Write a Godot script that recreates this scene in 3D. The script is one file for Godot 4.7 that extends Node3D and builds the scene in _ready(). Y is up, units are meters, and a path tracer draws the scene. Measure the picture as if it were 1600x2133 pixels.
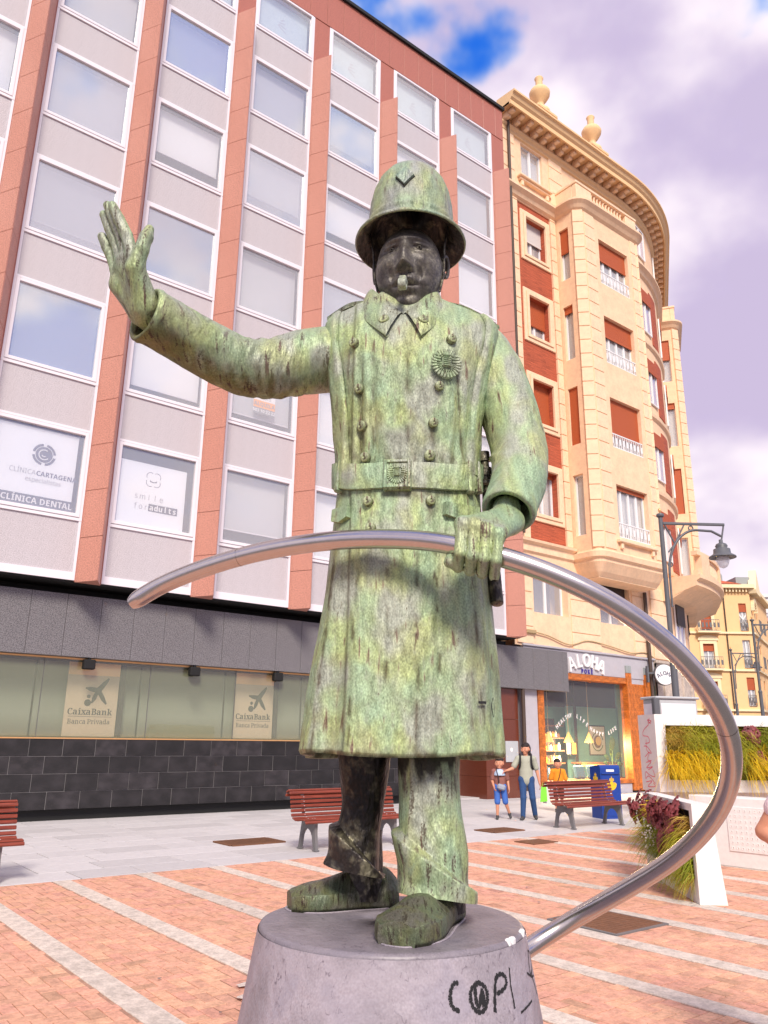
extends Node3D
# A bronze traffic policeman on a stone pedestal in a paved square, an office block with red granite fins behind it, an old corner house to the right.

var M := {}
var used := {}
var rng := RandomNumberGenerator.new()
const AL := 1
const STAND := Vector3(1.426, 0.0, -1.767)
const FACING := -0.679
const CAM := Vector3(0, 1.6, 0)


class MB:
	var st := SurfaceTool.new()
	var xf := Transform3D()
	var tint := Color(1, 1, 1)
	var tint_at: Callable
	var any := false
	func _init() -> void:
		st.begin(Mesh.PRIMITIVE_TRIANGLES)
	func v(p: Vector3, n: Vector3) -> void:
		st.set_color(tint_at.call(p) if tint_at.is_valid() else tint)
		st.set_normal((xf.basis * n).normalized())
		st.add_vertex(xf * p)
		any = true
	func tri(a: Vector3, b: Vector3, c: Vector3) -> void:  # counter-clockwise from outside
		var n := (b - a).cross(c - a)
		if n.length_squared() < 1e-16:
			return
		v(a, n); v(c, n); v(b, n)
	func quad(a: Vector3, b: Vector3, c: Vector3, d: Vector3) -> void:
		var n := (c - a).cross(d - b)
		v(a, n); v(c, n); v(b, n)
		v(a, n); v(d, n); v(c, n)
	func qo(a: Vector3, b: Vector3, c: Vector3, d: Vector3, o: Vector3) -> void:  # outward from o
		if (c - a).cross(d - b).dot(a + b + c + d - o * 4.0) < 0.0:
			quad(a, d, c, b)
		else:
			quad(a, b, c, d)
	func to(a: Vector3, b: Vector3, c: Vector3, o: Vector3) -> void:
		if (b - a).cross(c - a).dot(a + b + c - o * 3.0) < 0.0:
			tri(a, c, b)
		else:
			tri(a, b, c)
	func box(lo: Vector3, hi: Vector3, bev := 0.0) -> void:
		var c := (lo + hi) * 0.5
		var h := (hi - lo) * 0.5
		var e := h - Vector3.ONE * minf(bev, minf(h.x, minf(h.y, h.z)) * 0.9)
		if bev <= 0.0:
			e = h
		for ax in 3:
			var u := (ax + 1) % 3
			var w := (ax + 2) % 3
			for s in [-1.0, 1.0]:
				var q := []
				for k in [[-1.0, -1.0], [1.0, -1.0], [1.0, 1.0], [-1.0, 1.0]]:
					var p := Vector3()
					p[ax] = s * h[ax]
					p[u] = k[0] * e[u]
					p[w] = k[1] * e[w]
					q.append(c + p)
				qo(q[0], q[1], q[2], q[3], c)
		if bev > 0.0:
			for ax in 3:
				var u := (ax + 1) % 3
				var w := (ax + 2) % 3
				for s in [-1.0, 1.0]:
					for t in [-1.0, 1.0]:
						var q := []
						for k in [[-1.0, 0], [1.0, 0], [1.0, 1], [-1.0, 1]]:
							var p := Vector3()
							p[ax] = k[0] * e[ax]
							p[u] = s * (h[u] if k[1] == 0 else e[u])
							p[w] = t * (e[w] if k[1] == 0 else h[w])
							q.append(c + p)
						qo(q[0], q[1], q[2], q[3], c)
			for sx in [-1.0, 1.0]:
				for sy in [-1.0, 1.0]:
					for sz in [-1.0, 1.0]:
						var s := Vector3(sx, sy, sz)
						to(c + s * Vector3(h.x, e.y, e.z), c + s * Vector3(e.x, h.y, e.z), c + s * Vector3(e.x, e.y, h.z), c)
	func grid(g: Array, closed := false, flip := false) -> void:  # rows of points, smooth
		var r := g.size()
		var k: int = g[0].size()
		var nn := []
		for i in r:
			var row := PackedVector3Array()
			row.resize(k)
			for j in k:
				var a: Vector3 = g[mini(i + 1, r - 1)][j] - g[maxi(i - 1, 0)][j]
				var jn := (j + 1) % k if closed else mini(j + 1, k - 1)
				var jp := (j - 1 + k) % k if closed else maxi(j - 1, 0)
				var b: Vector3 = g[i][jn] - g[i][jp]
				var n := a.cross(b)
				if n.length_squared() < 1e-18:
					n = Vector3.UP if i == 0 else Vector3.DOWN
					if i == 0 and r > 1:
						n = g[0][j] - g[1][j]
					elif i == r - 1:
						n = g[r - 1][j] - g[r - 2][j]
					if flip:
						n = -n
				row[j] = -n.normalized() if flip else n.normalized()
			nn.append(row)
		for i in r - 1:
			for j in (k if closed else k - 1):
				var j1 := (j + 1) % k
				var p := [g[i][j], g[i + 1][j], g[i + 1][j1], g[i][j1]]
				var m := [nn[i][j], nn[i + 1][j], nn[i + 1][j1], nn[i][j1]]
				var o := [0, 2, 1, 0, 3, 2]
				if flip:
					o = [0, 1, 2, 0, 2, 3]
				for x in o:
					v(p[x], m[x])
	func fan(ring: PackedVector3Array, out: Vector3) -> void:
		var c := Vector3()
		for p in ring:
			c += p
		c /= ring.size()
		for i in ring.size():
			to(c, ring[i], ring[(i + 1) % ring.size()], c - out)
	func tube(path: Array, rad, n := 8, caps := true, squash := 1.0) -> void:
		var g := []
		var up := Vector3.UP
		for i in path.size():
			var d: Vector3 = (path[mini(i + 1, path.size() - 1)] - path[maxi(i - 1, 0)]).normalized()
			if i == 0 and absf(d.dot(up)) > 0.95:
				up = Vector3.RIGHT
			var x := d.cross(up).normalized()
			var y := x.cross(d)
			up = y
			var rr: float = rad[i] if rad is Array or rad is PackedFloat32Array else rad
			var ring := PackedVector3Array()
			for k in n:
				var a := TAU * k / n
				ring.append(path[i] + x * cos(a) * rr + y * sin(a) * rr * squash)
			g.append(ring)
		grid(g, true, true)
		if caps:
			fan(g[0], path[0] - path[1])
			fan(g[-1], path[-1] - path[-2])
	func lathe(prof: Array, n := 24, at := Vector3.ZERO, sharp := false) -> void:  # [radius, height] from top to bottom
		if sharp:
			for i in prof.size() - 1:
				lathe([prof[i], prof[i + 1]], n, at)
			return
		var g := []
		for q in prof:
			var ring := PackedVector3Array()
			for k in n:
				var a := TAU * k / n
				ring.append(at + Vector3(q[0] * cos(a), q[1], q[0] * sin(a)))
			g.append(ring)
		grid(g, true, true)
	func extrude(poly: PackedVector2Array, z0: float, z1: float) -> void:
		if Geometry2D.is_polygon_clockwise(poly):
			poly = poly.duplicate()
			poly.reverse()
		var t := Geometry2D.triangulate_polygon(poly)
		for i in range(0, t.size(), 3):
			var a := poly[t[i]]
			var b := poly[t[i + 1]]
			var c := poly[t[i + 2]]
			if (b - a).cross(c - a) < 0:
				var s := b
				b = c
				c = s
			tri(Vector3(a.x, a.y, z1), Vector3(b.x, b.y, z1), Vector3(c.x, c.y, z1))
			tri(Vector3(a.x, a.y, z0), Vector3(c.x, c.y, z0), Vector3(b.x, b.y, z0))
		for i in poly.size():
			var a := poly[i]
			var b := poly[(i + 1) % poly.size()]
			quad(Vector3(a.x, a.y, z1), Vector3(a.x, a.y, z0), Vector3(b.x, b.y, z0), Vector3(b.x, b.y, z1))
	func holes(x0: float, x1: float, y0: float, y1: float, hs: Array, depth: float) -> void:  # wall in the plane z = 0 with openings [x0, x1, y0, y1]
		var xs := [x0, x1]
		var ys := [y0, y1]
		for h in hs:
			xs.append_array([h[0], h[1]])
			ys.append_array([h[2], h[3]])
		xs.sort()
		ys.sort()
		for i in xs.size() - 1:
			if xs[i + 1] - xs[i] < 1e-4:
				continue
			for j in ys.size() - 1:
				if ys[j + 1] - ys[j] < 1e-4:
					continue
				var cx: float = (xs[i] + xs[i + 1]) * 0.5
				var cy: float = (ys[j] + ys[j + 1]) * 0.5
				var open := false
				for h in hs:
					if cx > h[0] and cx < h[1] and cy > h[2] and cy < h[3]:
						open = true
				if not open:
					quad(Vector3(xs[i], ys[j], 0), Vector3(xs[i + 1], ys[j], 0), Vector3(xs[i + 1], ys[j + 1], 0), Vector3(xs[i], ys[j + 1], 0))
		for h in hs:
			var p := [Vector3(h[0], h[2], 0), Vector3(h[1], h[2], 0), Vector3(h[1], h[3], 0), Vector3(h[0], h[3], 0)]
			for k in 4:
				var a: Vector3 = p[k]
				var b: Vector3 = p[(k + 1) % 4]
				var d := Vector3(0, 0, -depth)
				quad(a, b, b + d, a + d)
	func done() -> ArrayMesh:
		return st.commit()


class Field:  # a distance field on a grid, meshed as surface nets
	var o: Vector3
	var s: float
	var n: Vector3i
	var d := PackedFloat32Array()
	func _init(lo: Vector3, hi: Vector3, cell: float) -> void:
		o = lo
		s = cell
		n = Vector3i(((hi - lo) / cell).ceil()) + Vector3i.ONE
		d.resize(n.x * n.y * n.z)
		d.fill(9.0)
	func span(a: float, b: float, k: int) -> Vector2i:
		return Vector2i(clampi(int(floor((a - o[k]) / s)), 0, n[k] - 1), clampi(int(ceil((b - o[k]) / s)), 0, n[k] - 1))
	func cap(a: Vector3, b: Vector3, ra: float, rb: float, k := 0.01, flat := Vector3.ONE) -> void:  # flat: stretch of space
		var m := maxf(ra, rb) * maxf(1.0, maxf(1.0 / flat.x, maxf(1.0 / flat.y, 1.0 / flat.z))) + k + s * 2.0
		var lo := a.min(b) - Vector3.ONE * m
		var hi := a.max(b) + Vector3.ONE * m
		var X := span(lo.x, hi.x, 0)
		var Y := span(lo.y, hi.y, 1)
		var Z := span(lo.z, hi.z, 2)
		var fa := a * flat
		var ab := b * flat - fa
		var q := maxf(ab.length_squared(), 1e-9)
		for z in range(Z.x, Z.y + 1):
			for y in range(Y.x, Y.y + 1):
				var at := (z * n.y + y) * n.x
				for x in range(X.x, X.y + 1):
					var p := (o + Vector3(x, y, z) * s) * flat - fa
					var t := clampf(p.dot(ab) / q, 0.0, 1.0)
					var e := (p - ab * t).length() - ra - (rb - ra) * t
					var c := d[at + x]
					var h := maxf(k - absf(c - e), 0.0) / k
					d[at + x] = minf(c, e) - h * h * k * 0.25
	func chain(ps: Array, rs: Array, k := 0.01) -> void:
		for i in ps.size() - 1:
			cap(ps[i], ps[i + 1], rs[i], rs[i + 1], k)
	func mesh(mb: MB) -> void:
		var idx := PackedInt32Array()
		idx.resize(d.size())
		idx.fill(-1)
		var ps := PackedVector3Array()
		var ns := PackedVector3Array()
		var sx := 1
		var sy := n.x
		var sz := n.x * n.y
		var offs := [0, sx, sy, sx + sy, sz, sx + sz, sy + sz, sx + sy + sz]
		var ed := [[0, 1], [2, 3], [4, 5], [6, 7], [0, 2], [1, 3], [4, 6], [5, 7], [0, 4], [1, 5], [2, 6], [3, 7]]
		for z in n.z - 1:
			for y in n.y - 1:
				var at := (z * n.y + y) * n.x
				for x in n.x - 1:
					var i := at + x
					if absf(d[i]) > s * 2.5:
						continue
					var mask := 0
					for c in 8:
						if d[i + offs[c]] < 0.0:
							mask |= 1 << c
					if mask == 0 or mask == 255:
						continue
					var p := Vector3()
					var k := 0
					for e in ed:
						var a: int = e[0]
						var b: int = e[1]
						if ((mask >> a) & 1) != ((mask >> b) & 1):
							var da := d[i + offs[a]]
							var t := da / (da - d[i + offs[b]])
							p += Vector3(a & 1, (a >> 1) & 1, (a >> 2) & 1).lerp(Vector3(b & 1, (b >> 1) & 1, (b >> 2) & 1), t)
							k += 1
					idx[i] = ps.size()
					ps.append(o + (Vector3(x, y, z) + p / k) * s)
					var g := Vector3(d[i + 1] + d[i + sx + sy] + d[i + sx + sz] + d[i + sx + sy + sz] - d[i] - d[i + sy] - d[i + sz] - d[i + sy + sz], d[i + sy] + d[i + sx + sy] + d[i + sy + sz] + d[i + sx + sy + sz] - d[i] - d[i + sx] - d[i + sz] - d[i + sx + sz], d[i + sz] + d[i + sx + sz] + d[i + sy + sz] + d[i + sx + sy + sz] - d[i] - d[i + sx] - d[i + sy] - d[i + sx + sy])
					ns.append(g.normalized())
		var ax := [[sx, sy, sz], [sy, sz, sx], [sz, sx, sy]]
		for z in range(1, n.z - 1):
			for y in range(1, n.y - 1):
				var at := (z * n.y + y) * n.x
				for x in range(1, n.x - 1):
					var i := at + x
					var di := d[i]
					if absf(di) > s * 2.5:
						continue
					for k in 3:
						if (di < 0.0) == (d[i + ax[k][0]] < 0.0):
							continue
						var u: int = ax[k][1]
						var w: int = ax[k][2]
						var q := [idx[i], idx[i - u], idx[i - u - w], idx[i - w]]
						if q.min() < 0:
							continue
						if di >= 0.0:
							q.reverse()
						for c in [0, 2, 1, 0, 3, 2]:
							mb.v(ps[q[c]], ns[q[c]])


func numbered(called: String) -> String:
	if not used.has(called):
		used[called] = 0
		return called
	used[called] += 1
	return "%s_%03d" % [called, used[called]]


func thing(called: String, label: String, category: String, at := Vector3.ZERO, turn := 0.0, group := "") -> Node3D:
	var o := Node3D.new()
	o.name = numbered(called)
	add_child(o)
	o.position = at
	o.rotation.y = turn
	tag(o, label, category, group)
	return o


func tag(o: Node, label: String, category: String, group := "") -> void:
	o.set_meta("label", label)
	o.set_meta("category", category)
	if group:
		o.set_meta("group", group)


func part(called: String, mesh: Mesh, m: Material, parent: Node) -> MeshInstance3D:
	var o := MeshInstance3D.new()
	o.name = numbered(called) if parent == self else called
	o.mesh = mesh
	o.material_override = m
	parent.add_child(o, true)
	return o


func ground(called: String, mesh: Mesh, m: Material) -> MeshInstance3D:
	var o := part(called, mesh, m, self)
	o.set_meta("kind", "structure")
	return o


var boxes := {}
func box_mesh(size: Vector3, bev := 0.0) -> ArrayMesh:
	var key := "%.3f %.3f %.3f %.3f" % [size.x, size.y, size.z, bev]
	if not boxes.has(key):
		var b := MB.new()
		b.box(-size * 0.5, size * 0.5, bev)
		boxes[key] = b.done()
	return boxes[key]


func slab(called: String, lo: Vector3, hi: Vector3, m: Material, parent: Node, bev := 0.0) -> MeshInstance3D:  # a box between two corners, in the parent's axes
	var o := part(called, box_mesh(hi - lo, bev), m, parent)
	o.position = (lo + hi) * 0.5
	return o


func lettering(called: String, text: String, size: float, at: Vector3, m: Material, parent: Node, turn := 0.0, roll := 0.0, font := "Droid Sans", weight := 400, depth := 0.004, mirrored := false) -> MeshInstance3D:
	var f := SystemFont.new()
	f.font_names = PackedStringArray([font])
	f.font_weight = weight
	var t := TextMesh.new()
	t.font = f
	t.text = text
	t.font_size = 32
	t.pixel_size = size / 24.0
	t.depth = depth
	t.curve_step = 2.0
	var o := part(called, t, m, parent)
	o.position = at
	o.rotation = Vector3(0, turn, roll)
	return o


func spline(ps: Array, per: int) -> Array:  # Catmull-Rom through Vector3s or floats
	var out := []
	for i in ps.size() - 1:
		var a = ps[maxi(i - 1, 0)]
		var b = ps[i]
		var c = ps[i + 1]
		var e = ps[mini(i + 2, ps.size() - 1)]
		for k in per:
			var t := float(k) / per
			out.append((b * 2.0 + (c - a) * t + (a * 2.0 - b * 5.0 + c * 4.0 - e) * t * t + (b * 3.0 - a - c * 3.0 + e) * t * t * t) * 0.5)
	out.append(ps[-1])
	return out


func sm(a: float, b: float, x: float) -> float:
	return smoothstep(a, b, x)


# ---------------------------------------------------------------- materials
func noise(seed_: int, freq: float, kind := FastNoiseLite.TYPE_SIMPLEX_SMOOTH, octaves := 4) -> FastNoiseLite:
	var f := FastNoiseLite.new()
	f.seed = seed_
	f.frequency = freq
	f.noise_type = kind
	f.fractal_octaves = octaves
	return f


func field_bytes(n: FastNoiseLite, w: int, h: int) -> PackedByteArray:
	var im := n.get_seamless_image(w, h, false, false, 0.12, true)
	im.convert(Image.FORMAT_L8)
	return im.get_data()


func paint(w: int, h: int, fields: Array, how: Callable) -> ImageTexture:  # how(list of values 0..1) -> sRGB Color
	var data := PackedByteArray()
	data.resize(w * h * 3)
	var v := []
	v.resize(fields.size())
	for i in w * h:
		for k in fields.size():
			v[k] = fields[k][i] / 255.0
		var c: Color = how.call(v)
		data[i * 3] = clampi(int(c.r * 255.0), 0, 255)
		data[i * 3 + 1] = clampi(int(c.g * 255.0), 0, 255)
		data[i * 3 + 2] = clampi(int(c.b * 255.0), 0, 255)
	return ImageTexture.create_from_image(Image.create_from_data(w, h, false, Image.FORMAT_RGB8, data))


func stretched(n: FastNoiseLite, w: int, h: int, sx: int, sy: int) -> PackedByteArray:  # a field drawn out sideways or downwards
	var im := n.get_seamless_image(w / sx, h / sy, false, false, 0.12, true)
	im.convert(Image.FORMAT_L8)
	im.resize(w, h, Image.INTERPOLATE_CUBIC)
	return im.get_data()


func grey(fields: Array, lo: float, hi: float, power := 1.0) -> ImageTexture:
	return paint(256, 256, fields, func(v: Array) -> Color:
		var t := 0.0
		for x in v:
			t += x
		t = pow(t / v.size(), power)
		var g := lerpf(lo, hi, t)
		return Color(g, g, g))


func mat(called: String, c: Color, rough := 0.7, tex: Texture2D = null, scale := Vector3.ONE, metal := 0.0, bump: Texture2D = null, bump_by := 1.0) -> StandardMaterial3D:  # c: linear base colour
	var m := StandardMaterial3D.new()
	m.resource_name = called
	m.albedo_color = c.linear_to_srgb()
	m.roughness = rough
	m.metallic = metal
	if tex:
		m.albedo_texture = tex
	if bump:
		m.normal_enabled = true
		m.normal_texture = bump
		m.normal_scale = bump_by
	if tex or bump:
		m.uv1_triplanar = true
		m.uv1_world_triplanar = true
		m.uv1_triplanar_sharpness = 4.0
		m.uv1_scale = scale
	M[called] = m
	return m


func bumps(n: FastNoiseLite, w: int, h: int, sx := 1, sy := 1, strength := 4.0) -> ImageTexture:
	var im := n.get_seamless_image(w / sx, h / sy, false, false, 0.12, true)
	im.convert(Image.FORMAT_L8)
	im.resize(w, h, Image.INTERPOLATE_CUBIC)
	im.convert(Image.FORMAT_RGBA8)
	im.bump_map_to_normal_map(strength)
	return ImageTexture.create_from_image(im)


func materials() -> void:
	var fine := field_bytes(noise(11, 0.25, FastNoiseLite.TYPE_VALUE, 2), 256, 256)
	var speck := field_bytes(noise(12, 0.11, FastNoiseLite.TYPE_CELLULAR, 2), 256, 256)
	var cloud := field_bytes(noise(13, 0.012), 256, 256)
	var mid := field_bytes(noise(14, 0.04), 256, 256)
	var granite := grey([fine, speck, mid], 0.58, 1.30)
	var stucco := grey([cloud, mid, fine], 0.88, 1.06)
	var coarse := grey([speck, fine, speck], 0.25, 1.7)
	var mottled := grey([cloud, mid, fine], 0.70, 1.16)
	var soft := grey([cloud, mid], 0.955, 1.03)
	var rough_n := bumps(noise(15, 0.09), 256, 256, 1, 1, 3.0)
	var fine_n := bumps(noise(16, 0.3, FastNoiseLite.TYPE_VALUE, 3), 256, 256, 1, 1, 2.0)
	# bronze: verdigris over dark metal, drawn out downwards by the rain
	var W := 512
	var big := field_bytes(noise(21, 0.006, FastNoiseLite.TYPE_SIMPLEX_SMOOTH, 3), W, W)
	var run := stretched(noise(22, 0.055, FastNoiseLite.TYPE_SIMPLEX_SMOOTH, 5), W, W, 1, 5)
	var spot := field_bytes(noise(23, 0.05, FastNoiseLite.TYPE_SIMPLEX_SMOOTH, 5), W, W)
	var lime := field_bytes(noise(24, 0.007, FastNoiseLite.TYPE_SIMPLEX_SMOOTH, 3), W, W)
	var grit := field_bytes(noise(25, 0.2, FastNoiseLite.TYPE_SIMPLEX_SMOOTH, 3), W, W)
	var verdigris := func(v: Array, dark: float) -> Color:
		var c := Color(0.665, 0.74, 0.575).lerp(Color(0.675, 0.69, 0.645), smoothstep(0.38, 0.72, v[0]) * 0.85)
		c = c.lerp(Color(0.62, 0.75, 0.62), smoothstep(0.55, 0.15, v[0]) * 0.6)
		c = c.lerp(Color(0.74, 0.78, 0.48), smoothstep(0.42, 0.90, v[3]) * 0.58)
		c = c.lerp(Color(0.50, 0.51, 0.46), smoothstep(0.50, 0.78, v[2] * 0.55 + v[1] * 0.5) * (0.38 + dark))
		var k: float = 0.88 + 0.36 * (v[4] - 0.42) + 0.30 * (v[1] - 0.5)
		c = Color(c.r * k, c.g * k, c.b * k)
		var scar := smoothstep(0.76 - dark, 0.88 - dark, v[1] * 0.72 + v[4] * 0.36)
		c = c.lerp(Color(0.27, 0.24, 0.19), scar * 0.8)
		c = c.lerp(Color(0.40, 0.28, 0.24), smoothstep(0.70, 0.82, v[1]) * smoothstep(0.5, 0.65, v[3]) * 0.6)
		return c
	var coat_tex := paint(W, W, [big, run, spot, lime, grit], verdigris.bind(0.0))
	var worn_tex := paint(W, W, [big, run, spot, lime, grit], verdigris.bind(0.13))
	var dark_tex := paint(256, 256, [cloud, mid, fine], func(v: Array) -> Color:
		var c := Color(0.20, 0.18, 0.17).lerp(Color(0.46, 0.44, 0.37), smoothstep(0.46, 0.70, v[0] * 0.6 + v[1] * 0.45))
		var k: float = 0.7 + 0.5 * v[2]
		return Color(c.r * k, c.g * k, c.b * k))
	var face_tex := paint(256, 256, [cloud, mid, fine], func(v: Array) -> Color:
		var c := Color(0.33, 0.31, 0.30).lerp(Color(0.50, 0.48, 0.43), smoothstep(0.30, 0.80, v[0] * 0.6 + v[1] * 0.45))
		var k: float = 0.7 + 0.5 * v[2]
		return Color(c.r * k, c.g * k, c.b * k))
	var run_n := bumps(noise(26, 0.035, FastNoiseLite.TYPE_SIMPLEX_SMOOTH, 5), W, W, 1, 2, 7.0)
	for a in [["verdigris", coat_tex, 0.62, 0.15], ["worn_bronze", worn_tex, 0.55, 0.25], ["dark_bronze", dark_tex, 0.42, 0.45], ["face_bronze", face_tex, 0.50, 0.25], ["shoe_bronze", worn_tex, 0.5, 0.3], ["plate_bronze", coat_tex, 0.5, 0.2]]:
		var m := mat(a[0], Color(1, 1, 1), a[2], a[1], Vector3(1.7, 1.1, 1.7), a[3], run_n, 0.75)
		m.uv1_world_triplanar = false
		m.uv1_triplanar_sharpness = 6.0
	M.dark_bronze.uv1_scale = Vector3(3.1, 2.6, 3.1)
	M.face_bronze.uv1_scale = Vector3(4.1, 3.6, 4.1)
	M.face_bronze.normal_scale = 0.35
	M.face_bronze.vertex_color_use_as_albedo = true
	M.plate_bronze.albedo_color = Color(0.84, 0.85, 0.94)
	M.shoe_bronze.albedo_color = Color(0.66, 0.63, 0.62)
	M.shoe_bronze.uv1_scale = Vector3(2.6, 2.3, 2.6)
	for k in ["verdigris", "worn_bronze", "dark_bronze"]:
		M[k].vertex_color_use_as_albedo = true
	# pedestal marble
	var marble := paint(W, W, [big, stretched(noise(31, 0.02, FastNoiseLite.TYPE_SIMPLEX_SMOOTH, 5), W, W, 1, 2), spot, grit], func(v: Array) -> Color:
		var g: float = 0.80 + 0.22 * (v[0] - 0.5) + 0.16 * (v[3] - 0.5)
		var c := Color(g, g * 0.965, g * 0.995)
		c = c.lerp(Color(0.42, 0.38, 0.42), (1.0 - smoothstep(0.0, 0.016, absf(v[1] - 0.5))) * 0.65 * smoothstep(0.4, 0.6, v[2]))
		return c.lerp(Color(0.62, 0.61, 0.66), smoothstep(0.6, 0.8, v[0]) * 0.35))
	mat("marble", Color(0.55, 0.53, 0.555), 0.5, marble, Vector3(1.6, 1.3, 1.6), 0.0, rough_n, 0.25)
	mat("marble_top", Color(0.36, 0.345, 0.365), 0.42, marble, Vector3(1.5, 1.5, 1.5), 0.0, rough_n, 0.2)
	mat("marker", Color(0.012, 0.012, 0.014), 0.8)
	# steel hoop: brushed along its length
	mat("steel", Color(0.60, 0.55, 0.52), 0.24, soft, Vector3(5, 5, 5), 1.0)
	# office block
	mat("red_granite", Color(0.62, 0.285, 0.215), 0.5, granite, Vector3(2.2, 2.2, 2.2))
	mat("red_granite_deep", Color(0.50, 0.175, 0.125), 0.42, granite, Vector3(2.4, 2.4, 2.4))
	mat("polished_red", Color(0.17, 0.045, 0.025), 0.22, granite, Vector3(3, 3, 3))
	mat("spandrel", Color(0.60, 0.565, 0.60), 0.7, granite, Vector3(3.2, 3.2, 3.2))
	mat("aluminium", Color(0.78, 0.75, 0.80), 0.4)
	mat("aluminium_dark", Color(0.12, 0.115, 0.12), 0.5)
	mat("band_granite", Color(0.20, 0.19, 0.20), 0.5, coarse, Vector3(1.5, 1.5, 1.5))
	var slate := paint(W, W, [big, spot, stretched(noise(33, 0.018, FastNoiseLite.TYPE_SIMPLEX_SMOOTH, 5), W, W, 2, 1), grit], func(v: Array) -> Color:
		var g: float = 0.7 + 0.5 * (v[0] - 0.4) + 0.5 * (v[3] - 0.5)
		var vein: float = 1.0 - smoothstep(0.0, 0.03, absf(v[2] - 0.52))
		return Color(g, g * 0.97, g * 0.98).lerp(Color(1.0, 0.95, 0.9), vein * 0.9 * smoothstep(0.40, 0.58, v[1])))
	for k in 3:
		mat("slate_%d" % k, Color(0.034, 0.031, 0.034) * [0.55, 0.8, 1.3][k], 0.62, slate, Vector3(0.55, 0.75, 0.55) * (1.0 + 0.2 * k))
	mat("mortar", Color(0.20, 0.19, 0.19), 0.9)
	mat("black", Color(0.006, 0.006, 0.006), 0.7)
	mat("dark_room", Color(0.09, 0.09, 0.10), 0.9)
	mat("blind", Color(0.78, 0.79, 0.81), 0.85)
	mat("blind_grey", Color(0.50, 0.51, 0.53), 0.85)
	mat("film_white", Color(0.80, 0.82, 0.85), 0.7)
	mat("film_pale", Color(0.60, 0.70, 0.72), 0.6, soft, Vector3.ONE)
	mat("navy", Color(0.014, 0.022, 0.055), 0.5)
	mat("ink_grey", Color(0.35, 0.36, 0.38), 0.6)
	mat("ink_blue", Color(0.055, 0.06, 0.12), 0.6)
	mat("orange_print", Color(0.86, 0.35, 0.03), 0.6)
	mat("white_print", Color(0.80, 0.80, 0.80), 0.6)
	mat("grey_print", Color(0.25, 0.26, 0.26), 0.6)
	for a in [["glass", Color(0.92, 0.95, 1.0, 0.06), 0.7], ["bank_glass", Color(0.50, 0.56, 0.36, 0.13), 0.6], ["shop_glass", Color(0.9, 0.95, 0.95, 0.04), 0.32]]:
		var g := mat(a[0], a[1], 0.03)
		g.albedo_color.a = a[1].a
		g.transparency = BaseMaterial3D.TRANSPARENCY_ALPHA
		g.metallic_specular = a[2]
	M.glass.metallic = 0.16
	var mirror: StandardMaterial3D = M.glass.duplicate()
	mirror.metallic = 0.48
	mirror.albedo_color = Color(0.94, 0.96, 0.97, 0.06)
	M.glass_mirror = mirror
	mat("bank_film", Color(1, 1, 1), 0.7).vertex_color_use_as_albedo = true
	mat("bank_cream", Color(0.50, 0.40, 0.26), 0.8, soft, Vector3.ONE)
	mat("bank_dark", Color(0.03, 0.02, 0.015), 0.7)
	mat("logo_olive", Color(0.03, 0.028, 0.016), 0.7)
	mat("brass", Color(0.80, 0.46, 0.20), 0.35, null, Vector3.ONE, 0.6)
	mat("gold_slat", Color(0.45, 0.21, 0.03), 0.4)
	# corner house
	mat("cream", Color(0.92, 0.635, 0.415), 0.85, stucco, Vector3(0.35, 0.35, 0.35))
	mat("cream_trim", Color(0.94, 0.67, 0.45), 0.85, stucco, Vector3(0.5, 0.5, 0.5))
	mat("cream_warm", Color(0.84, 0.56, 0.30), 0.85, soft, Vector3(0.5, 0.5, 0.5))
	mat("stone_pale", Color(0.62, 0.52, 0.44), 0.85, mottled, Vector3(0.6, 0.6, 0.6))
	var courses := paint(64, 256, [stretched(noise(41, 0.22), 64, 256, 16, 1), field_bytes(noise(42, 0.2), 64, 256)], func(v: Array) -> Color:
		var g: float = 0.78 + 0.5 * (v[0] - 0.5) + 0.3 * (v[1] - 0.5)
		return Color(g, g, g))
	mat("house_brick", Color(0.72, 0.16, 0.075), 0.85, courses, Vector3(1.2, 1.0, 1.2))
	mat("house_joint", Color(0.38, 0.13, 0.085), 0.9)
	mat("shutter_rust", Color(0.46, 0.10, 0.03), 0.6)
	mat("shutter_white", Color(0.66, 0.62, 0.60), 0.6)
	mat("shutter_brown", Color(0.055, 0.04, 0.035), 0.6)
	mat("white_paint", Color(0.80, 0.79, 0.80), 0.5)
	mat("curtain", Color(0.62, 0.60, 0.55), 0.9, soft, Vector3(3, 0.3, 3))
	mat("pipe_brown", Color(0.07, 0.045, 0.035), 0.6)
	mat("cable", Color(0.42, 0.30, 0.16), 0.8)
	mat("sign_grey", Color(0.46, 0.44, 0.48), 0.8, soft, Vector3(0.6, 0.6, 0.6))
	var grain := paint(128, 256, [stretched(noise(51, 0.05), 128, 256, 1, 8), stretched(noise(52, 0.16), 128, 256, 1, 8)], func(v: Array) -> Color:
		var g: float = 0.86 + 0.26 * (v[0] - 0.5) + 0.24 * (v[1] - 0.5)
		return Color(g, g * 0.96, g * 0.92))
	mat("wood", Color(0.68, 0.21, 0.035), 0.45, grain, Vector3(2.0, 0.8, 2.0))
	mat("bench_wood", Color(0.29, 0.058, 0.030), 0.42, paint_side(grain), Vector3(0.9, 5.0, 5.0))
	mat("cast_iron", Color(0.16, 0.155, 0.16), 0.55, soft, Vector3(4, 4, 4))
	mat("lamp_grey", Color(0.11, 0.115, 0.13), 0.45, soft, Vector3(3, 3, 3))
	mat("post_blue", Color(0.008, 0.05, 0.30), 0.35, soft, Vector3(2, 2, 2))
	mat("post_yellow", Color(0.80, 0.50, 0.02), 0.5)
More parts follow.
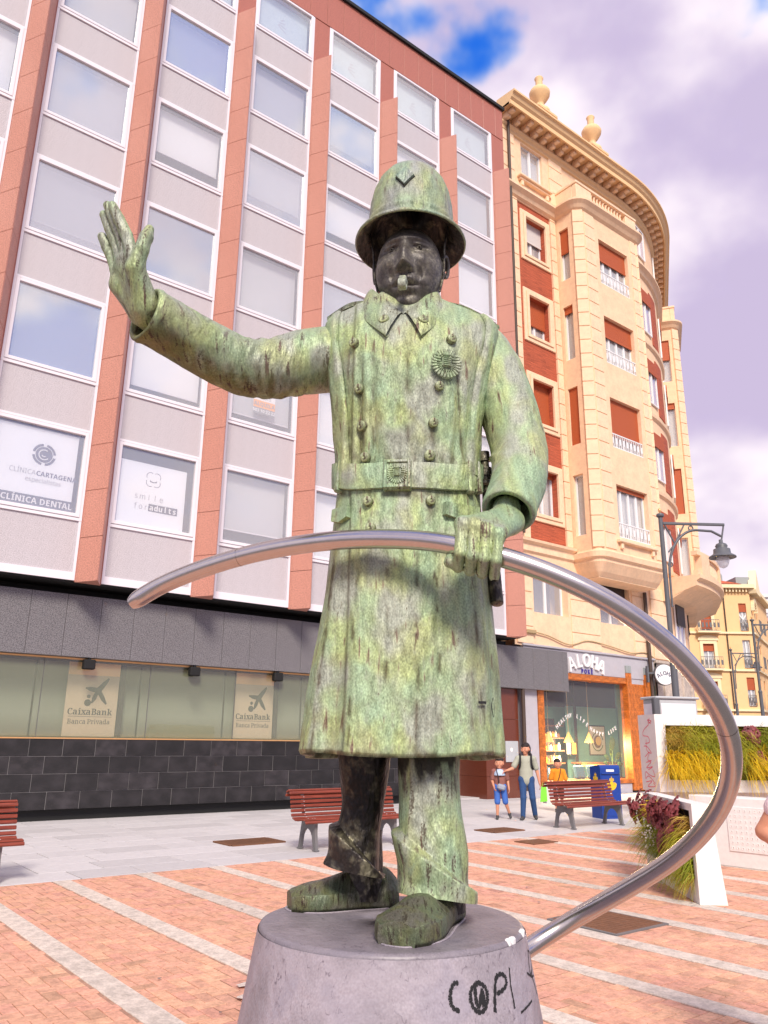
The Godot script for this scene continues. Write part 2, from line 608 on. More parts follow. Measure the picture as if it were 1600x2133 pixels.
	mat("teal_wall", Color(0.17, 0.40, 0.38), 0.85, soft, Vector3.ONE)
	mat("teal_cloth", Color(0.05, 0.13, 0.17), 0.9)
	mat("lamp_yellow", Color(0.80, 0.50, 0.12), 0.5)
	mat("shelf_wood", Color(0.20, 0.09, 0.035), 0.6, grain, Vector3.ONE)
	mat("planter_white", Color(0.80, 0.78, 0.76), 0.5, soft, Vector3(1.5, 1.5, 1.5))
	mat("graffiti_pink", Color(0.78, 0.10, 0.16), 0.6)
	mat("bright_soil", Color(0.20, 0.17, 0.02), 1.0)  # soil coloured yellow-green to brighten the shaded gaps between blades
	mat("soil", Color(0.03, 0.022, 0.014), 1.0)
	mat("kiosk_grey", Color(0.46, 0.48, 0.50), 0.5, soft, Vector3.ONE)
	mat("yellow_wall", Color(0.86, 0.56, 0.28), 0.85, soft, Vector3(0.2, 0.2, 0.2))
	mat("yellow_trim", Color(0.88, 0.72, 0.46), 0.85)
	mat("roof_tile", Color(0.62, 0.13, 0.045), 0.8, mottled, Vector3(0.6, 0.6, 0.6))
	mat("zinc", Color(0.30, 0.33, 0.33), 0.5)
	mat("far_pink", Color(0.62, 0.36, 0.30), 0.9)
	mat("far_white", Color(0.75, 0.72, 0.70), 0.9)
	# ground
	mat("brick_paver", Color(0.76, 0.40, 0.275), 0.85, mottled, Vector3(1.6, 1.6, 1.6), 0.0, rough_n, 0.3).vertex_color_use_as_albedo = true
	for k in 5:
		mat("paver_%d" % k, Color(0.76, 0.40, 0.275) * [1.0, 0.92, 1.06, 0.97, 0.76][k] + Color(0, 0.02, 0.0) * [0.0, 0.5, 1.6, -0.7, 1.0][k], 0.85, mottled, Vector3(1.6, 1.6, 1.6), 0.0, rough_n, 0.3)
	mat("sand_joint", Color(0.44, 0.25, 0.175), 0.95, mottled, Vector3(2, 2, 2))
	for k in 3:
		mat("strip_stone_%d" % k, Color(0.68, 0.59, 0.51) * [1.0, 0.93, 1.06][k], 0.85, mottled, Vector3(1.4, 1.4, 1.4) * (1.0 + 0.3 * k), 0.0, rough_n, 0.4)
		mat("flag_%d" % k, Color(0.54, 0.52, 0.525) * [1.0, 0.92, 1.06][k], 0.75, soft, Vector3(0.9, 0.9, 0.9) * (1.0 + 0.3 * k), 0.0, rough_n, 0.2)
	mat("flag_joint", Color(0.20, 0.19, 0.185), 0.9)
	mat("asphalt", Color(0.20, 0.19, 0.185), 0.9, mottled, Vector3(0.5, 0.5, 0.5))
	mat("rust_grate", Color(0.20, 0.085, 0.04), 0.7, mottled, Vector3(2, 2, 2))
	# people
	mat("skin", Color(0.62, 0.28, 0.17), 0.6)
	mat("hair", Color(0.018, 0.011, 0.009), 0.6)
	mat("tee_sage", Color(0.40, 0.41, 0.33), 0.9, null, Vector3(3, 2, 3), 0.0, run_n, 1.0)
	mat("tee_brown", Color(0.27, 0.11, 0.09), 0.9, null, Vector3(3, 2, 3), 0.0, run_n, 1.0)
	mat("tee_blue", Color(0.45, 0.55, 0.72), 0.9, null, Vector3(3, 2, 3), 0.0, run_n, 1.0)
	mat("tee_orange", Color(0.85, 0.29, 0.02), 0.9, null, Vector3(3, 2, 3), 0.0, run_n, 1.0)
	mat("tee_pink", Color(0.78, 0.62, 0.64), 0.9, null, Vector3(3, 2, 3), 0.0, run_n, 1.0)
	mat("jeans", Color(0.025, 0.07, 0.19), 0.9, null, Vector3(3, 2, 3), 0.0, run_n, 1.0)
	mat("shorts_blue", Color(0.05, 0.14, 0.47), 0.9, null, Vector3(3, 2, 3), 0.0, run_n, 1.0)
	mat("shoe_dark", Color(0.05, 0.05, 0.055), 0.7)
	mat("strap_black", Color(0.015, 0.014, 0.016), 0.8)
	mat("pouch_grey", Color(0.30, 0.32, 0.38), 0.8)
	mat("bag_green", Color(0.22, 0.75, 0.05), 0.6)
	mat("bag_white", Color(0.75, 0.68, 0.68), 0.6)
	# plants
	for a in [["sedge", Color(0.82, 0.58, 0.012)], ["sedge_dry", Color(0.55, 0.38, 0.06)], ["grass", Color(0.27, 0.33, 0.02)], ["grass_pale", Color(0.46, 0.46, 0.03)], ["heuchera", Color(0.21, 0.04, 0.045)], ["leaf_green", Color(0.04, 0.10, 0.02)], ["petal", Color(0.75, 0.72, 0.62)]]:
		var m := mat(a[0], a[1], 0.6)
		m.vertex_color_use_as_albedo = true
		m.backlight_enabled = true
		m.backlight = Color(a[1].r, a[1].g, a[1].b).linear_to_srgb() * 0.5


func stretched_grey() -> ImageTexture:
	return paint(64, 128, [stretched(noise(61, 0.03), 64, 128, 1, 1)], func(v: Array) -> Color:
		var g: float = 0.75 + 0.4 * (v[0] - 0.4)
		return Color(g, g, g))


func paint_side(t: ImageTexture) -> ImageTexture:
	var im := t.get_image()
	im.rotate_90(CLOCKWISE)
	return ImageTexture.create_from_image(im)


# ---------------------------------------------------------------- sky: broken lavender cloud with blue gaps, all the way round
func sky_picture() -> ImageTexture:
	var w := 2048
	var h := 1024
	var big := noise(71, 1.25, FastNoiseLite.TYPE_SIMPLEX_SMOOTH, 6)
	var wisp := noise(72, 3.4, FastNoiseLite.TYPE_SIMPLEX_SMOOTH, 7)
	var tone := noise(73, 1.5, FastNoiseLite.TYPE_SIMPLEX_SMOOTH, 5)
	# where the cloud is torn open: direction, depth, width
	var gaps := []
	for q in [[1010, 85, 0.42, 0.0012], [940, 120, 0.30, 0.0008], [870, 50, 0.22, 0.002], [1090, 40, 0.22, 0.001], [1500, 92, 0.22, 0.0007], [1500, 560, -0.5, 0.04], [1150, 250, -0.45, 0.012], [820, 70, -0.1, 0.002]]:
		var c := Basis.from_euler(Vector3(deg_to_rad(16.14), deg_to_rad(-38.09), 0.0)) * Vector3((q[0] - 800.0) / 1642.5, (1066.5 - q[1]) / 1642.5, -1.0)
		gaps.append([c.normalized(), q[2], q[3]])
	for q in [[0.17, 0.52, 0.83], [0.32, 0.60, 0.74], [-0.9, 0.5, 0.2], [-0.4, 0.4, 0.8], [0.25, 0.33, 0.92]]:
		gaps.append([Vector3(q[0], q[1], q[2]).normalized(), 0.22, 0.014])
	var data := PackedByteArray()
	data.resize(w * h * 3)
	for y in h:
		var el := PI * (0.5 - (y + 0.5) / h)
		if el < 0.0:
			for i in range(y * w * 3, w * h * 3, 3):
				data[i] = 140
				data[i + 1] = 122
				data[i + 2] = 114
			break
		var ce := cos(el)
		var up := sin(el)
		for x in w:
			var az := TAU * (x + 0.5) / w
			var d := Vector3(sin(az) * ce, up, -cos(az) * ce)
			var p := Vector3(d.x, d.y * 1.5, d.z)
			var wi := wisp.get_noise_3dv(p)
			var cover := big.get_noise_3dv(p) + 0.75 * wi
			for q in gaps:
				var far := 1.0 - d.dot(q[0])
				if far < q[2] * 5.0:
					cover -= q[1] * exp(-far / q[2])
			var blue := Color(0.15, 0.42, 0.86).lerp(Color(0.55, 0.60, 0.88), 1.0 - smoothstep(0.05, 0.75, up))
			var t := tone.get_noise_3dv(p) * 0.85 + wi * 0.75 + 0.20 * big.get_noise_3dv(p * 2.1)
			var c := Color(0.985, 0.94, 0.965).lerp(Color(0.77, 0.715, 0.835), smoothstep(-0.30, 0.45, t))
			c = blue.lerp(c, smoothstep(-0.44, -0.14, cover))
			c = c.lerp(Color(0.78, 0.74, 0.88), 0.45 * (1.0 - smoothstep(0.0, 0.25, up)))
			var i := (y * w + x) * 3
			data[i] = int(c.r * 255.0)
			data[i + 1] = int(c.g * 255.0)
			data[i + 2] = int(c.b * 255.0)
	return ImageTexture.create_from_image(Image.create_from_data(w, h, false, Image.FORMAT_RGB8, data))


func _ready() -> void:
	rng.seed = 7
	var cam := Camera3D.new()
	cam.name = "camera"
	cam.position = CAM
	cam.rotation_degrees = Vector3(16.14, -38.09, 0.709)
	cam.rotation_order = EULER_ORDER_YXZ
	cam.fov = 66.0
	cam.near = 0.05
	cam.far = 900.0
	add_child(cam)
	cam.make_current()
	var env := Environment.new()
	env.background_mode = Environment.BG_SKY
	env.sky = Sky.new()
	var sky := PanoramaSkyMaterial.new()
	sky.panorama = sky_picture()
	sky.energy_multiplier = 0.42
	env.sky.sky_material = sky
	env.tonemap_mode = Environment.TONE_MAPPER_LINEAR
	env.tonemap_exposure = 2.75
	env.sdfgi_enabled = true
	env.ssao_enabled = true
	env.ssil_enabled = true
	var we := WorldEnvironment.new()
	we.name = "sky"
	we.environment = env
	add_child(we)
	var sun := DirectionalLight3D.new()
	sun.name = "sun"
	sun.light_color = Color(1.0, 0.96, 0.90)
	sun.light_energy = 0.5
	sun.light_angular_distance = 15.0
	sun.shadow_enabled = true
	add_child(sun)
	sun.look_at_from_position(Vector3(-5.5, 9.0, 9.0), Vector3.ZERO)
	materials()
	paving()
	office_block()
	corner_house()
	far_houses()
	monument()
	street_things()
	living_walls()
	people()


# ---------------------------------------------------------------- paving
func in_view(p: Vector3, m := 0.08) -> bool:
	var c := Transform3D(Basis.from_euler(Vector3(deg_to_rad(16.14), deg_to_rad(-38.09), deg_to_rad(0.709))), CAM).affine_inverse() * p
	return c.z < -0.2 and absf(c.x / c.z) < 0.487 + m and absf(c.y / c.z) < 0.649 + m


func paving() -> void:
	var b := MB.new()
	b.box(Vector3(-300, -0.5, -300), Vector3(500, -0.022, 120))
	ground("ground", b.done(), M.asphalt)
	# red brick square: herringbone panels between strips of stone
	var z0 := -10.06
	var z1 := -0.6
	var field := ground("brick_paving", box_mesh(Vector3(22, 0.014, z1 - z0)), M.sand_joint)
	field.position = Vector3(7.0, -0.013, (z0 + z1) * 0.5)
	var list := []
	var pitch := 0.975
	var u := 0.0992
	for k in range(-6, 16):
		var x0 := 2.26 + pitch * k + 0.1
		var x1 := x0 + pitch - 0.2
		var nj := int((z1 - z0) / u) + 2
		for j in range(-1, nj):
			for i in range(-1, 10):
				var c := posmod(i - j, 4)
				if c == 1 or c == 2:
					continue
				var lo := Vector2(x0 + i * u - 0.04, z0 + j * u)
				var hi := lo + (Vector2(2, 1) if c == 0 else Vector2(1, 2)) * u
				var g := 0.003
				var l2 := Vector2(maxf(lo.x + g, x0), maxf(lo.y + g, z0))
				var h2 := Vector2(minf(hi.x - g, x1), minf(hi.y - g, z1))
				if h2.x - l2.x < 0.022 or h2.y - l2.y < 0.022:
					continue
				var mid := (l2 + h2) * 0.5
				var vis := in_view(Vector3(mid.x, 0, mid.y), 0.0)
				if mid.distance_to(Vector2(STAND.x, STAND.z)) < 0.40:
					continue
				var away := mid.length()
				# hidden behind the pedestal and the statue's feet
				var dir := mid.normalized()
				var st := Vector2(STAND.x, STAND.z)
				if away > 2.2 and absf(dir.cross(st)) < 0.42:
					vis = false
				var big := minf(h2.x - l2.x, h2.y - l2.y) > 0.08
				list.append([away if vis and big else 1000.0 + away, l2, h2])
	list.sort_custom(func(a, e): return a[0] < e[0])
	var rest := MB.new()
	for n in list.size():
		var q = list[n]
		var l: Vector2 = q[1]
		var h: Vector2 = q[2]
		var tilt := rng.randf_range(-0.0016, 0.0016)
		var tone := rng.randf()
		var pick := 0 if tone < 0.34 else (1 if tone < 0.56 else (2 if tone < 0.78 else (3 if tone < 0.965 else 4)))
		if n < 300:
			var size := Vector3(h.x - l.x, 0.012, h.y - l.y)
			var o := part("brick", box_mesh(Vector3(snappedf(size.x, 0.004), 0.012, snappedf(size.z, 0.004)), 0.0025), M["paver_%d" % pick], field)
			o.position = Vector3((l.x + h.x) * 0.5, 0.006 + tilt, (l.y + h.y) * 0.5) - field.position
			o.position.y = 0.013 - 0.006 + tilt
			o.rotation = Vector3(rng.randf_range(-0.006, 0.006), 0, rng.randf_range(-0.006, 0.006))
		else:
			var f: Array = [1.0, 0.92, 1.06, 0.96, 0.76]
			var s: float = f[pick] * rng.randf_range(0.95, 1.05)
			rest.tint = Color(s, s * rng.randf_range(0.94, 1.06), s * rng.randf_range(0.92, 1.05))
			var y := 0.013 + tilt
			var e := 0.0025
			var a := [Vector3(l.x, y - e, l.y), Vector3(h.x, y - e, l.y), Vector3(h.x, y - e, h.y), Vector3(l.x, y - e, h.y)]
			var t := [Vector3(l.x + e, y, l.y + e), Vector3(h.x - e, y, l.y + e), Vector3(h.x - e, y, h.y - e), Vector3(l.x + e, y, h.y - e)]
			rest.quad(t[0], t[3], t[2], t[1])
			for w in 4:
				rest.qo(a[w], a[(w + 1) % 4], t[(w + 1) % 4], t[w], Vector3((l.x + h.x) * 0.5, y - 0.1, (l.y + h.y) * 0.5))
	rest.xf = Transform3D()
	var r := part("brick", rest.done(), M.brick_paver, field)
	r.position = -field.position
	r.position.y = 0.0
	r.set_meta("kind", "stuff")
	# chewing gum and pale paint smears trodden into the bricks
	for i in 46:
		var smear := i < 3
		var c := Vector2(rng.randf_range(2.0, 12.0), rng.randf_range(-9.5, -2.6))
		if smear:
			c = [Vector2(2.98, -5.25), Vector2(2.85, -5.02), Vector2(3.06, -4.98)][i]
		var poly := PackedVector2Array()
		var r0 := rng.randf_range(0.03, 0.05) if smear else rng.randf_range(0.008, 0.018)
		for k in 10:
			var a := TAU * k / 10.0
			poly.append(Vector2(cos(a) * 1.6 if smear else cos(a), sin(a)) * r0 * rng.randf_range(0.7, 1.2))
		var sb := MB.new()
		sb.xf = Transform3D(Basis(Vector3.RIGHT, -PI / 2), Vector3.ZERO)
		sb.extrude(poly, 0.0, 0.0006)
		var so := part("paint_smear" if smear else "gum_spot", sb.done(), M.strip_stone_2 if smear else M.asphalt, field)
		so.position = Vector3(c.x, 0.0146, c.y) - field.position
	# strips of pale stone between the panels
	var strips := ground("stone_strips", box_mesh(Vector3(22, 0.002, 9.4)), M.flag_joint)
	strips.position = Vector3(7.0, -0.0210, -5.3)
	for k in range(-6, 17):
		var x := 2.26 + pitch * k
		var z := z0 - rng.randf_range(0.0, 0.8)
		while z < z1:
			var len := rng.randf_range(0.75, 1.35)
			var a := maxf(z, z0)
			var e := minf(z + len, z1)
			z += len
			if e - a < 0.1 or Vector2(x, (a + e) * 0.5).distance_to(Vector2(STAND.x, STAND.z)) < 0.3:
				continue
			var o := part("stone_slab", box_mesh(Vector3(0.193, 0.024, snappedf(e - a, 0.02) - 0.004), 0.004), M["strip_stone_%d" % rng.randi_range(0, 2)], strips)
			o.position = Vector3(x, -0.0095 + rng.randf_range(-0.001, 0.002), (a + e) * 0.5) - strips.position
	# grey flagstones along the buildings
	var flags := ground("grey_pavement", box_mesh(Vector3(44, 0.016, 7.6)), M.flag_joint)
	flags.position = Vector3(13.0, -0.0125, -13.87)
	var row := 0
	var zz := -10.07
	while zz > -17.6:
		var d := 0.62
		var xx := 1.0 - rng.randf() * 0.8
		while xx < 34.0:
			var w: float = [0.8, 0.95, 1.1][rng.randi_range(0, 2)]
			if xx > 17.0:
				w = 2.4
			var c := Vector3(xx + w * 0.5, 0, zz - d * 0.5)
			if in_view(c, 0.12):
				var o := part("flagstone", box_mesh(Vector3(snappedf(w, 0.05) - 0.016, 0.02, d - 0.016), 0.003), M["flag_%d" % rng.randi_range(0, 2)], flags)
				o.position = Vector3(xx + snappedf(w, 0.05) * 0.5, 0.006 + rng.randf_range(-0.001, 0.001), c.z) - Vector3(flags.position.x, 0, flags.position.z)
			xx += snappedf(w, 0.05)
		zz -= d
		row += 1
	var g := thing("pavement_grate", "long rusty iron grate let into the grey flagstones left of the statue's bench", "grate", Vector3(6.75, 0.0, -12.0), 0.0)
	grate(g, 0.95, 0.62)
	g = thing("pavement_grate", "rusty iron cover on the grey pavement before the granite pier, near the walking boy", "grate", Vector3(11.5, 0.0, -11.05), 0.0)
	grate(g, 0.8, 0.5)
	g = thing("inspection_cover", "square rusty inspection cover in the brick panel under the low end of the steel hoop", "cover", Vector3(6.65, 0.0, -5.05))
	slab("plate", Vector3(-0.36, 0.0, -0.36), Vector3(0.36, 0.016, 0.36), M.rust_grate, g, 0.003)
	slab("rim", Vector3(-0.39, 0.0, -0.39), Vector3(0.39, 0.0135, 0.39), M.cast_iron, g)
	for i in 12:
		slab("rib", Vector3(-0.33, 0.016, -0.32 + 0.055 * i), Vector3(0.33, 0.0185, -0.30 + 0.055 * i), M.rust_grate, g)
	g = thing("inspection_cover", "small rusty inspection cover in the far bricks before the right bench", "cover", Vector3(10.75, 0.0, -9.5))
	slab("plate", Vector3(-0.3, 0.0, -0.22), Vector3(0.3, 0.016, 0.22), M.rust_grate, g, 0.003)
	for i in 5:
		slab("rib", Vector3(-0.27, 0.016, -0.18 + 0.08 * i), Vector3(0.27, 0.0185, -0.15 + 0.08 * i), M.rust_grate, g)


func grate(g: Node3D, w: float, d: float) -> void:
	slab("pit", Vector3(-w * 0.5, 0.0, -d * 0.5), Vector3(w * 0.5, 0.0175, d * 0.5), M.bank_dark, g)
	for s in [-1, 1]:
		slab("rim", Vector3(-w * 0.5, 0.0, s * d * 0.5 - 0.025), Vector3(w * 0.5, 0.021, s * d * 0.5 + 0.025), M.rust_grate, g)
		slab("rim", Vector3(s * w * 0.5 - 0.025, 0.0, -d * 0.5 + 0.026), Vector3(s * w * 0.5 + 0.025, 0.021, d * 0.5 - 0.026), M.rust_grate, g)
	var n := int(w / 0.04)
	for i in n:
		var x := -w * 0.5 + 0.04 + (w - 0.08) * i / (n - 1)
		slab("bar", Vector3(x - 0.012, 0.0, -d * 0.5 + 0.025), Vector3(x + 0.012, 0.020, d * 0.5 - 0.025), M.rust_grate, g)


# ---------------------------------------------------------------- the office block with granite fins
const OP := -16.4          # plane of spandrels and windows
const WX := 5.38           # left of window column 0
const PX := 2.55
const WB := [5.98, 9.06, 12.14, 15.22, 18.27, 21.25]
const WT := [7.86, 10.95, 14.03, 17.12, 20.12, 22.86]

func office_block() -> void:
	var t := thing("office_building", "six-storey office block with red granite fins, pale spandrels and a bank at street level", "building", Vector3(0, 0, 0))
	var core := MB.new()
	core.box(Vector3(-12, 4.64, -30), Vector3(18.2, 24.2, -17.25))
	core.box(Vector3(-12, 0, -30), Vector3(18.6, 4.6, -20.2))
	for y in [4.70, 8.5, 11.55, 14.65, 17.7, 20.7, 23.4]:
		core.box(Vector3(-12, y - 0.06, -17.25), Vector3(18.14, y + 0.06, -16.47))
	core.box(Vector3(18.0, 4.64, -17.25), Vector3(18.19, 24.2, -16.42))
	part("core", core.done(), M.dark_room, t)
	slab("overhang", Vector3(-12, 4.628, -17.6), Vector3(18.2, 4.66, -16.43), M.black, t)
	slab("recess", Vector3(-12, 4.30, -17.7), Vector3(18.5, 4.64, -17.3), M.black, t)
	for c in range(-5, 5):
		var x0 := WX + PX * c
		var x1 := x0 + 2.0
		# fin on the right of the column (the column's own left fin belongs to its neighbour)
		granite_fin(t, x1)
		for r in 6:
			if c == -5:
				continue
			window_unit(t, c, r, x0, x1)
			var lo: float = 4.66 if r == 0 else WT[r - 1]
			var sp := slab("spandrel", Vector3(x0 + 0.055, lo + (0.16 if r == 0 else 0.06), OP - 0.04), Vector3(x1 - 0.055, WB[r] - 0.07, OP - 0.012), M.spandrel, t, 0.004)
			# sill and head profiles
			slab("rail", Vector3(x0, WB[r] - 0.075, OP - 0.05), Vector3(x1, WB[r] - 0.012, OP + 0.022), M.aluminium, sp).position -= sp.position
			slab("rail", Vector3(x0, lo + (0.0 if r == 0 else 0.012), OP - 0.05), Vector3(x1, lo + (0.165 if r == 0 else 0.062), OP + 0.012), M.aluminium, sp).position -= sp.position
			for s in [0, 1]:
				var mx: float = x0 if s == 0 else x1 - 0.055
				slab("mullion", Vector3(mx, lo, OP - 0.05), Vector3(mx + 0.055, WT[r] + 0.01, OP + 0.016), M.aluminium, sp).position -= sp.position
	# parapet of granite slabs and its dark coping
	var x := -7.0
	while x < 18.1:
		var e := minf(x + 0.62, 18.2)
		slab("parapet_slab", Vector3(x + 0.004, 22.87, -16.7), Vector3(e - 0.004, 24.22, OP + 0.03 + rng.randf_range(-0.002, 0.002)), M.red_granite_deep, t, 0.006)
		x += 0.62
	slab("coping", Vector3(-12, 24.22, -16.9), Vector3(18.25, 24.34, OP + 0.11), M.black, t)
	slab("parapet_end", Vector3(18.0, 22.86, -20.0), Vector3(18.22, 24.2, -16.72), M.red_granite_deep, t)
	street_level(t)


func granite_fin(t: Node3D, x: float) -> void:
	var last := x > 17.0
	var f := Node3D.new()
	f.name = "fin"
	t.add_child(f, true)
	f.position = Vector3(x, 0, OP)
	# flat pier behind the fin up to the parapet
	slab("pier", Vector3(0, 4.64, -0.1), Vector3(0.55 if not last else 0.63, 22.86, 0.012), M.red_granite_deep, f)
	var edges := [4.62]
	var y := 5.55
	while y < 20.7:
		edges.append(y)
		y += 1.02
	edges.append(21.2)
	for i in edges.size() - 1:
		var b := MB.new()
		var lo: float = edges[i] + (0.0 if i == 0 else 0.006)
		var hi: float = edges[i + 1] - 0.006
		b.xf = Transform3D(Basis(Vector3.RIGHT, -PI / 2), Vector3.ZERO)
		var j := rng.randf_range(-0.002, 0.002)
		var poly := PackedVector2Array([Vector2(0.01, -0.013), Vector2(0.53, -0.013), Vector2(0.31 + j, -0.53), Vector2(0.285 + j, -0.55), Vector2(0.03, -0.09)])
		b.extrude(poly, lo, hi)
		part("granite_slab", b.done(), M.red_granite, f)
	slab("core", Vector3(0.08, 4.63, 0.0), Vector3(0.4, 21.19, 0.06), M.black, f)


func window_unit(t: Node3D, c: int, r: int, x0: float, x1: float) -> void:
	var y0: float = WB[r]
	var y1: float = WT[r]
	var b := MB.new()
	var w := 0.075
	var z0 := OP - 0.06
	var z1 := OP + 0.03
	b.box(Vector3(x0 + 0.056, y0, z0), Vector3(x0 + 0.056 + w, y1, z1), 0.006)
	b.box(Vector3(x1 - 0.056 - w, y0, z0), Vector3(x1 - 0.056, y1, z1), 0.006)
	b.box(Vector3(x0 + 0.056 + w, y0, z0), Vector3(x1 - 0.056 - w, y0 + w, z1), 0.006)
	b.box(Vector3(x0 + 0.056 + w, y1 - w, z0), Vector3(x1 - 0.056 - w, y1, z1), 0.006)
	var f := part("window", b.done(), M.aluminium, t)
	var a := Vector3(x0 + 0.131, y0 + w, 0)
	var e := Vector3(x1 - 0.131, y1 - w, 0)
	slab("pane", Vector3(a.x, a.y, OP - 0.03), Vector3(e.x, e.y, OP - 0.022), M.glass_mirror if (c == -1 and r in [1, 2, 3]) or (c == 0 and r in [2, 4]) or (c == 1 and r in [3]) or (c == 2 and r in [2, 4]) else M.glass, f)
	# what hangs inside: blinds down to different heights
	var drop := 1.0
	var m: Material = M.blind
	var h := absi(hash(c * 13 + r * 7)) % 10
	if h < 2:
		drop = 0.72
	elif h < 3:
		drop = 0.88
	elif h < 5:
		m = M.blind_grey
	if r == 5:
		m = M.film_pale
		drop = 1.0
	if c == 1 and r == 0:
		m = M.blind_grey
		drop = 0.80
	if c == 0 and r == 1:
		m = M.blind
		drop = 0.86
	if c == 1 and r == 1:
		m = M.blind_grey
		drop = 0.85
	if c == 0 and r == 2:
		m = M.dark_room
		drop = 1.0
	if c == -1 and r in [1, 2]:
		m = M.blind_grey
		drop = 1.0 if r == 1 else 0.8
	if (c == 0 or c == -1) and r == 0:
		m = M.film_white
		drop = 1.0
		slab("film", Vector3(a.x + 0.02, a.y + 0.02, OP - 0.075), Vector3(e.x - (0.16 if c == 0 else 0.10), e.y - (0.28 if c == 0 else 0.05), OP - 0.068), m, f)
		window_print(f, c, a, e)
		return
	var low := lerpf(e.y, a.y, drop)
	slab("blind", Vector3(a.x, low, OP - 0.22), Vector3(e.x, e.y, OP - 0.205), m, f)
	if drop < 1.0:
		slab("blind_rail", Vector3(a.x, low - 0.03, OP - 0.225), Vector3(e.x, low, OP - 0.198), M.aluminium, f)
	if r == 5:
		# pale printed figure in the middle of each top window
		for k in 4:
			var s := slab("print", Vector3(-0.16 + 0.03 * k, -0.02, 0), Vector3(0.16 - 0.03 * k, 0.02, 0.003), M.blind_grey, f)
			s.position = Vector3((a.x + e.x) * 0.5, (a.y + e.y) * 0.5 - 0.16 + 0.11 * k, OP - 0.203)
			s.rotation.z = -0.5 + 0.35 * k
	if c == 1 and r == 1:
		var px := a.x + 0.62
		slab("notice", Vector3(px, a.y + 0.34, OP - 0.060), Vector3(px + 0.62, a.y + 0.92, OP - 0.054), M.white_print, f)
		slab("notice_band", Vector3(px, a.y + 0.50, OP - 0.0535), Vector3(px + 0.62, a.y + 0.70, OP - 0.0495), M.orange_print, f)
		slab("notice_foot", Vector3(px, a.y + 0.34, OP - 0.0535), Vector3(px + 0.62, a.y + 0.50, OP - 0.0495), M.grey_print, f)
		lettering("lettering", "ALQUILA", 0.105, Vector3(px + 0.31, a.y + 0.60, OP - 0.0475), M.grey_print, f, 0, 0, "Droid Sans", 700)
		lettering("lettering", "983 10 22 22", 0.085, Vector3(px + 0.31, a.y + 0.42, OP - 0.0475), M.white_print, f, 0, 0, "Droid Sans", 700)
		lettering("lettering", "Foro", 0.1, Vector3(px + 0.36, a.y + 0.79, OP - 0.0520), M.grey_print, f)


func ring2(r0: float, r1: float, a0: float, a1: float, n: int) -> PackedVector2Array:
	var p := PackedVector2Array()
	for i in n + 1:
		p.append(Vector2.from_angle(lerpf(a0, a1, float(i) / n)) * r1)
	for i in n + 1:
		p.append(Vector2.from_angle(lerpf(a1, a0, float(i) / n)) * r0)
	return p


func flat(called: String, poly: PackedVector2Array, at: Vector3, m: Material, parent: Node, deep := 0.003) -> MeshInstance3D:
	var b := MB.new()
	b.extrude(poly, 0.0, deep)
	var o := part(called, b.done(), m, parent)
	o.position = at
	return o


func window_print(f: Node3D, c: int, a: Vector3, e: Vector3) -> void:
	var z := OP - 0.0655
	if c == -1:  # CLINICA CARTAGENA
		var cx := a.x + 0.98
		var cy := a.y + 1.14
		for k in 4:
			var q := flat("emblem", ring2(0.185, 0.235, -0.62, 0.62, 8), Vector3(cx, cy, z), M.ink_blue, f)
			q.rotation.z = PI / 4 + k * PI / 2
		flat("emblem", ring2(0.0, 0.17, 0.0, TAU * 0.9999, 28), Vector3(cx, cy, z), M.ink_blue, f)
		flat("emblem", ring2(0.095, 0.115, 1.0, 5.6, 20), Vector3(cx, cy, z + 0.0035), M.white_print, f)
		flat("emblem", ring2(0.035, 0.05, 3.3, 5.6, 10), Vector3(cx, cy, z + 0.0035), M.white_print, f)
		lettering("lettering", "CLÍNICA", 0.105, Vector3(cx - 0.37, cy - 0.42, z + 0.002), M.ink_grey, f)
		lettering("lettering", "CARTAGENA", 0.105, Vector3(cx + 0.30, cy - 0.42, z + 0.002), M.ink_blue, f, 0, 0, "Droid Sans", 600)
		lettering("lettering", "especialistas", 0.095, Vector3(cx + 0.05, cy - 0.57, z + 0.002), M.ink_grey, f)
		slab("banner", Vector3(a.x + 0.02, a.y + 0.02, z), Vector3(e.x - 0.1, a.y + 0.24, z + 0.004), M.navy, f)
		lettering("lettering", "CLÍNICA DENTAL", 0.13, Vector3(cx - 0.02, a.y + 0.13, z + 0.006), M.white_print, f, 0, 0, "Droid Sans", 700)
	else:  # smile for adults
		var cx := a.x + 0.80
		var cy := a.y + 1.10
		for k in 4:
			var q := Vector2.from_angle(PI / 4 + k * PI / 2) * 0.105
			flat("emblem", ring2(0.083, 0.095, -1.35, 1.35, 12), Vector3(cx + q.x, cy + q.y, z), M.ink_blue, f).rotation.z = PI / 4 + k * PI / 2
		flat("emblem", ring2(0.085, 0.098, PI + 0.55, TAU - 0.55, 10), Vector3(cx, cy + 0.03, z), M.ink_blue, f)
		for k in 5:
			flat("emblem", ring2(0.0, 0.014, 0, TAU * 0.9999, 8), Vector3(cx - 0.064 + 0.032 * k, cy - 0.06 + 0.006 * absf(k - 2), z), M.ink_blue, f)
		var word := "smile"
		for k in word.length():
			lettering("lettering", word[k], 0.13, Vector3(cx - 0.36 + 0.145 * k, cy - 0.43, z + 0.002), M.ink_grey, f)
		word = "for"
		for k in word.length():
			lettering("lettering", word[k], 0.13, Vector3(cx - 0.36 + 0.12 * k, cy - 0.66, z + 0.002), M.ink_grey, f)
		slab("banner", Vector3(cx - 0.06, cy - 0.735, z), Vector3(cx + 0.62, cy - 0.565, z + 0.004), M.navy, f)
		word = "adults"
		for k in word.length():
			lettering("lettering", word[k], 0.13, Vector3(cx + 0.01 + 0.107 * k, cy - 0.65, z + 0.006), M.white_print, f, 0, 0, "Droid Sans", 700)


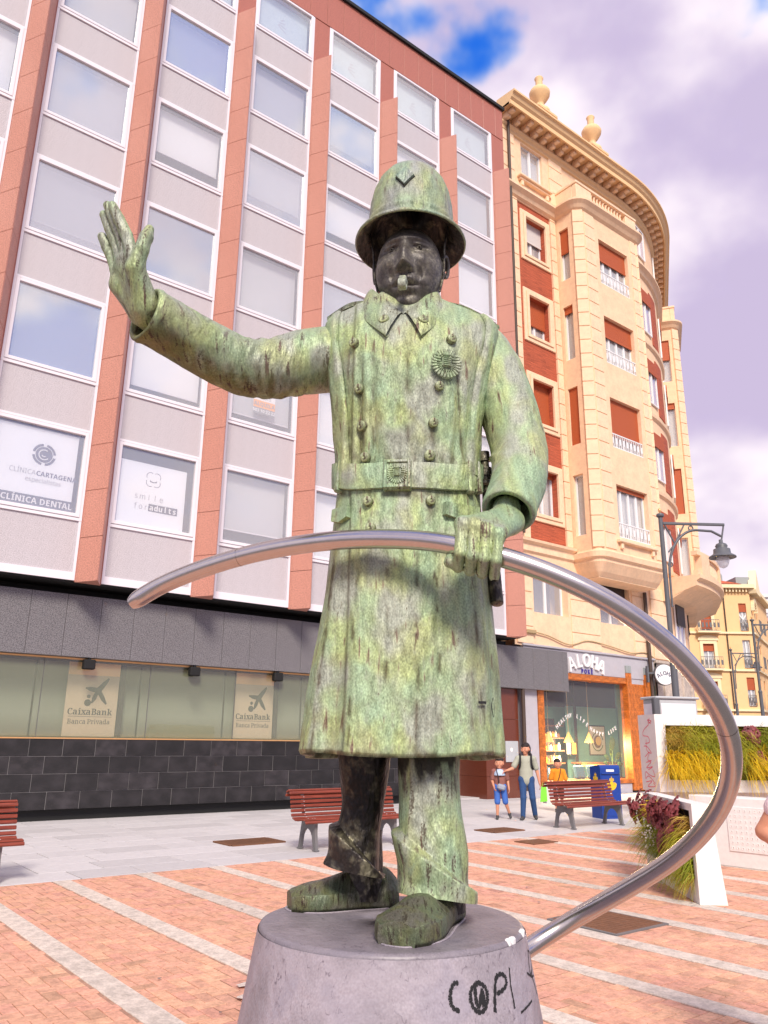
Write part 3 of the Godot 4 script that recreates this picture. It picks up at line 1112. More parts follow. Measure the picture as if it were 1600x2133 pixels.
func street_level(t: Node3D) -> void:
	var z := -16.9
	# granite band
	var x := -8.0
	while x < 20.7:
		var e := minf(x + 0.715, 20.85)
		var back := -17.3 if x < 18.4 else -16.98
		slab("band_slab", Vector3(x + 0.003, 3.17, back), Vector3(e - 0.003, 4.44, z + 0.12 + rng.randf_range(-0.002, 0.002)), M.band_granite, t, 0.004)
		x += 0.715
	slab("soffit", Vector3(-8, 3.165, -20.2), Vector3(18.6, 3.20, -17.3), M.black, t)
	# plinth and slate courses
	slab("plinth", Vector3(-8, 0.0, -17.3), Vector3(15.9, 0.22, z - 0.16), M.black, t)
	var wall := part("slate_wall", box_mesh(Vector3(24, 1.33, 0.3)), M.mortar, t)
	wall.position = Vector3(4.0, 0.885, z - 0.16)
	for r in 4:
		var xx: float = -1.0 + [0.12, 0.45, 0.0, 0.33][r]
		while xx < 16.0:
			var w := 0.648
			var e := minf(xx + w, 16.0)
			var o := slab("slate_block", Vector3(xx + 0.005, 0.222 + 0.333 * r, z - 0.02), Vector3(e - 0.005, 0.222 + 0.333 * (r + 1) - 0.009, z + rng.randf_range(-0.003, 0.004)), M["slate_%d" % [0, 1, 1, 2, 0, 1][rng.randi_range(0, 5)]], wall, 0.004)
			o.position -= wall.position
			xx += w
	slab("sill", Vector3(-8, 1.55, z - 0.25), Vector3(16.0, 1.575, z + 0.01), M.brass, t)  # gold colour stands for warm strip light at the foot of the glass
	slab("glow_strip", Vector3(-8, 3.13, z - 0.10), Vector3(16.0, 3.163, z - 0.02), M.brass, t)  # warm light line above the glass, put in as gold colour
	# frosted bank windows
	var panes := [-2.3, 0.1, 2.36, 4.62, 6.86, 8.94, 11.1, 13.4, 15.9]
	for i in panes.size() - 1:
		var w := slab("bank_window", Vector3(panes[i] + 0.004, 1.576, z - 0.075), Vector3(panes[i + 1] - 0.004, 3.128, z - 0.063), M.bank_glass, t)
		var fm := MB.new()
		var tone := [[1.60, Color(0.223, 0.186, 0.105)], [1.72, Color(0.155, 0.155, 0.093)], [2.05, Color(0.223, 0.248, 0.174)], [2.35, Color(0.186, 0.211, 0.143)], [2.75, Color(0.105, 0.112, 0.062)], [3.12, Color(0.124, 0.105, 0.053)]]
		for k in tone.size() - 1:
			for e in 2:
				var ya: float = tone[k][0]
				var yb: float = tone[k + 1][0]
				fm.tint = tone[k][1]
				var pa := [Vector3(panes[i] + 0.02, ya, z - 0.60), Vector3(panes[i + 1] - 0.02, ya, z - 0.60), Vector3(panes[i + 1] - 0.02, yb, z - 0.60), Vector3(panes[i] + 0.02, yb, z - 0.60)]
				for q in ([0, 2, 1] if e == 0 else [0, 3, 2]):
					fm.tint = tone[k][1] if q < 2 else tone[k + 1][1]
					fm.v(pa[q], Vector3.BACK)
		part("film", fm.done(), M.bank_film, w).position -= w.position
		slab("joint", Vector3(panes[i] - 0.005, 1.576, z - 0.08), Vector3(panes[i] + 0.004, 3.128, z - 0.058), M.aluminium_dark, w).position -= w.position
	slab("bank_room", Vector3(-8, 1.5, -19.0), Vector3(16.0, 3.16, -18.9), M.bank_cream, t)
	for p in [[5.24, 6.34], [9.18, 10.22]]:
		var poster := slab("poster", Vector3(p[0], 1.60, z - 0.50), Vector3(p[1], 3.12, z - 0.48), M.bank_cream, t)
		slab("edge", Vector3(p[1] + 0.02, 1.60, z - 0.50), Vector3(p[1] + 0.13, 3.12, z - 0.46), M.bank_dark, poster).position -= poster.position
		slab("poster_head", Vector3(p[0], 2.86, z - 0.4795), Vector3(p[1], 3.12, z - 0.476), M.brass, poster).position -= poster.position
		var cx: float = (p[0] + p[1]) * 0.5 + 0.04
		bank_star(poster, Vector3(cx + 0.07, 2.54, z - 0.478) - poster.position, 0.30)
		lettering("lettering", "CaixaBank", 0.130, Vector3(cx - 0.06, 2.10, z - 0.476) - poster.position, M.logo_olive, poster, 0, 0, "Droid Serif", 700)
		slab("rule", Vector3(cx - 0.5, 2.0, z - 0.479), Vector3(cx + 0.42, 2.008, z - 0.476), M.logo_olive, poster).position -= poster.position
		lettering("lettering", "Banca Privada", 0.098, Vector3(cx - 0.06, 1.90, z - 0.476) - poster.position, M.logo_olive, poster, 0, 0, "Droid Serif", 400)
	for s in [0.6, 3.1, 5.46, 7.82, 9.99, 12.3, 14.5]:
		var b := MB.new()
		b.box(Vector3(-0.12, -0.20, 0.01), Vector3(0.12, 0.0, 0.17), 0.02)
		b.box(Vector3(-0.03, -0.02, 0.06), Vector3(0.03, 0.055, 0.12))
		part("spotlight", b.done(), M.black, t).position = Vector3(s, 3.135, z - 0.02)
	# entrance: gold slats behind glass, then the polished granite pier
	slab("door_reveal", Vector3(15.92, 0.0, -18.6), Vector3(16.02, 3.17, -16.95), M.polished_red, t)
	slab("entrance_back", Vector3(16.0, 0.0, -18.75), Vector3(17.3, 3.17, -18.7), M.black, t)
	for i in 15:
		slab("slat", Vector3(16.05 + 0.075 * i, 0.06, -18.42), Vector3(16.10 + 0.075 * i, 1.95, -18.36), M.gold_slat, t)
	var door := slab("door", Vector3(16.02, 0.04, -18.20), Vector3(17.2, 2.95, -18.19), M.glass, t)
	slab("frame", Vector3(17.12, 0.0, -18.24), Vector3(17.2, 3.0, -18.16), M.aluminium, door).position -= door.position
	slab("frame", Vector3(16.02, 2.15, -18.24), Vector3(17.12, 2.22, -18.16), M.aluminium, door).position -= door.position
	slab("threshold", Vector3(16.0, 0.0, -18.6), Vector3(17.25, 0.04, -17.3), M.flag_0, t)
	slab("red_sign", Vector3(16.45, 2.28, -18.18), Vector3(16.85, 2.44, -18.16), mat("sign_red", Color(0.75, 0.03, 0.01), 0.5), t)
	slab("white_notice", Vector3(16.86, 2.16, -18.17), Vector3(17.10, 2.5, -18.155), M.white_print, t)
	for i in 3:
		slab("granite_pier", Vector3(17.2 if i < 2 else 17.2, [0.0, 0.62, 2.25][i] + 0.003, -18.6), Vector3(18.62, [0.62, 2.25, 3.165][i] - 0.003, -16.98 - 0.002 * i), M.polished_red, t, 0.004)
	var pl := slab("plaque", Vector3(18.0, 1.02, -16.975), Vector3(18.55, 1.62, -16.955), M.kiosk_grey, t, 0.004)
	flat("emblem", ring2(0.0, 0.06, 0, TAU * 0.9999, 14), Vector3(-0.03, 0.05, 0.012), M.white_print, pl)
	slab("end_wall", Vector3(18.3, 3.18, -18.6), Vector3(18.6, 4.5, -17.28), M.polished_red, t)


func bank_star(p: Node3D, at: Vector3, s: float) -> void:
	# a five-armed brush star leaning right, with two drops at its lower left
	var poly := PackedVector2Array()
	var tips := [[1.25, 0.95], [2.85, 0.98], [3.95, 0.72], [5.25, 1.25], [5.75, 0.30]]
	var arms := [[0.90, 1.15], [2.95, 0.92], [4.30, 0.95], [5.35, 1.12]]
	for i in arms.size():
		var a: float = arms[i][0]
		var l: float = arms[i][1]
		var nx: float = arms[(i + 1) % arms.size()][0]
		var w := 0.44 / l
		poly.append(Vector2.from_angle(a - w * 0.55) * s * l * 0.62)
		poly.append(Vector2.from_angle(a - 0.05) * s * l)
		poly.append(Vector2.from_angle(a + 0.05) * s * l * 0.99)
		poly.append(Vector2.from_angle(a + w * 0.55) * s * l * 0.62)
		if nx < a:
			nx += TAU
		poly.append(Vector2.from_angle((a + nx) * 0.5) * s * 0.24)
	flat("emblem", poly, at, M.logo_olive, p)
	flat("emblem", ring2(0.0, s * 0.13, 0, TAU * 0.9999, 14), at + Vector3(-s * 0.62, -s * 0.40, 0), M.logo_olive, p)
	flat("emblem", ring2(0.0, s * 0.24, 0, TAU * 0.9999, 16), at + Vector3(-s * 0.66, -s * 0.84, 0), M.logo_olive, p)


# ---------------------------------------------------------------- the old corner house
const HX := 18.6
const HR := 8.93
const HS := 7.4
const HA := 0.58           # how far the front turns before it runs straight down the side street

func at_house(s: float) -> Transform3D:  # on the facade line, x along it, z outward
	if s <= HS:
		return Transform3D(Basis(), Vector3(HX + s, 0, -17))
	var a := minf((s - HS) / HR, HA)
	var o := Vector3(26.0 + HR * sin(a), 0, -17.0 - HR * (1.0 - cos(a)))
	var b := Basis(Vector3.UP, a)
	return Transform3D(b, o + b.x * maxf(s - HS - HR * HA, 0.0))


func sweep(b: MB, prof: Array, s0: float, s1: float, step := 0.35, ends := true) -> void:  # prof: [out, y] from bottom to top
	var n := maxi(1, int(ceil((s1 - s0) / step))) if s1 > HS else 1
	if s0 < HS and s1 > HS:
		sweep(b, prof, s0, HS, step, false)
		sweep(b, prof, HS, s1, step, false)
	else:
		for i in n:
			var p := at_house(lerpf(s0, s1, float(i) / n))
			var q := at_house(lerpf(s0, s1, float(i + 1) / n))
			for k in prof.size() - 1:
				var u := Vector3(0, prof[k][1], prof[k][0])
				var v := Vector3(0, prof[k + 1][1], prof[k + 1][0])
				b.quad(p * u, q * u, q * v, p * v)
	if ends:
		for e in [[s0, -1.0], [s1, 1.0]]:
			var p := at_house(e[0])
			for k in range(1, prof.size() - 1):
				b.to(p * Vector3(0, prof[0][1], prof[0][0]), p * Vector3(0, prof[k][1], prof[k][0]), p * Vector3(0, prof[k + 1][1], prof[k + 1][0]), p * Vector3(-e[1], prof[k][1], prof[k][0]))


func house_window(t: Node3D, xf: Transform3D, w: float, h: float, leaves: int, shut: float, sm_: Material, back := 0.26, curtain := true) -> void:  # xf: middle of the opening's foot, z outward
	var b := MB.new()
	var f := 0.055
	b.box(Vector3(-w / 2, 0, -back - 0.03), Vector3(-w / 2 + f, h, -back + 0.03))
	b.box(Vector3(w / 2 - f, 0, -back - 0.03), Vector3(w / 2, h, -back + 0.03))
	b.box(Vector3(-w / 2 + f, 0, -back - 0.03), Vector3(w / 2 - f, f, -back + 0.03))
	b.box(Vector3(-w / 2 + f, h - f, -back - 0.03), Vector3(w / 2 - f, h, -back + 0.03))
	for i in range(1, leaves):
		var x := -w / 2 + w * i / leaves
		b.box(Vector3(x - 0.05, f, -back - 0.025), Vector3(x + 0.05, h - f, -back + 0.034))
	var o := part("window", b.done(), M.white_paint, t)
	o.transform = xf
	slab("pane", Vector3(-w / 2 + f, f, -back - 0.006), Vector3(w / 2 - f, h - f, -back), M.glass, o)
	slab("room", Vector3(-w / 2, 0, -back - 0.55), Vector3(w / 2, h, -back - 0.5), M.dark_room, o)
	if curtain:
		var g := []
		var nn := int(w / 0.05)
		for e in 2:
			var row := PackedVector3Array()
			for k in nn + 1:
				row.append(Vector3(-w / 2 + w * k / nn, 0.05 + e * (h - 0.1), -back - 0.14 + 0.018 * sin(k * 1.9)))
			g.append(row)
		var c := MB.new()
		c.grid(g)
		part("curtain", c.done(), M.curtain, o)
	if shut > 0.0:
		# roller shutter let down from the top, in slats
		var y := h
		var low := h * (1.0 - shut)
		var s := MB.new()
		while y > low:
			s.box(Vector3(-w / 2 + 0.01, y - 0.05, -back + 0.06), Vector3(w / 2 - 0.01, y - 0.006, -back + 0.085))
			y -= 0.05
		s.box(Vector3(-w / 2 + 0.01, low - 0.02, -back + 0.058), Vector3(w / 2 - 0.01, low + 0.03, -back + 0.095))
		s.box(Vector3(-w / 2 + 0.01, low, -back + 0.05), Vector3(w / 2 - 0.01, h, -back + 0.062))
		part("roller_shutter", s.done(), sm_, o)


func railing(t: Node3D, xf: Transform3D, w: float, h: float, m: Material, step := 0.11) -> void:
	var b := MB.new()
	b.box(Vector3(-w / 2, h - 0.04, -0.02), Vector3(w / 2, h, 0.02))
	b.box(Vector3(-w / 2, 0.0, -0.02), Vector3(w / 2, 0.035, 0.02))
	var n := int(w / step)
	for i in n + 1:
		var x := -w / 2 + w * i / n
		b.box(Vector3(x - 0.012, 0.035, -0.012), Vector3(x + 0.012, h - 0.04, 0.012))
		if i < n and i % 2 == 0:
			b.box(Vector3(x + 0.02, h * 0.3, -0.008), Vector3(x + w / n - 0.02, h * 0.72, 0.008))
	part("railing", b.done(), m, t).transform = xf


func quoins(t: Node3D, xf: Transform3D, x0: float, x1: float, y0: float, y1: float, out: float, m: Material, step := 0.56) -> void:
	var y := y0
	while y < y1 - 0.05:
		var e := minf(y + step, y1)
		var o := part("quoin_block", box_mesh(Vector3(x1 - x0, snappedf(e - y, 0.01) - 0.02, out + 0.1), 0.012), m, t)
		o.transform = xf * Transform3D(Basis(), Vector3((x0 + x1) / 2, (y + e) / 2, out / 2 - 0.05))
		y = e


func corner_house() -> void:
	var t := thing("corner_house", "tall cream corner house with red brick panels, oriel bays and a heavy bracketed cornice", "building")
	var I := Transform3D(Basis(), Vector3(0, 0, -17))
	# ---- walls
	var b := MB.new()
	b.xf = I
	var op := []
	for k in 4:
		op.append([19.98, 21.10, 19.2 - 3.38 * k, 20.82 - 3.38 * k])
	b.holes(18.6, 21.75, 4.54, 8.0, [[19.56, 21.30, 5.66, 7.12]], 0.34)
	b.holes(18.6, 21.75, 8.0, 21.5, [[19.56, 21.5, 8.12, 21.38]], 0.05)
	b.holes(18.6, 21.75, 21.5, 24.9, [[19.88, 21.12, 22.74, 24.16]], 0.3)
	b.holes(21.75, 26.0, 4.54, 7.9, [[23.05, 24.85, 5.66, 7.22]], 0.34)
	b.holes(21.75, 26.0, 21.5, 24.9, [[23.2, 25.0, 22.0, 24.07]], 0.3)
	b.xf = Transform3D()
	sweep(b, [[0.0, 4.54], [0.0, 24.9]], HS, HS + HR * HA + 18.0, 0.35, false)
	b.box(Vector3(18.62, 0, -40), Vector3(26.0, 4.5, -21.6))
	b.box(Vector3(18.62, 4.54, -40), Vector3(26.0, 25.5, -17.9))
	b.box(Vector3(26.0, 0.0, -42), Vector3(31.0, 25.5, -25.0))
	part("wall", b.done(), M.cream, t)
	var br := MB.new()
	br.xf = Transform3D(Basis(), Vector3(0, 0, -17.05))
	br.holes(19.56, 21.5, 8.12, 21.38, op, 0.3)
	part("brick_panel", br.done(), M.house_brick, t)
	# brick panels round the curve, storey by storey
	for k in 4:
		for s in [[7.55, 8.45], [9.95, 11.0]]:
			var q := MB.new()
			sweep(q, [[0.0, 8.3 + 3.38 * k], [0.03, 8.3 + 3.38 * k], [0.03, 10.9 + 3.38 * k], [0.0, 10.9 + 3.38 * k]], s[0], s[1], 0.3)
			part("brick_panel", q.done(), M.house_brick, t)
	# ---- left strip: quoins, windows with moulded surrounds
	quoins(t, I, 18.72, 19.5, 8.1, 21.4, 0.05, M.cream_trim, 0.60)
	quoins(t, I, 18.72, 19.46, 22.0, 24.5, 0.05, M.cream_trim, 0.60)
	quoins(t, I, 21.42, 21.72, 8.1, 21.4, 0.04, M.cream_trim, 0.60)
	quoins(t, I, 21.5, 22.3, 22.1, 24.5, 0.05, M.cream_trim, 0.60)
	quoins(t, I, 18.7, 19.45, 4.6, 7.2, 0.05, M.cream_trim, 0.56)
	quoins(t, I, 21.42, 22.95, 4.6, 7.2, 0.04, M.cream_trim, 0.56)
	quoins(t, I, 24.95, 25.95, 4.6, 7.2, 0.04, M.cream_trim, 0.56)
	for k in 4:
		var y: float = op[k][2]
		var s := MB.new()
		for q in [[0.0, 0.13, 0.10], [0.13, 0.28, 0.06]]:
			var o: float = q[1]
			var i_: float = q[0]
			var z: float = -17.05 + q[2]
			var X0 := 19.98
			var X1 := 21.10
			s.box(Vector3(X0 - o, y - o, -17.06), Vector3(X0 - i_, y + 1.62 + o, z), 0.015)
			s.box(Vector3(X1 + i_, y - o, -17.06), Vector3(X1 + o, y + 1.62 + o, z), 0.015)
			s.box(Vector3(X0 - i_, y - o, -17.06), Vector3(X1 + i_, y - i_, z), 0.015)
			s.box(Vector3(X0 - i_, y + 1.62 + i_, -17.06), Vector3(X1 + i_, y + 1.62 + o, z), 0.015)
		part("surround", s.done(), M.cream_trim, t)
		house_window(t, Transform3D(Basis(), Vector3(20.54, y, -17.05)), 1.12, 1.62, 2, [0.52, 0.62, 1.0, 0.08][k], [M.shutter_white, M.shutter_rust, M.shutter_rust, M.shutter_rust][k])
	house_window(t, Transform3D(Basis(), Vector3(20.43, 5.66, -17)), 1.74, 1.46, 2, 0.0, null, 0.28, false)
	house_window(t, Transform3D(Basis(), Vector3(23.95, 5.66, -17)), 1.8, 1.56, 2, 0.5, M.shutter_brown, 0.28, false)
	house_window(t, Transform3D(Basis(), Vector3(20.5, 22.74, -17)), 1.24, 1.42, 2, 0.0, null, 0.14)
	house_window(t, Transform3D(Basis(), Vector3(24.1, 22.0, -17)), 1.8, 2.07, 2, 0.0, null, 0.2)
	var sl := MB.new()
	sl.box(Vector3(19.6, 22.42, -17.02), Vector3(21.45, 22.52, -16.78), 0.02)
	sl.box(Vector3(19.66, 22.32, -17.02), Vector3(21.39, 22.42, -16.86), 0.02)
	for x in [19.75, 21.2]:
		sl.box(Vector3(x, 22.08, -17.02), Vector3(x + 0.14, 22.32, -16.88), 0.02)
	part("sill", sl.done(), M.cream_trim, t)
	# ---- string courses
	for a in [[[[0, 21.42], [0.1, 21.48], [0.16, 21.60], [0.30, 21.72], [0.30, 21.80], [0, 21.84]], 0.1, 3.15], [[[0, 7.6], [0.08, 7.66], [0.08, 7.88], [0.20, 7.96], [0.22, 8.04], [0, 8.08]], 0.1, 3.1], [[[0, 7.6], [0.08, 7.66], [0.08, 7.88], [0.20, 7.96], [0.22, 8.04], [0, 8.08]], 7.1, 23.0], [[[0, 21.42], [0.1, 21.48], [0.16, 21.60], [0.30, 21.72], [0.30, 21.80], [0, 21.84]], 7.2, 30.0], [[[0, 11.2], [0.10, 11.28], [0.12, 11.4], [0, 11.46]], 7.4, 13], [[[0, 14.6], [0.10, 14.68], [0.12, 14.8], [0, 14.86]], 7.4, 13], [[[0, 18.0], [0.10, 18.08], [0.12, 18.2], [0, 18.26]], 7.4, 13]]:
		var s := MB.new()
		sweep(s, a[0], a[1], a[2])
		part("string_course", s.done(), M.cream_trim, t)
	# ---- cornice with brackets, parapet, urns
	var c := MB.new()
	sweep(c, [[0, 24.22], [0.07, 24.26], [0.07, 24.40], [0.14, 24.48], [0.14, 24.56], [0.0, 24.60]], 0.0, 30.0)
	sweep(c, [[0.0, 24.90], [0.62, 24.92], [0.64, 24.80], [0.70, 24.80], [0.70, 24.98], [0.78, 25.06], [0.84, 25.20], [0.92, 25.24], [0.92, 25.32], [0.0, 25.42]], 0.0, 30.0)
	part("cornice", c.done(), M.cream_warm, t)
	var bm := MB.new()
	bm.box(Vector3(-0.10, -0.17, 0.02), Vector3(0.10, 0.11, 0.34), 0.03)
	bm.box(Vector3(-0.10, -0.06, 0.34), Vector3(0.10, 0.11, 0.58), 0.03)
	var bracket := bm.done()
	var s_ := 0.35
	while s_ < 24.0:
		part("bracket", bracket, M.cream_trim, t).transform = at_house(s_) * Transform3D(Basis(), Vector3(0, 24.79, 0))
		s_ += 0.52
	var p := MB.new()
	sweep(p, [[-0.15, 25.3], [-0.15, 26.3], [-0.08, 26.36], [-0.08, 26.5], [-0.4, 26.55], [-0.4, 25.3]], 2.3, 24.0)
	part("parapet", p.done(), M.cream, t)
	for x in [21.72, 25.2]:
		var u := MB.new()
		u.box(Vector3(x - 0.55, 25.3, -17.75), Vector3(x + 0.55, 26.72, -17.06), 0.02)
		u.box(Vector3(x - 0.62, 26.72, -17.8), Vector3(x + 0.62, 26.86, -17.0), 0.02)
		u.lathe([[0.0, 28.75], [0.16, 28.75], [0.19, 28.70], [0.15, 28.62], [0.15, 28.26], [0.18, 28.18], [0.36, 28.10], [0.44, 27.95], [0.42, 27.80], [0.30, 27.58], [0.17, 27.42], [0.14, 27.30], [0.24, 27.18], [0.30, 27.08], [0.30, 26.98], [0.40, 26.98], [0.40, 26.86]], 20, Vector3(x, 0, -17.4))
		part("urn", u.done(), M.cream_warm, t)
	bay(t, Transform3D(Basis(), Vector3(23.75, 0, -17)), 2.0, 1.1, true)
	bay(t, at_house(16.2), 1.75, 0.95, false)
	# ---- the curve: windows, quoins, balcony
	for k in 5:
		var y := 8.55 + 3.38 * k
		for s in [9.2, 12.4]:
			house_window(t, at_house(s) * Transform3D(Basis(), Vector3(0, y + (0.4 if k == 4 else 0.0), 0.20)), 1.1, 2.0 if k < 4 else 1.5, 2, 0.3 if k < 4 else 0.0, M.shutter_rust, 0.16)
	for s in [10.0, 13.0]:
		house_window(t, at_house(s) * Transform3D(Basis(), Vector3(0, 5.2, 0.20)), 1.15, 2.0, 2, 0.55, M.shutter_brown, 0.16, false)
	for s in [8.1, 11.6]:
		quoins(t, at_house(s), -0.6, 0.6, 4.6, 7.3, 0.05, M.cream_trim, 0.56)
	var ba := MB.new()
	sweep(ba, [[0.0, 6.85], [0.5, 6.95], [1.15, 7.25], [1.45, 7.32], [1.45, 7.50], [1.6, 7.58], [1.6, 7.72], [0.0, 7.74]], 8.4, 15.6)
	sweep(ba, [[1.30, 7.72], [1.50, 7.72], [1.50, 7.92], [1.30, 7.92], [1.30, 7.72]], 8.5, 15.5)
	sweep(ba, [[1.27, 8.5], [1.53, 8.5], [1.53, 8.66], [1.27, 8.66], [1.27, 8.5]], 8.5, 15.5)
	for s in [8.75, 11.2, 13.6]:
		sweep(ba, [[1.28, 7.74], [1.54, 7.74], [1.54, 8.56], [1.28, 8.56], [1.28, 7.74]], s, s + 0.75)
	var balcony := part("balcony", ba.done(), M.cream, t)
	var bl := MB.new()
	bl.lathe([[0.0, 0.6], [0.07, 0.6], [0.07, 0.55], [0.035, 0.48], [0.085, 0.22], [0.04, 0.07], [0.075, 0.04], [0.075, 0.0]], 8)
	var baluster := bl.done()
	for k in 30:
		var s := 9.65 + 0.185 * k
		if (s > 11.1 and s < 12.05) or (s > 13.5 and s < 14.45):
			continue
		part("baluster", baluster, M.cream_trim, balcony).transform = at_house(s) * Transform3D(Basis(), Vector3(0, 7.9, 1.4))
	# ---- rain pipes and a loose cable
	var pp := MB.new()
	pp.tube([Vector3(19.06, 24.7, -16.86), Vector3(19.06, 8.2, -16.86)], 0.055, 8)
	pp.tube([Vector3(25.6, 7.0, -16.85), Vector3(25.6, 3.2, -16.85)], 0.07, 8)
	pp.tube([Vector3(18.72, 4.5, -16.85), Vector3(18.72, 0.2, -16.85)], 0.06, 8)
	part("rain_pipe", pp.done(), M.pipe_brown, t)
	var cb := MB.new()
	cb.tube(spline([Vector3(19.25, 5.0, -16.93), Vector3(20.1, 4.93, -16.94), Vector3(21.2, 4.72, -16.94), Vector3(22.2, 4.93, -16.94), Vector3(23.5, 4.83, -16.94), Vector3(24.6, 4.70, -16.94), Vector3(25.6, 4.76, -16.94), Vector3(26.6, 4.35, -16.95)], 5), 0.022, 5)
	cb.box(Vector3(19.05, 4.92, -17.0), Vector3(19.5, 5.05, -16.86), 0.02)
	part("cable", cb.done(), M.cable, t)
	shop(t)


func bay(t: Node3D, xf: Transform3D, w: float, d: float, main: bool) -> void:  # oriel: half width, depth
	var o := Node3D.new()
	o.name = "oriel_bay"
	t.add_child(o, true)
	o.transform = xf
	var y0 := 7.9
	var y1 := 21.5
	var rad := 0.35
	var hs := []
	for k in 4:
		hs.append([-0.8, 1.08, 18.62 - 3.37 * k, 20.58 - 3.37 * k] if main else [-0.7, 0.7, 18.62 - 3.37 * k, 20.58 - 3.37 * k])
	var b := MB.new()
	b.xf = Transform3D(Basis(), Vector3(0, 0, d))
	b.holes(-w + rad, w - rad, y0, y1, hs, 0.28)
	for s in [-1.0, 1.0]:
		# side face, looking along the street, with its own narrow windows
		var sb := Basis(Vector3.UP, s * PI / 2)
		b.xf = Transform3D(sb, Vector3(s * w, 0, d - rad))
		var side := []
		for k in 4:
			side.append([-0.30 if s < 0 else -0.2, 0.28 if s < 0 else 0.2, 18.62 - 3.37 * k, 20.85 - 3.37 * k])
		var L := d - rad
		for q in side:
			q[0] = -L * 0.5 - 0.22 if s > 0 else L * 0.5 - 0.22
			q[1] = q[0] + 0.44
		if s < 0:
			b.xf = Transform3D(sb, Vector3(-w, 0, 0))
			b.holes(0.0, L, y0, y1, side, 0.2)
			for k in 4:
				house_window(o, Transform3D(sb, Vector3(-w, side[k][2], 0)) * Transform3D(Basis(), Vector3((side[k][0] + side[k][1]) / 2, 0, 0)), 0.44, 2.23, 1, [0.45, 0.12, 1.0, 0.0][k], M.shutter_rust, 0.16)
		else:
			b.xf = Transform3D(sb, Vector3(w, 0, d - rad))
			b.holes(0.0, L, y0, y1, [], 0.2)
		b.xf = Transform3D()
		var g := []
		for i in 7:
			var a := PI / 2 * i / 6.0
			var c := Vector3(s * (w - rad + rad * sin(a)), 0, d - rad + rad * cos(a))
			g.append(PackedVector3Array([c + Vector3(0, y0, 0), c + Vector3(0, y1, 0)]))
		b.grid(g, false, s < 0)
	# moulded corbel below and terrace above
	b.xf = Transform3D()
	var prof := [[-0.30, 7.05], [-0.18, 7.2], [0.0, 7.52], [0.0, 7.62], [0.10, 7.68], [0.12, 7.86], [0.02, 7.9], [0.0, 7.95]]
	bay_ring(b, prof, w, d, rad)
	bay_ring(b, [[0.0, 21.42], [0.1, 21.5], [0.18, 21.62], [0.30, 21.74], [0.30, 21.82], [0.0, 21.86]], w, d, rad)
	b.box(Vector3(-w + 0.31, 7.02, -0.05), Vector3(w - 0.31, 7.06, d - 0.31))
	b.box(Vector3(-w, 21.8, -0.05), Vector3(w, 21.84, d - 0.05))
	part("wall", b.done(), M.cream, o)
	for k in 4:
		var mid: float = (hs[k][0] + hs[k][1]) / 2
		var ww: float = hs[k][1] - hs[k][0]
		house_window(o, Transform3D(Basis(), Vector3(mid, hs[k][2], d)), ww, 1.96, 4 if main else 2, [0.42, 0.40, 0.72, 0.07][k] if main else 0.2, M.shutter_rust, 0.22)
		railing(o, Transform3D(Basis(), Vector3(mid, hs[k][2] + 0.01, d - 0.04)), ww, 0.55, M.white_paint)
	for s in [-1.0, 1.0]:
		var x0: float = -w + 0.08 if s < 0 else w - 0.68
		quoins(o, Transform3D(Basis(), Vector3(0, 0, d)), x0 + (0.27 if s < 0 else 0.0), x0 + (0.87 if s < 0 else 0.33), y0 + 0.1, y1 - 0.05, 0.03, M.cream_trim, 0.56)
		quoins(o, Transform3D(Basis(Vector3.UP, s * PI / 4), Vector3(s * (w - rad + rad * 0.7071), 0, d - rad + rad * 0.7071)), -0.2, 0.2, y0 + 0.1, y1 - 0.05, 0.035, M.cream_trim, 0.56)
	# terrace balustrade
	var p := MB.new()
	p.box(Vector3(-w + 0.05, 21.84, d - 0.25), Vector3(-w + 1.0, 22.62, d - 0.03), 0.02)
	p.box(Vector3(w - 0.75, 21.84, d - 0.25), Vector3(w - 0.05, 22.62, d - 0.03), 0.02)
	p.box(Vector3(-w + 0.05, 21.84, 0), Vector3(-w + 0.25, 22.62, d - 0.25), 0.02)
	p.box(Vector3(-w + 0.02, 22.62, d - 0.28), Vector3(w - 0.02, 22.74, d), 0.02)
	p.box(Vector3(-w + 0.02, 22.62, 0), Vector3(-w + 0.28, 22.74, d - 0.28), 0.02)
	p.box(Vector3(-w + 1.0, 21.84, d - 0.24), Vector3(w - 0.75, 21.94, d - 0.04), 0.01)
	part("balustrade", p.done(), M.cream_trim, o)
	var bl := MB.new()
	bl.lathe([[0.0, 0.68], [0.07, 0.68], [0.07, 0.62], [0.035, 0.54], [0.085, 0.25], [0.04, 0.08], [0.075, 0.05], [0.075, 0.0]], 8)
	var bm := bl.done()
	var n := int((w * 2 - 1.85) / 0.19)
	for i in n:
		part("baluster", bm, M.cream_trim, o).position = Vector3(-w + 1.1 + 0.19 * i, 21.94, d - 0.14)
	if main:
		var s := MB.new()
		s.box(Vector3(-1.0, 8.30, d - 0.02), Vector3(1.28, 8.42, d + 0.16), 0.02)
		for x in [-0.85, 1.0]:
			s.box(Vector3(x, 8.08, d - 0.02), Vector3(x + 0.14, 8.30, d + 0.10), 0.02)
		part("sill", s.done(), M.cream_trim, o)


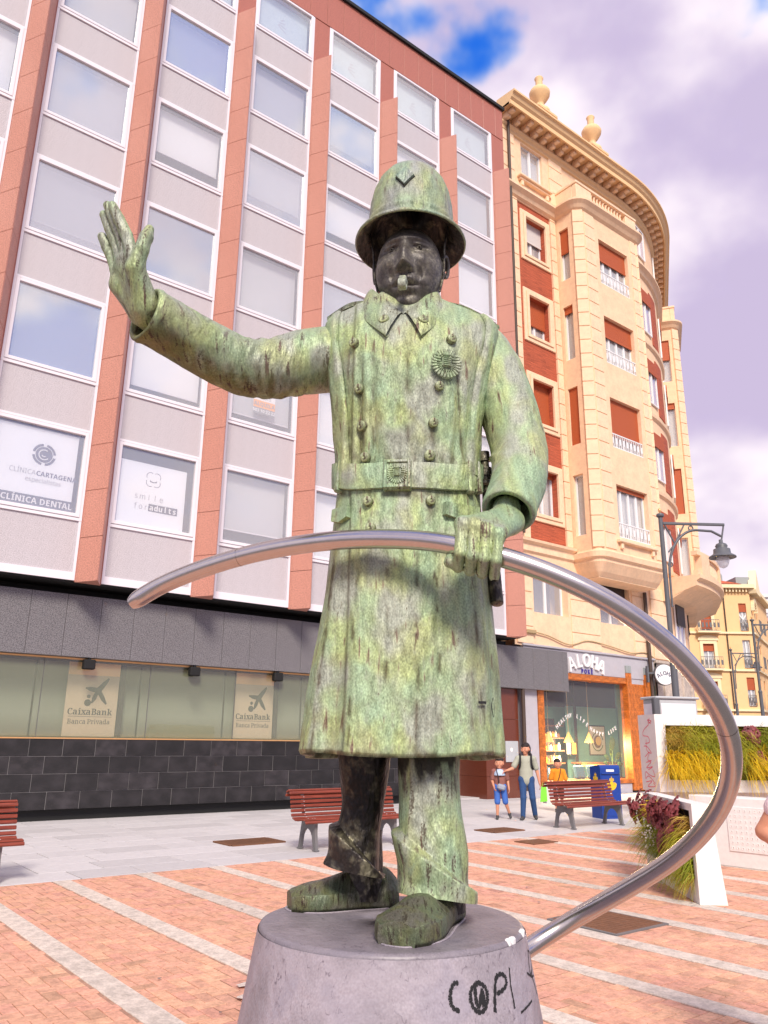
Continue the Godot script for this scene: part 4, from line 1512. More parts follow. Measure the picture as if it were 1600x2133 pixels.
func bay_ring(b: MB, prof: Array, w: float, d: float, rad: float) -> void:
	var pts := [[Vector3(-w, 0, -0.05), Vector3.LEFT], [Vector3(-w, 0, d - rad), Vector3.LEFT]]
	for i in range(1, 6):
		var a := PI / 2 * i / 6.0
		pts.append([Vector3(-w + rad - rad * cos(a), 0, d - rad + rad * sin(a)), Vector3(-cos(a), 0, sin(a))])
	pts.append([Vector3(-w + rad, 0, d), Vector3.BACK])
	var m := []
	for q in pts:
		m.append([Vector3(-q[0].x, 0, q[0].z), Vector3(-q[1].x, 0, q[1].z)])
	m.reverse()
	pts.append_array(m)
	for i in pts.size() - 1:
		for k in prof.size() - 1:
			var f := func(j: int, e: int) -> Vector3: return pts[j][0] + pts[j][1] * prof[e][0] + Vector3(0, prof[e][1], 0)
			b.quad(f.call(i, k), f.call(i + 1, k), f.call(i + 1, k + 1), f.call(i, k + 1))


func shop(t: Node3D) -> void:
	var z := -17.0
	# fascia, stone piers, plinth
	slab("fascia", Vector3(18.9, 3.80, -17.4), Vector3(26.0, 4.53, z + 0.03), M.sign_grey, t, 0.01)
	slab("drip", Vector3(18.9, 4.53, -17.4), Vector3(26.05, 4.60, z + 0.09), M.sign_grey, t, 0.01)
	slab("shop_pier", Vector3(18.85, 0, -17.4), Vector3(19.52, 3.80, z + 0.02), M.sign_grey, t, 0.01)
	slab("shop_plinth", Vector3(19.52, 0, -17.4), Vector3(24.18, 0.30, z + 0.02), M.sign_grey, t, 0.01)
	# wooden front
	slab("shop_frame", Vector3(19.53, 0.3, -17.3), Vector3(19.80, 3.60, z + 0.06), M.wood, t, 0.012)
	slab("shop_frame", Vector3(19.53, 3.60, -17.3), Vector3(24.2, 3.79, z + 0.07), M.wood, t, 0.012)
	slab("shop_frame", Vector3(19.80, 0.302, -17.3), Vector3(24.2, 0.44, z + 0.07), M.wood, t, 0.012)
	for c in [[24.2, 24.33], [24.35, 24.47], [25.30, 25.44], [25.46, 25.62]]:
		slab("shop_column", Vector3(c[0], 0.06, -17.25), Vector3(c[1], 3.98, z + 0.10), M.wood, t, 0.015)
		slab("column_cap", Vector3(c[0] - 0.004, 3.98, -17.2), Vector3(c[1] + 0.004, 4.24, z + 0.105), M.zinc, t, 0.01)
		slab("column_foot", Vector3(c[0] - 0.004, 0.0, -17.25), Vector3(c[1] + 0.004, 0.06, z + 0.105), M.black, t)
	for i in 5:
		slab("door_board", Vector3(24.48 + 0.163 * i, 0.05, -17.2), Vector3(24.48 + 0.163 * (i + 1) - 0.006, 3.62, z + 0.01), M.wood, t, 0.006)
	slab("door_board", Vector3(25.62, 0.05, -17.2), Vector3(26.0, 3.2, z + 0.01), M.wood, t, 0.006)
	slab("door_handle", Vector3(25.16, 1.0, z + 0.01), Vector3(25.20, 1.22, z + 0.07), M.black, t, 0.01)
	slab("lintel", Vector3(24.48, 3.62, -17.2), Vector3(26.0, 3.80, z + 0.0), M.sign_grey, t)
	slab("shop_window", Vector3(19.80, 0.44, -17.14), Vector3(24.2, 3.60, -17.13), M.shop_glass, t)
	# stone ground floor round the corner
	var b := MB.new()
	sweep(b, [[0.05, 0.0], [0.05, 2.4], [0.16, 2.45], [0.16, 2.62], [0.05, 2.68], [0.05, 4.42], [0.14, 4.46], [0.14, 4.56], [0.0, 4.58]], HS, 30.0)
	part("stone_base", b.done(), M.stone_pale, t)
	for s in [8.2, 9.9, 11.3]:
		quoins(t, at_house(s), -0.3, 0.3, 0.2, 4.3, 0.10, M.stone_pale, 1.3)
	# raised letters in an arc
	var word := "ALOHA"
	for i in 5:
		var a := (i - 2) * 0.20
		lettering("shop_letter", word[i], 0.46, Vector3(22.02 + 2.05 * sin(a), 4.28 - 2.05 * (1.0 - cos(a)) - 0.02, z + 0.07), M.white_paint, t, 0, -a, "Droid Sans", 800, 0.06)
	word = "POKÉ"
	for i in 4:
		lettering("shop_letter", word[i], 0.15, Vector3(21.80 + 0.17 * i, 3.895, z + 0.05), mat("sign_violet", Color(0.06, 0.04, 0.30), 0.5) if i == 0 else M.sign_violet, t, 0, 0, "Droid Sans", 800, 0.02)
	# words on the pane: a rising and a falling arc
	var n := 0
	for w in [["HEALTHY", 20.58, 21.28], ["LIFE", 21.62, 22.10], ["HAPPY", 22.30, 22.92], ["LIFE", 23.26, 23.64]]:
		var text: String = w[0]
		for i in text.length():
			var x: float = lerpf(w[1], w[2], float(i) / (text.length() - 1))
			var y := 2.02 + 0.44 * sin(PI * (x - 20.5) / 1.8)
			var slope := 0.70 * cos(PI * (x - 20.5) / 1.8)
			if x > 22.2:
				y = 2.12 - 0.24 * sin(PI * (x - 22.15) / 1.55)
				slope = -0.48 * cos(PI * (x - 22.15) / 1.55)
			lettering("shop_letter", text[i], 0.135, Vector3(x, y, -17.122), M.white_print, t, 0, slope, "Droid Sans", 800, 0.006)
			n += 1
	# room behind
	var r := MB.new()
	r.quad(Vector3(19.5, 0.3, -21.4), Vector3(28, 0.3, -21.4), Vector3(28, 4.3, -21.4), Vector3(19.5, 4.3, -21.4))
	r.quad(Vector3(19.5, 0.3, -17.2), Vector3(19.5, 0.3, -21.5), Vector3(19.5, 4.3, -21.5), Vector3(19.5, 4.3, -17.2))
	r.quad(Vector3(28, 0.3, -21.4), Vector3(28, 0.3, -18.2), Vector3(28, 4.3, -18.2), Vector3(28, 4.3, -21.4))
	part("shop_room", r.done(), M.teal_wall, t)
	slab("shop_floor", Vector3(19.5, 0.2, -21.5), Vector3(28, 0.31, -17.2), M.shelf_wood, t)
	slab("shop_ceiling", Vector3(19.5, 4.3, -21.5), Vector3(28, 4.36, -17.2), M.dark_room, t)
	slab("shop_partition", Vector3(24.52, 0.31, -19.6), Vector3(24.6, 4.3, -19.52), M.bank_dark, t)
	slab("shop_back_wall", Vector3(21.0, 2.9, -20.3), Vector3(28.0, 4.3, -20.2), M.bank_dark, t)
	# things inside the shop
	for p in [[21.05, "hanging over the shelves, leftmost of the three"], [22.08, "before the small pictures, middle one of the three"], [23.18, "before the food poster, rightmost of the three"]]:
		var l := thing("pendant_lamp", "yellow cone lamp in the café, " + p[1], "lamp", Vector3(p[0], 1.60, -17.9), 0.0, "cone lamps in the café")
		var s := MB.new()
		s.lathe([[0.02, 0.34], [0.17, 0.0], [0.165, 0.0], [0.015, 0.33]], 16)
		part("shade", s.done(), M.lamp_yellow, l)
		var c := MB.new()
		c.tube([Vector3(0, 0.33, 0), Vector3(0, 2.68, 0)], 0.009, 5)
		part("cord", c.done(), M.cable, l)
		var bulb := MB.new()
		bulb.lathe([[0.0, 0.10], [0.035, 0.08], [0.045, 0.05], [0.03, 0.02], [0.0, 0.01]], 10)
		var e := mat("lamp_bulb", Color(1.0, 0.85, 0.6), 0.5)
		e.emission_enabled = true
		e.emission = Color(1.0, 0.85, 0.6)
		e.emission_energy_multiplier = 2.0
		part("bulb", bulb.done(), e, l)
		var o := OmniLight3D.new()
		o.name = "light"
		o.light_color = Color(1.0, 0.86, 0.66)
		o.light_energy = 3.6
		o.light_size = 0.04
		o.omni_range = 9.0
		o.omni_attenuation = 2.0
		o.shadow_enabled = true
		l.add_child(o)
		o.position = Vector3(0, -0.03, 0)
	var art := thing("food_poster", "big framed food poster on the teal café wall", "picture", Vector3(26.38, 1.69, -19.98))
	slab("frame", Vector3(-0.51, -0.56, -0.03), Vector3(0.51, 0.56, 0.0), M.strap_black, art, 0.01)
	slab("print", Vector3(-0.47, -0.52, 0.001), Vector3(0.47, 0.52, 0.006), M.curtain, art)
	flat("print", ring2(0.0, 0.24, 0, TAU * 0.9999, 20), Vector3(0.0, -0.05, 0.006), M.shelf_wood, art)
	flat("print", ring2(0.0, 0.17, 0, TAU * 0.9999, 20), Vector3(0.05, -0.02, 0.0095), M.lamp_yellow, art)
	flat("print", ring2(0.32, 0.36, 0.2, 5.9, 24), Vector3(0.0, -0.05, 0.006), M.leaf_green, art)
	slab("back_wall", Vector3(-1.75, -1.38, -0.10), Vector3(1.4, 1.25, -0.04), M.teal_wall, art)
	for k in 2:
		var a := thing("small_picture", ["narrow framed picture with a teal print on the café wall", "narrow framed picture with a yellow print on the café wall"][k], "picture", Vector3(23.88 + 0.31 * k, 1.39, -19.38))
		slab("frame", Vector3(-0.145, -0.23, -0.03), Vector3(0.145, 0.23, 0.0), M.strap_black, a, 0.01)
		slab("print", Vector3(-0.115, -0.20, 0.001), Vector3(0.115, 0.20, 0.006), [M.film_pale, M.lamp_yellow][k], a)
	var sh := thing("bottle_shelf", "dark wooden shelf of jars and bottles at the left end of the café window", "shelf", Vector3(22.2, 0.31, -18.9))
	for k in 5:
		slab("shelf", Vector3(-0.75, 0.15 + 0.42 * k, -0.2), Vector3(0.62, 0.19 + 0.42 * k, 0.2), M.shelf_wood, sh)
	slab("back", Vector3(-0.75, 0.0, -0.25), Vector3(0.62, 2.1, -0.2), M.bank_dark, sh)
	for k in 4:
		for i in 9:
			var j := MB.new()
			var hh := 0.16 + 0.10 * rng.randf()
			j.lathe([[0.0, hh], [0.03, hh], [0.03, hh * 0.8], [0.05, hh * 0.7], [0.05, 0.0]], 8)
			part("jar", j.done(), [M.lamp_yellow, M.curtain, M.tee_orange, M.shelf_wood][rng.randi_range(0, 3)], sh).position = Vector3(-0.66 + 0.145 * i, 0.19 + 0.42 * k, 0.05)
	var tb := thing("cafe_counter", "long pale wooden counter inside the café window", "counter", Vector3(24.2, 0.02, -18.5))
	slab("top", Vector3(-1.0, 0.86, -0.25), Vector3(1.2, 0.92, 0.25), M.shelf_wood, tb, 0.01)
	slab("edge", Vector3(-1.0, 0.80, 0.20), Vector3(1.2, 0.858, 0.24), M.lamp_yellow, tb)
	for x in [-0.9, 1.05]:
		slab("leg", Vector3(x, 0, -0.1), Vector3(x + 0.07, 0.858, 0.1), M.bank_dark, tb)
	for k in 3:
		var c := thing("cushion", ["blue-grey cushion in the café window beside the orange-shirted boy", "blue-grey cushion in the café window, half hidden by the post box", "blue-grey cushion low in the left corner of the café window"][k], "cushion", Vector3([22.1, 22.75, 20.35][k], 0.66, -17.55), 0.1 * k, "cushions on the café bench")
		var m := MB.new()
		m.box(Vector3(-0.26, -0.22, -0.06), Vector3(0.26, 0.22, 0.06), 0.05)
		var q := part("cover", m.done(), M.teal_cloth, c)
		q.rotation.x = -0.2
	slab("window_bench", Vector3(19.8, 0.31, -17.9), Vector3(24.2, 0.45, -17.3), M.shelf_wood, t)
	var pl := thing("indoor_plant", "broad-leaved green plant behind the café pane, near the wooden door", "plant", Vector3(24.0, 0.45, -17.6))
	var pt := MB.new()
	pt.lathe([[0.0, 0.28], [0.17, 0.28], [0.13, 0.0], [0.0, 0.0]], 14)
	part("pot", pt.done(), M.curtain, pl)
	for k in 7:
		var lf := MB.new()
		leaf(lf, Vector3(0, 0.28, 0), Vector3([-0.05, 0.3, -0.45, 0.45, 0.1, -0.6, 0.15][k], [1.5, 0.95, 0.85, 0.55, 1.1, 0.6, 0.4][k], [0.1, 0.15, 0.05, 0.1, -0.1, 0.1, 0.2][k]), [0.17, 0.13, 0.09, 0.10, 0.12, 0.07, 0.1][k])
		part("leaf", lf.done(), M.leaf_green, pl)


func leaf(b: MB, foot: Vector3, tip: Vector3, w: float) -> void:  # a stalk and a blade drooping at its end
	b.tint = Color(1, 1, 1)
	var a := foot.lerp(tip, 0.5)
	b.tube([foot, a], 0.012, 5, false)
	var d := (tip - a).normalized()
	var x := d.cross(Vector3.BACK).normalized()
	var g := []
	for i in 7:
		var t := i / 6.0
		var c := a.lerp(tip, t) + Vector3(0, -0.10 * t * t, 0.03 * sin(t * PI))
		var ww := w * pow(sin(PI * (0.06 + 0.92 * t)), 0.8)
		g.append(PackedVector3Array([c - x * ww + Vector3(0, 0, -0.03), c + Vector3(0, 0, 0.02), c + x * ww + Vector3(0, 0, -0.03)]))
	b.grid(g)


# ---------------------------------------------------------------- houses farther off
func far_houses() -> void:
	var fw := Vector3(sin(deg_to_rad(38.09)), 0, -cos(deg_to_rad(38.09)))
	var rt := Vector3(-fw.z, 0, fw.x)
	var t := thing("yellow_house", "yellow house with white window surrounds and orange tiled roof down the street", "building", fw * 66.0, deg_to_rad(-38.09))
	# local x to the right, z towards the square
	var b := MB.new()
	var hs := []
	var wins := []
	for k in 4:
		var y := 10.7 - 3.07 * k
		for x in [23.2, 27.1]:
			hs.append([x - 0.46, x + 0.46, y, y + 2.0])
			wins.append([x, y, 0.92, 2.0, k])
		hs.append([29.98, 30.62, y + 0.05, y + 2.35])
		wins.append([30.3, y + 0.05, 0.64, 2.3, k])
	b.holes(14, 31.0, 0, 14.4, hs, 0.25)
	var side := Transform3D(Basis(Vector3.UP, 1.02), Vector3(31.0, 0, 0))
	b.xf = side
	var h2 := []
	for k in 4:
		h2.append([0.7, 1.6, 10.75 - 3.07 * k, 13.0 - 3.07 * k])
		h2.append([3.2, 4.2, 10.75 - 3.07 * k, 13.0 - 3.07 * k])
	b.holes(0, 12, 0, 14.4, h2, 0.25)
	b.xf = Transform3D()
	part("wall", b.done(), M.yellow_wall, t)
	for w in wins:
		house_window(t, Transform3D(Basis(), Vector3(w[0], w[1], 0)), w[2], w[3], 2, [0.9, 0.28, 0.3, 0.2][w[4]] if w[0] < 29 else [0.3, 0.0, 0.42, 0.3][w[4]], M.shutter_rust, 0.18)
		if w[0] < 29:
			var s := MB.new()
			s.box(Vector3(w[0] - 0.72, w[1] - 0.05, 0), Vector3(w[0] - 0.46, w[1] + 2.3, 0.08))
			s.box(Vector3(w[0] + 0.46, w[1] - 0.05, 0), Vector3(w[0] + 0.72, w[1] + 2.3, 0.08))
			s.box(Vector3(w[0] - 0.46, w[1] + 2.0, 0), Vector3(w[0] + 0.46, w[1] + 2.3, 0.08))
			s.xf = Transform3D(Basis(), Vector3(w[0], w[1] + 2.25, 0))
			var arch := PackedVector2Array()
			for i in 9:
				var a := PI * i / 8.0
				arch.append(Vector2(0.85 * cos(a), 0.12 + 0.33 * sin(a)))
			arch.append(Vector2(-0.85, 0.02))
			arch.append(Vector2(0.85, 0.02))
			s.extrude(arch, 0.0, 0.14)
			s.xf = Transform3D()
			s.box(Vector3(w[0] - 0.95, w[1] - 0.2, 0.0), Vector3(w[0] + 0.95, w[1] - 0.06, 0.62))
			part("surround", s.done(), M.yellow_trim, t)
			railing(t, Transform3D(Basis(), Vector3(w[0], w[1] - 0.05, 0.55)), 1.8, 0.95, M.cast_iron, 0.16)
		else:
			railing(t, Transform3D(Basis(), Vector3(w[0], w[1], 0.06)), 0.64, 0.9, M.cast_iron, 0.12)
	for q in h2:
		house_window(t, side * Transform3D(Basis(), Vector3((q[0] + q[1]) / 2, q[2], 0)), q[1] - q[0], 2.25, 2, 0.3, M.shutter_rust, 0.16)
		railing(t, side * Transform3D(Basis(), Vector3((q[0] + q[1]) / 2, q[2], 0.5)), 1.5, 0.95, M.cast_iron, 0.16)
	for y in [4.2, 7.4, 10.47]:
		var m := MB.new()
		m.box(Vector3(14, y, -0.01), Vector3(31.1, y + 0.16, 0.16))
		m.xf = side
		m.box(Vector3(0, y, -0.01), Vector3(12, y + 0.16, 0.16))
		part("string_course", m.done(), M.yellow_trim, t)
	var e := MB.new()
	e.box(Vector3(14, 14.3, -0.2), Vector3(31.3, 14.62, 0.5))
	for i in 60:
		e.box(Vector3(14.1 + 0.28 * i, 14.0, 0.0), Vector3(14.22 + 0.28 * i, 14.3, 0.3))
	e.xf = side
	e.box(Vector3(-0.2, 14.31, -0.2), Vector3(12, 14.6, 0.5))
	part("eaves", e.done(), M.yellow_trim, t)
	var r := MB.new()
	r.quad(Vector3(14, 14.63, 0.55), Vector3(30.2, 14.63, 0.55), Vector3(27.0, 16.6, -5), Vector3(14, 16.6, -5))
	r.quad(Vector3(30.2, 14.63, 0.55), Vector3(31.5, 14.63, -6), Vector3(27.5, 16.6, -7), Vector3(27.0, 16.6, -5))
	part("roof", r.done(), M.roof_tile, t)
	var d := MB.new()
	var vault := PackedVector2Array()
	for i in 11:
		var a := PI * i / 10.0
		vault.append(Vector2(1.25 * cos(a), 0.9 + 0.45 * sin(a)))
	vault.append(Vector2(-1.25, -0.6))
	vault.append(Vector2(1.25, -0.6))
	d.xf = Transform3D(Basis(), Vector3(28.6, 15.0, -2.6))
	d.extrude(vault, -1.6, 0.4)
	d.xf = Transform3D()
	d.box(Vector3(30.2, 14.62, -4.5), Vector3(31.4, 15.4, -0.4))
	part("roof_dormer", d.done(), M.zinc, t)
	# gabled bay at the street corner with an arched window
	var g := MB.new()
	g.xf = side
	g.extrude(PackedVector2Array([Vector2(-0.1, 13.9), Vector2(2.5, 13.9), Vector2(2.6, 14.2), Vector2(1.2, 16.1), Vector2(-0.2, 14.2)]), 0.0, 0.62)
	for i in 12:
		var a := PI * i / 12.0
		var c := PI * (i + 1) / 12.0
		g.box(Vector3(1.15 + 0.95 * cos((a + c) / 2) - 0.16, 12.5 + 0.95 * sin((a + c) / 2) - 0.16, 0.02), Vector3(1.15 + 0.95 * cos((a + c) / 2) + 0.16, 12.5 + 0.95 * sin((a + c) / 2) + 0.16, 0.3))
	part("gable", g.done(), M.yellow_trim, t)
	var pp := MB.new()
	pp.tube([Vector3(28.75, 14.3, 0.1), Vector3(28.7, 4.0, 0.1)], 0.05, 6)
	part("rain_pipe", pp.done(), M.pipe_brown, t)
	var cx := MB.new()
	cx.xf = Transform3D(Basis(Vector3.BACK, 0.6), Vector3(30.3, 11.7, -0.10))
	cx.box(Vector3(-0.04, -0.5, 0), Vector3(0.04, 0.5, 0.02))
	cx.xf = Transform3D(Basis(Vector3.BACK, -0.6), Vector3(30.3, 11.7, -0.075))
	cx.box(Vector3(-0.04, -0.5, 0), Vector3(0.04, 0.5, 0.02))
	part("tape_cross", cx.done(), M.white_print, t)
	# pale houses closing the street
	var u := thing("pink_house", "pinkish house half hidden at the far right end of the street", "building", fw * 105.0, deg_to_rad(-38.09))
	var ub := MB.new()
	var uh := []
	for k in 5:
		for i in 4:
			uh.append([51.2 + 2.6 * i, 52.3 + 2.6 * i, 2.0 + 3.1 * k, 4.1 + 3.1 * k])
	ub.holes(50.2, 62, 0, 17.5, uh, 0.3)
	ub.box(Vector3(50.0, 17.4, -3), Vector3(62.2, 17.9, 0.4))
	part("wall", ub.done(), M.far_pink, u)
	for q in uh:
		house_window(u, Transform3D(Basis(), Vector3((q[0] + q[1]) / 2, q[2], 0)), 1.1, 2.1, 2, 0.3, M.shutter_rust, 0.2)
	var w := thing("white_house", "pale rendered house rising behind the yellow house at the right edge", "building", fw * 120.0, deg_to_rad(-38.09))
	var wb := MB.new()
	var wh := []
	for k in 6:
		for i in 5:
			wh.append([53.0 + 2.8 * i, 54.2 + 2.8 * i, 3.0 + 3.2 * k, 5.0 + 3.2 * k])
	wb.holes(51.5, 68, 0, 23.5, wh, 0.3)
	wb.box(Vector3(51.4, 23.4, -6), Vector3(68, 23.9, 0.3))
	part("wall", wb.done(), M.far_white, w)
	for q in wh:
		house_window(w, Transform3D(Basis(), Vector3((q[0] + q[1]) / 2, q[2], 0)), 1.2, 2.0, 2, 0.25, M.shutter_white, 0.2)


# ---------------------------------------------------------------- pedestal, statue, hoop
const PT := 1.15           # top of the pedestal
const CX := 0.035          # middle of the coat
# coat sections: height, left, right, front, back
const COAT := [[0.40, -0.255, 0.294, 0.205, -0.22], [0.50, -0.247, 0.290, 0.198, -0.21], [0.63, -0.231, 0.288, 0.188, -0.20], [0.77, -0.211, 0.281, 0.176, -0.19], [0.91, -0.195, 0.271, 0.164, -0.18], [1.02, -0.184, 0.258, 0.156, -0.17], [1.12, -0.178, 0.248, 0.150, -0.16], [1.21, -0.174, 0.246, 0.148, -0.155], [1.30, -0.178, 0.250, 0.158, -0.16], [1.40, -0.190, 0.258, 0.170, -0.17], [1.50, -0.200, 0.268, 0.176, -0.175], [1.58, -0.206, 0.284, 0.170, -0.17], [1.65, -0.212, 0.300, 0.150, -0.16], [1.71, -0.212, 0.296, 0.122, -0.14], [1.755, -0.180, 0.250, 0.098, -0.12], [1.79, -0.105, 0.170, 0.088, -0.105], [1.82, -0.055, 0.125, 0.085, -0.095]]

var wob := noise(91, 3.2, FastNoiseLite.TYPE_SIMPLEX_SMOOTH, 3)

func coat_at(y: float) -> Array:
	var i := 0
	while i < COAT.size() - 2 and COAT[i + 1][0] < y:
		i += 1
	var t: float = clampf((y - COAT[i][0]) / (COAT[i + 1][0] - COAT[i][0]), 0.0, 1.0)
	var out := [y]
	for k in range(1, 5):
		var p0: float = COAT[maxi(i - 1, 0)][k]
		var p1: float = COAT[i][k]
		var p2: float = COAT[i + 1][k]
		var p3: float = COAT[mini(i + 2, COAT.size() - 1)][k]
		out.append((p1 * 2.0 + (p2 - p0) * t + (p0 * 2.0 - p1 * 5.0 + p2 * 4.0 - p3) * t * t + (p1 * 3.0 - p0 - p2 * 3.0 + p3) * t * t * t) * 0.5)
	return out


func coat_point(a: float, y: float, off := 0.0, folds := true) -> Vector3:  # a = 0 to the right, PI/2 to the front
	var q := coat_at(y)
	var cx: float = (q[1] + q[2]) * 0.5
	var hw: float = (q[2] - q[1]) * 0.5
	var c := cos(a)
	var s := sin(a)
	var e := 0.80
	var hz: float = q[3] if s > 0 else -q[4]
	var p := Vector3(cx + hw * signf(c) * pow(absf(c), e), y, hz * signf(s) * pow(absf(s), e))
	var n := Vector3(c / hw, 0, s / hz).normalized()
	var d := off
	if folds:
		var low := clampf((1.10 - y) / 0.65, 0.0, 1.0)
		d += 0.0105 * low * (sin(7.0 * a + 1.2 + 0.6 * y) + 0.55 * sin(13.0 * a + 0.5))
		var nip := exp(-pow((y - 1.24) / 0.16, 2.0)) * clampf((y - 1.15) / 0.05, 0.0, 1.0)
		d += 0.0035 * nip * sin(26.0 * a + 1.0 + 3.0 * y)
		d += 0.0045 * wob.get_noise_3d(p.x * 1.6, p.y * 0.9, p.z * 1.6)
		if s > 0:
			# the front overlaps: an edge to the left, another on the skirt to the right
			d += 0.006 * sm(-0.128, -0.122, p.x) * (1.0 - sm(0.108, 0.114, p.x) * (1.0 - sm(1.06, 1.10, y)))
			# drapes falling from chest to belt
			var up := clampf((y - 1.22) / 0.05, 0.0, 1.0) * clampf((1.62 - y) / 0.2, 0.0, 1.0)
			for f in [[-0.155, 0.10, 0.010], [-0.062, 0.05, 0.008], [0.035, -0.02, 0.007], [0.19, 0.10, 0.012], [-0.10, 0.02, 0.007]]:
				var fx: float = f[0] + f[1] * (1.30 - y) * 0.5
				d -= 0.009 * up * exp(-pow((p.x - fx) / f[2], 2.0))
		# shoulder seam grooves
		d += 0.004 * clampf((y - 1.2) / 0.1, 0.0, 1.0) * (sm(-0.165, -0.17, p.x) + sm(0.245, 0.25, p.x))
	return p + n * d


func coat_front(x: float, y: float, off := 0.0) -> Vector3:
	var lo := 0.05
	var hi := PI - 0.05
	for k in 22:
		var m := (lo + hi) * 0.5
		if coat_point(m, y, 0.0, false).x > x:
			lo = m
		else:
			hi = m
	return coat_point((lo + hi) * 0.5, y, off + 0.006)


func face_out(x: float, y: float) -> Basis:  # axes on the coat's front: z outward
	var p := coat_front(x, y)
	var u := (coat_front(x + 0.012, y) - coat_front(x - 0.012, y)).normalized()
	var v := (coat_front(x, y + 0.012) - coat_front(x, y - 0.012)).normalized()
	var z := u.cross(v).normalized()
	return Basis(u, z.cross(u).normalized(), z)


func sleeve(b: MB, ps: Array, rs: Array, wrinkles: Array, seed_: int, up0 := Vector3.UP) -> void:
	var P := spline(ps, 10)
	var R := spline(rs, 10)
	var n := 56
	var g := []
	var up := up0
	var last := P.size() - 1
	var rings := []
	for i in P.size():
		var d: Vector3 = (P[mini(i + 1, last)] - P[maxi(i - 1, 0)]).normalized()
		var x := d.cross(up).normalized()
		var y := x.cross(d)
		up = y
		rings.append([P[i], x, y])
		var row := PackedVector3Array()
		for k in n:
			var a := TAU * k / n
			var o := x * cos(a) + y * sin(a)
			var r: float = R[i]
			var t := float(i) / last
			r += 0.004 * wob.get_noise_3dv((P[i] + o * r) * 2.6 + Vector3(seed_, 0, 0))
			for w in wrinkles:  # [along, angle, width along, angle width, slant, height]
				var da := angle_difference(w[1], a)
				var dt: float = t - w[0] - w[4] * da
				r += w[5] * exp(-pow(dt / w[2], 2.0) - pow(da / w[3], 2.0))
			row.append(P[i] + o * r)
		g.append(row)
	# turn in at the cuff
	for q in [[0.94, 0.004], [0.80, 0.0], [0.74, -0.05], [0.6, -0.09]]:
		var row := PackedVector3Array()
		var d: Vector3 = (P[last] - P[last - 1]).normalized()
		for k in n:
			var c: Vector3 = P[last]
			row.append(c + (g[last][k] - c) * q[0] + d * q[1])
		g.append(row)
	b.grid(g, true, true)


func monument() -> void:
	var ped := thing("pedestal", "round grey stone pedestal, flaring downwards, scrawled with black marker, under the bronze policeman", "pedestal", STAND)
	var b := MB.new()
	var prof := []
	for i in 14:
		var y := PT - 0.012 - (PT - 0.012) * i / 13.0
		prof.append([0.3425 + 0.175 * (PT - y), y])
	b.lathe(prof, 96)
	part("drum", b.done(), M.marble, ped)
	b = MB.new()
	b.lathe([[0.0, PT], [0.15, PT], [0.331, PT], [0.3385, PT - 0.003], [0.342, PT - 0.009], [0.3425, PT - 0.0125]], 96)
	part("top", b.done(), M.marble_top, ped)
	var strokes := [[Vector2(0.433, 1.09), Vector2(0.404, 1.091), Vector2(0.379, 1.08), Vector2(0.368, 1.061), Vector2(0.385, 1.046), Vector2(0.426, 1.039)], [Vector2(0.573, 1.083), Vector2(0.531, 1.079), Vector2(0.509, 1.064), Vector2(0.518, 1.045), Vector2(0.553, 1.032), Vector2(0.603, 1.033), Vector2(0.637, 1.05), Vector2(0.637, 1.07), Vector2(0.607, 1.081), Vector2(0.560, 1.085), Vector2(0.547, 1.059), Vector2(0.564, 1.039), Vector2(0.603, 1.072), Vector2(0.606, 1.04), Vector2(0.58, 1.06)], [Vector2(0.687, 1.024), Vector2(0.701, 1.051), Vector2(0.731, 1.085), Vector2(0.755, 1.092)], [Vector2(0.731, 1.085), Vector2(0.778, 1.092), Vector2(0.828, 1.084), Vector2(0.829, 1.069), Vector2(0.778, 1.06), Vector2(0.724, 1.057)], [Vector2(0.89, 1.098), Vector2(0.874, 1.064), Vector2(0.878, 1.04), Vector2(0.88, 1.018)], [Vector2(1.30, 1.105), Vector2(1.36, 1.095), Vector2(1.34, 1.068), Vector2(1.23, 1.059), Vector2(1.25, 1.085), Vector2(1.30, 1.105)], [Vector2(1.15, 1.069), Vector2(1.25, 1.053), Vector2(1.34, 1.048)], [Vector2(1.26, 1.057), Vector2(1.30, 1.035), Vector2(1.34, 1.005)], [Vector2(0.945, 1.005), Vector2(1.05, 1.009), Vector2(1.144, 1.012)]]
	for i in strokes.size():
		var q := spline(strokes[i], 5)
		var w := 0.0042 if i < 4 else 0.0022
		b = MB.new()
		for k in q.size() - 1:
			var mid: Vector2 = q[k]
			var nxt: Vector2 = q[k + 1]
			var d := (nxt - mid).normalized()
			var ww: float = w * (0.75 + 0.5 * absf(sin(k * 2.1 + i)))
			var f := func(a: float, y: float) -> Vector3:
				var r := 0.3425 + 0.175 * (PT - y) + 0.0011
				return Vector3(r * sin(a + FACING), y, r * cos(a + FACING))
			var sx := Vector2(-d.y / 0.35, d.x) * ww
			b.quad(f.call(mid.x - sx.x, mid.y - sx.y), f.call(nxt.x - sx.x, nxt.y - sx.y), f.call(nxt.x + sx.x, nxt.y + sx.y), f.call(mid.x + sx.x, mid.y + sx.y))
		part("marker_stroke", b.done(), M.marker, ped)
	b = MB.new()
	for q in [[1.278, 0.014], [1.02, 0.011], [0.96, 0.008]]:
		var a: float = q[0] + FACING
		b.xf = Transform3D(Basis(Vector3.UP, a), Vector3(0.342 * sin(a), PT - 0.010, 0.342 * cos(a)))
		b.box(Vector3(-q[1], -0.006, -0.012), Vector3(q[1], 0.0125, 0.0025), 0.004)
	b.xf = Transform3D()
	part("chip", b.done(), M.white_print, ped)
	# cement ring left round the shoes
	statue()
	hoop()


func at_statue(p: Vector3) -> Vector3:
	return STAND + Vector3(0, PT, 0) + Basis(Vector3.UP, FACING) * p


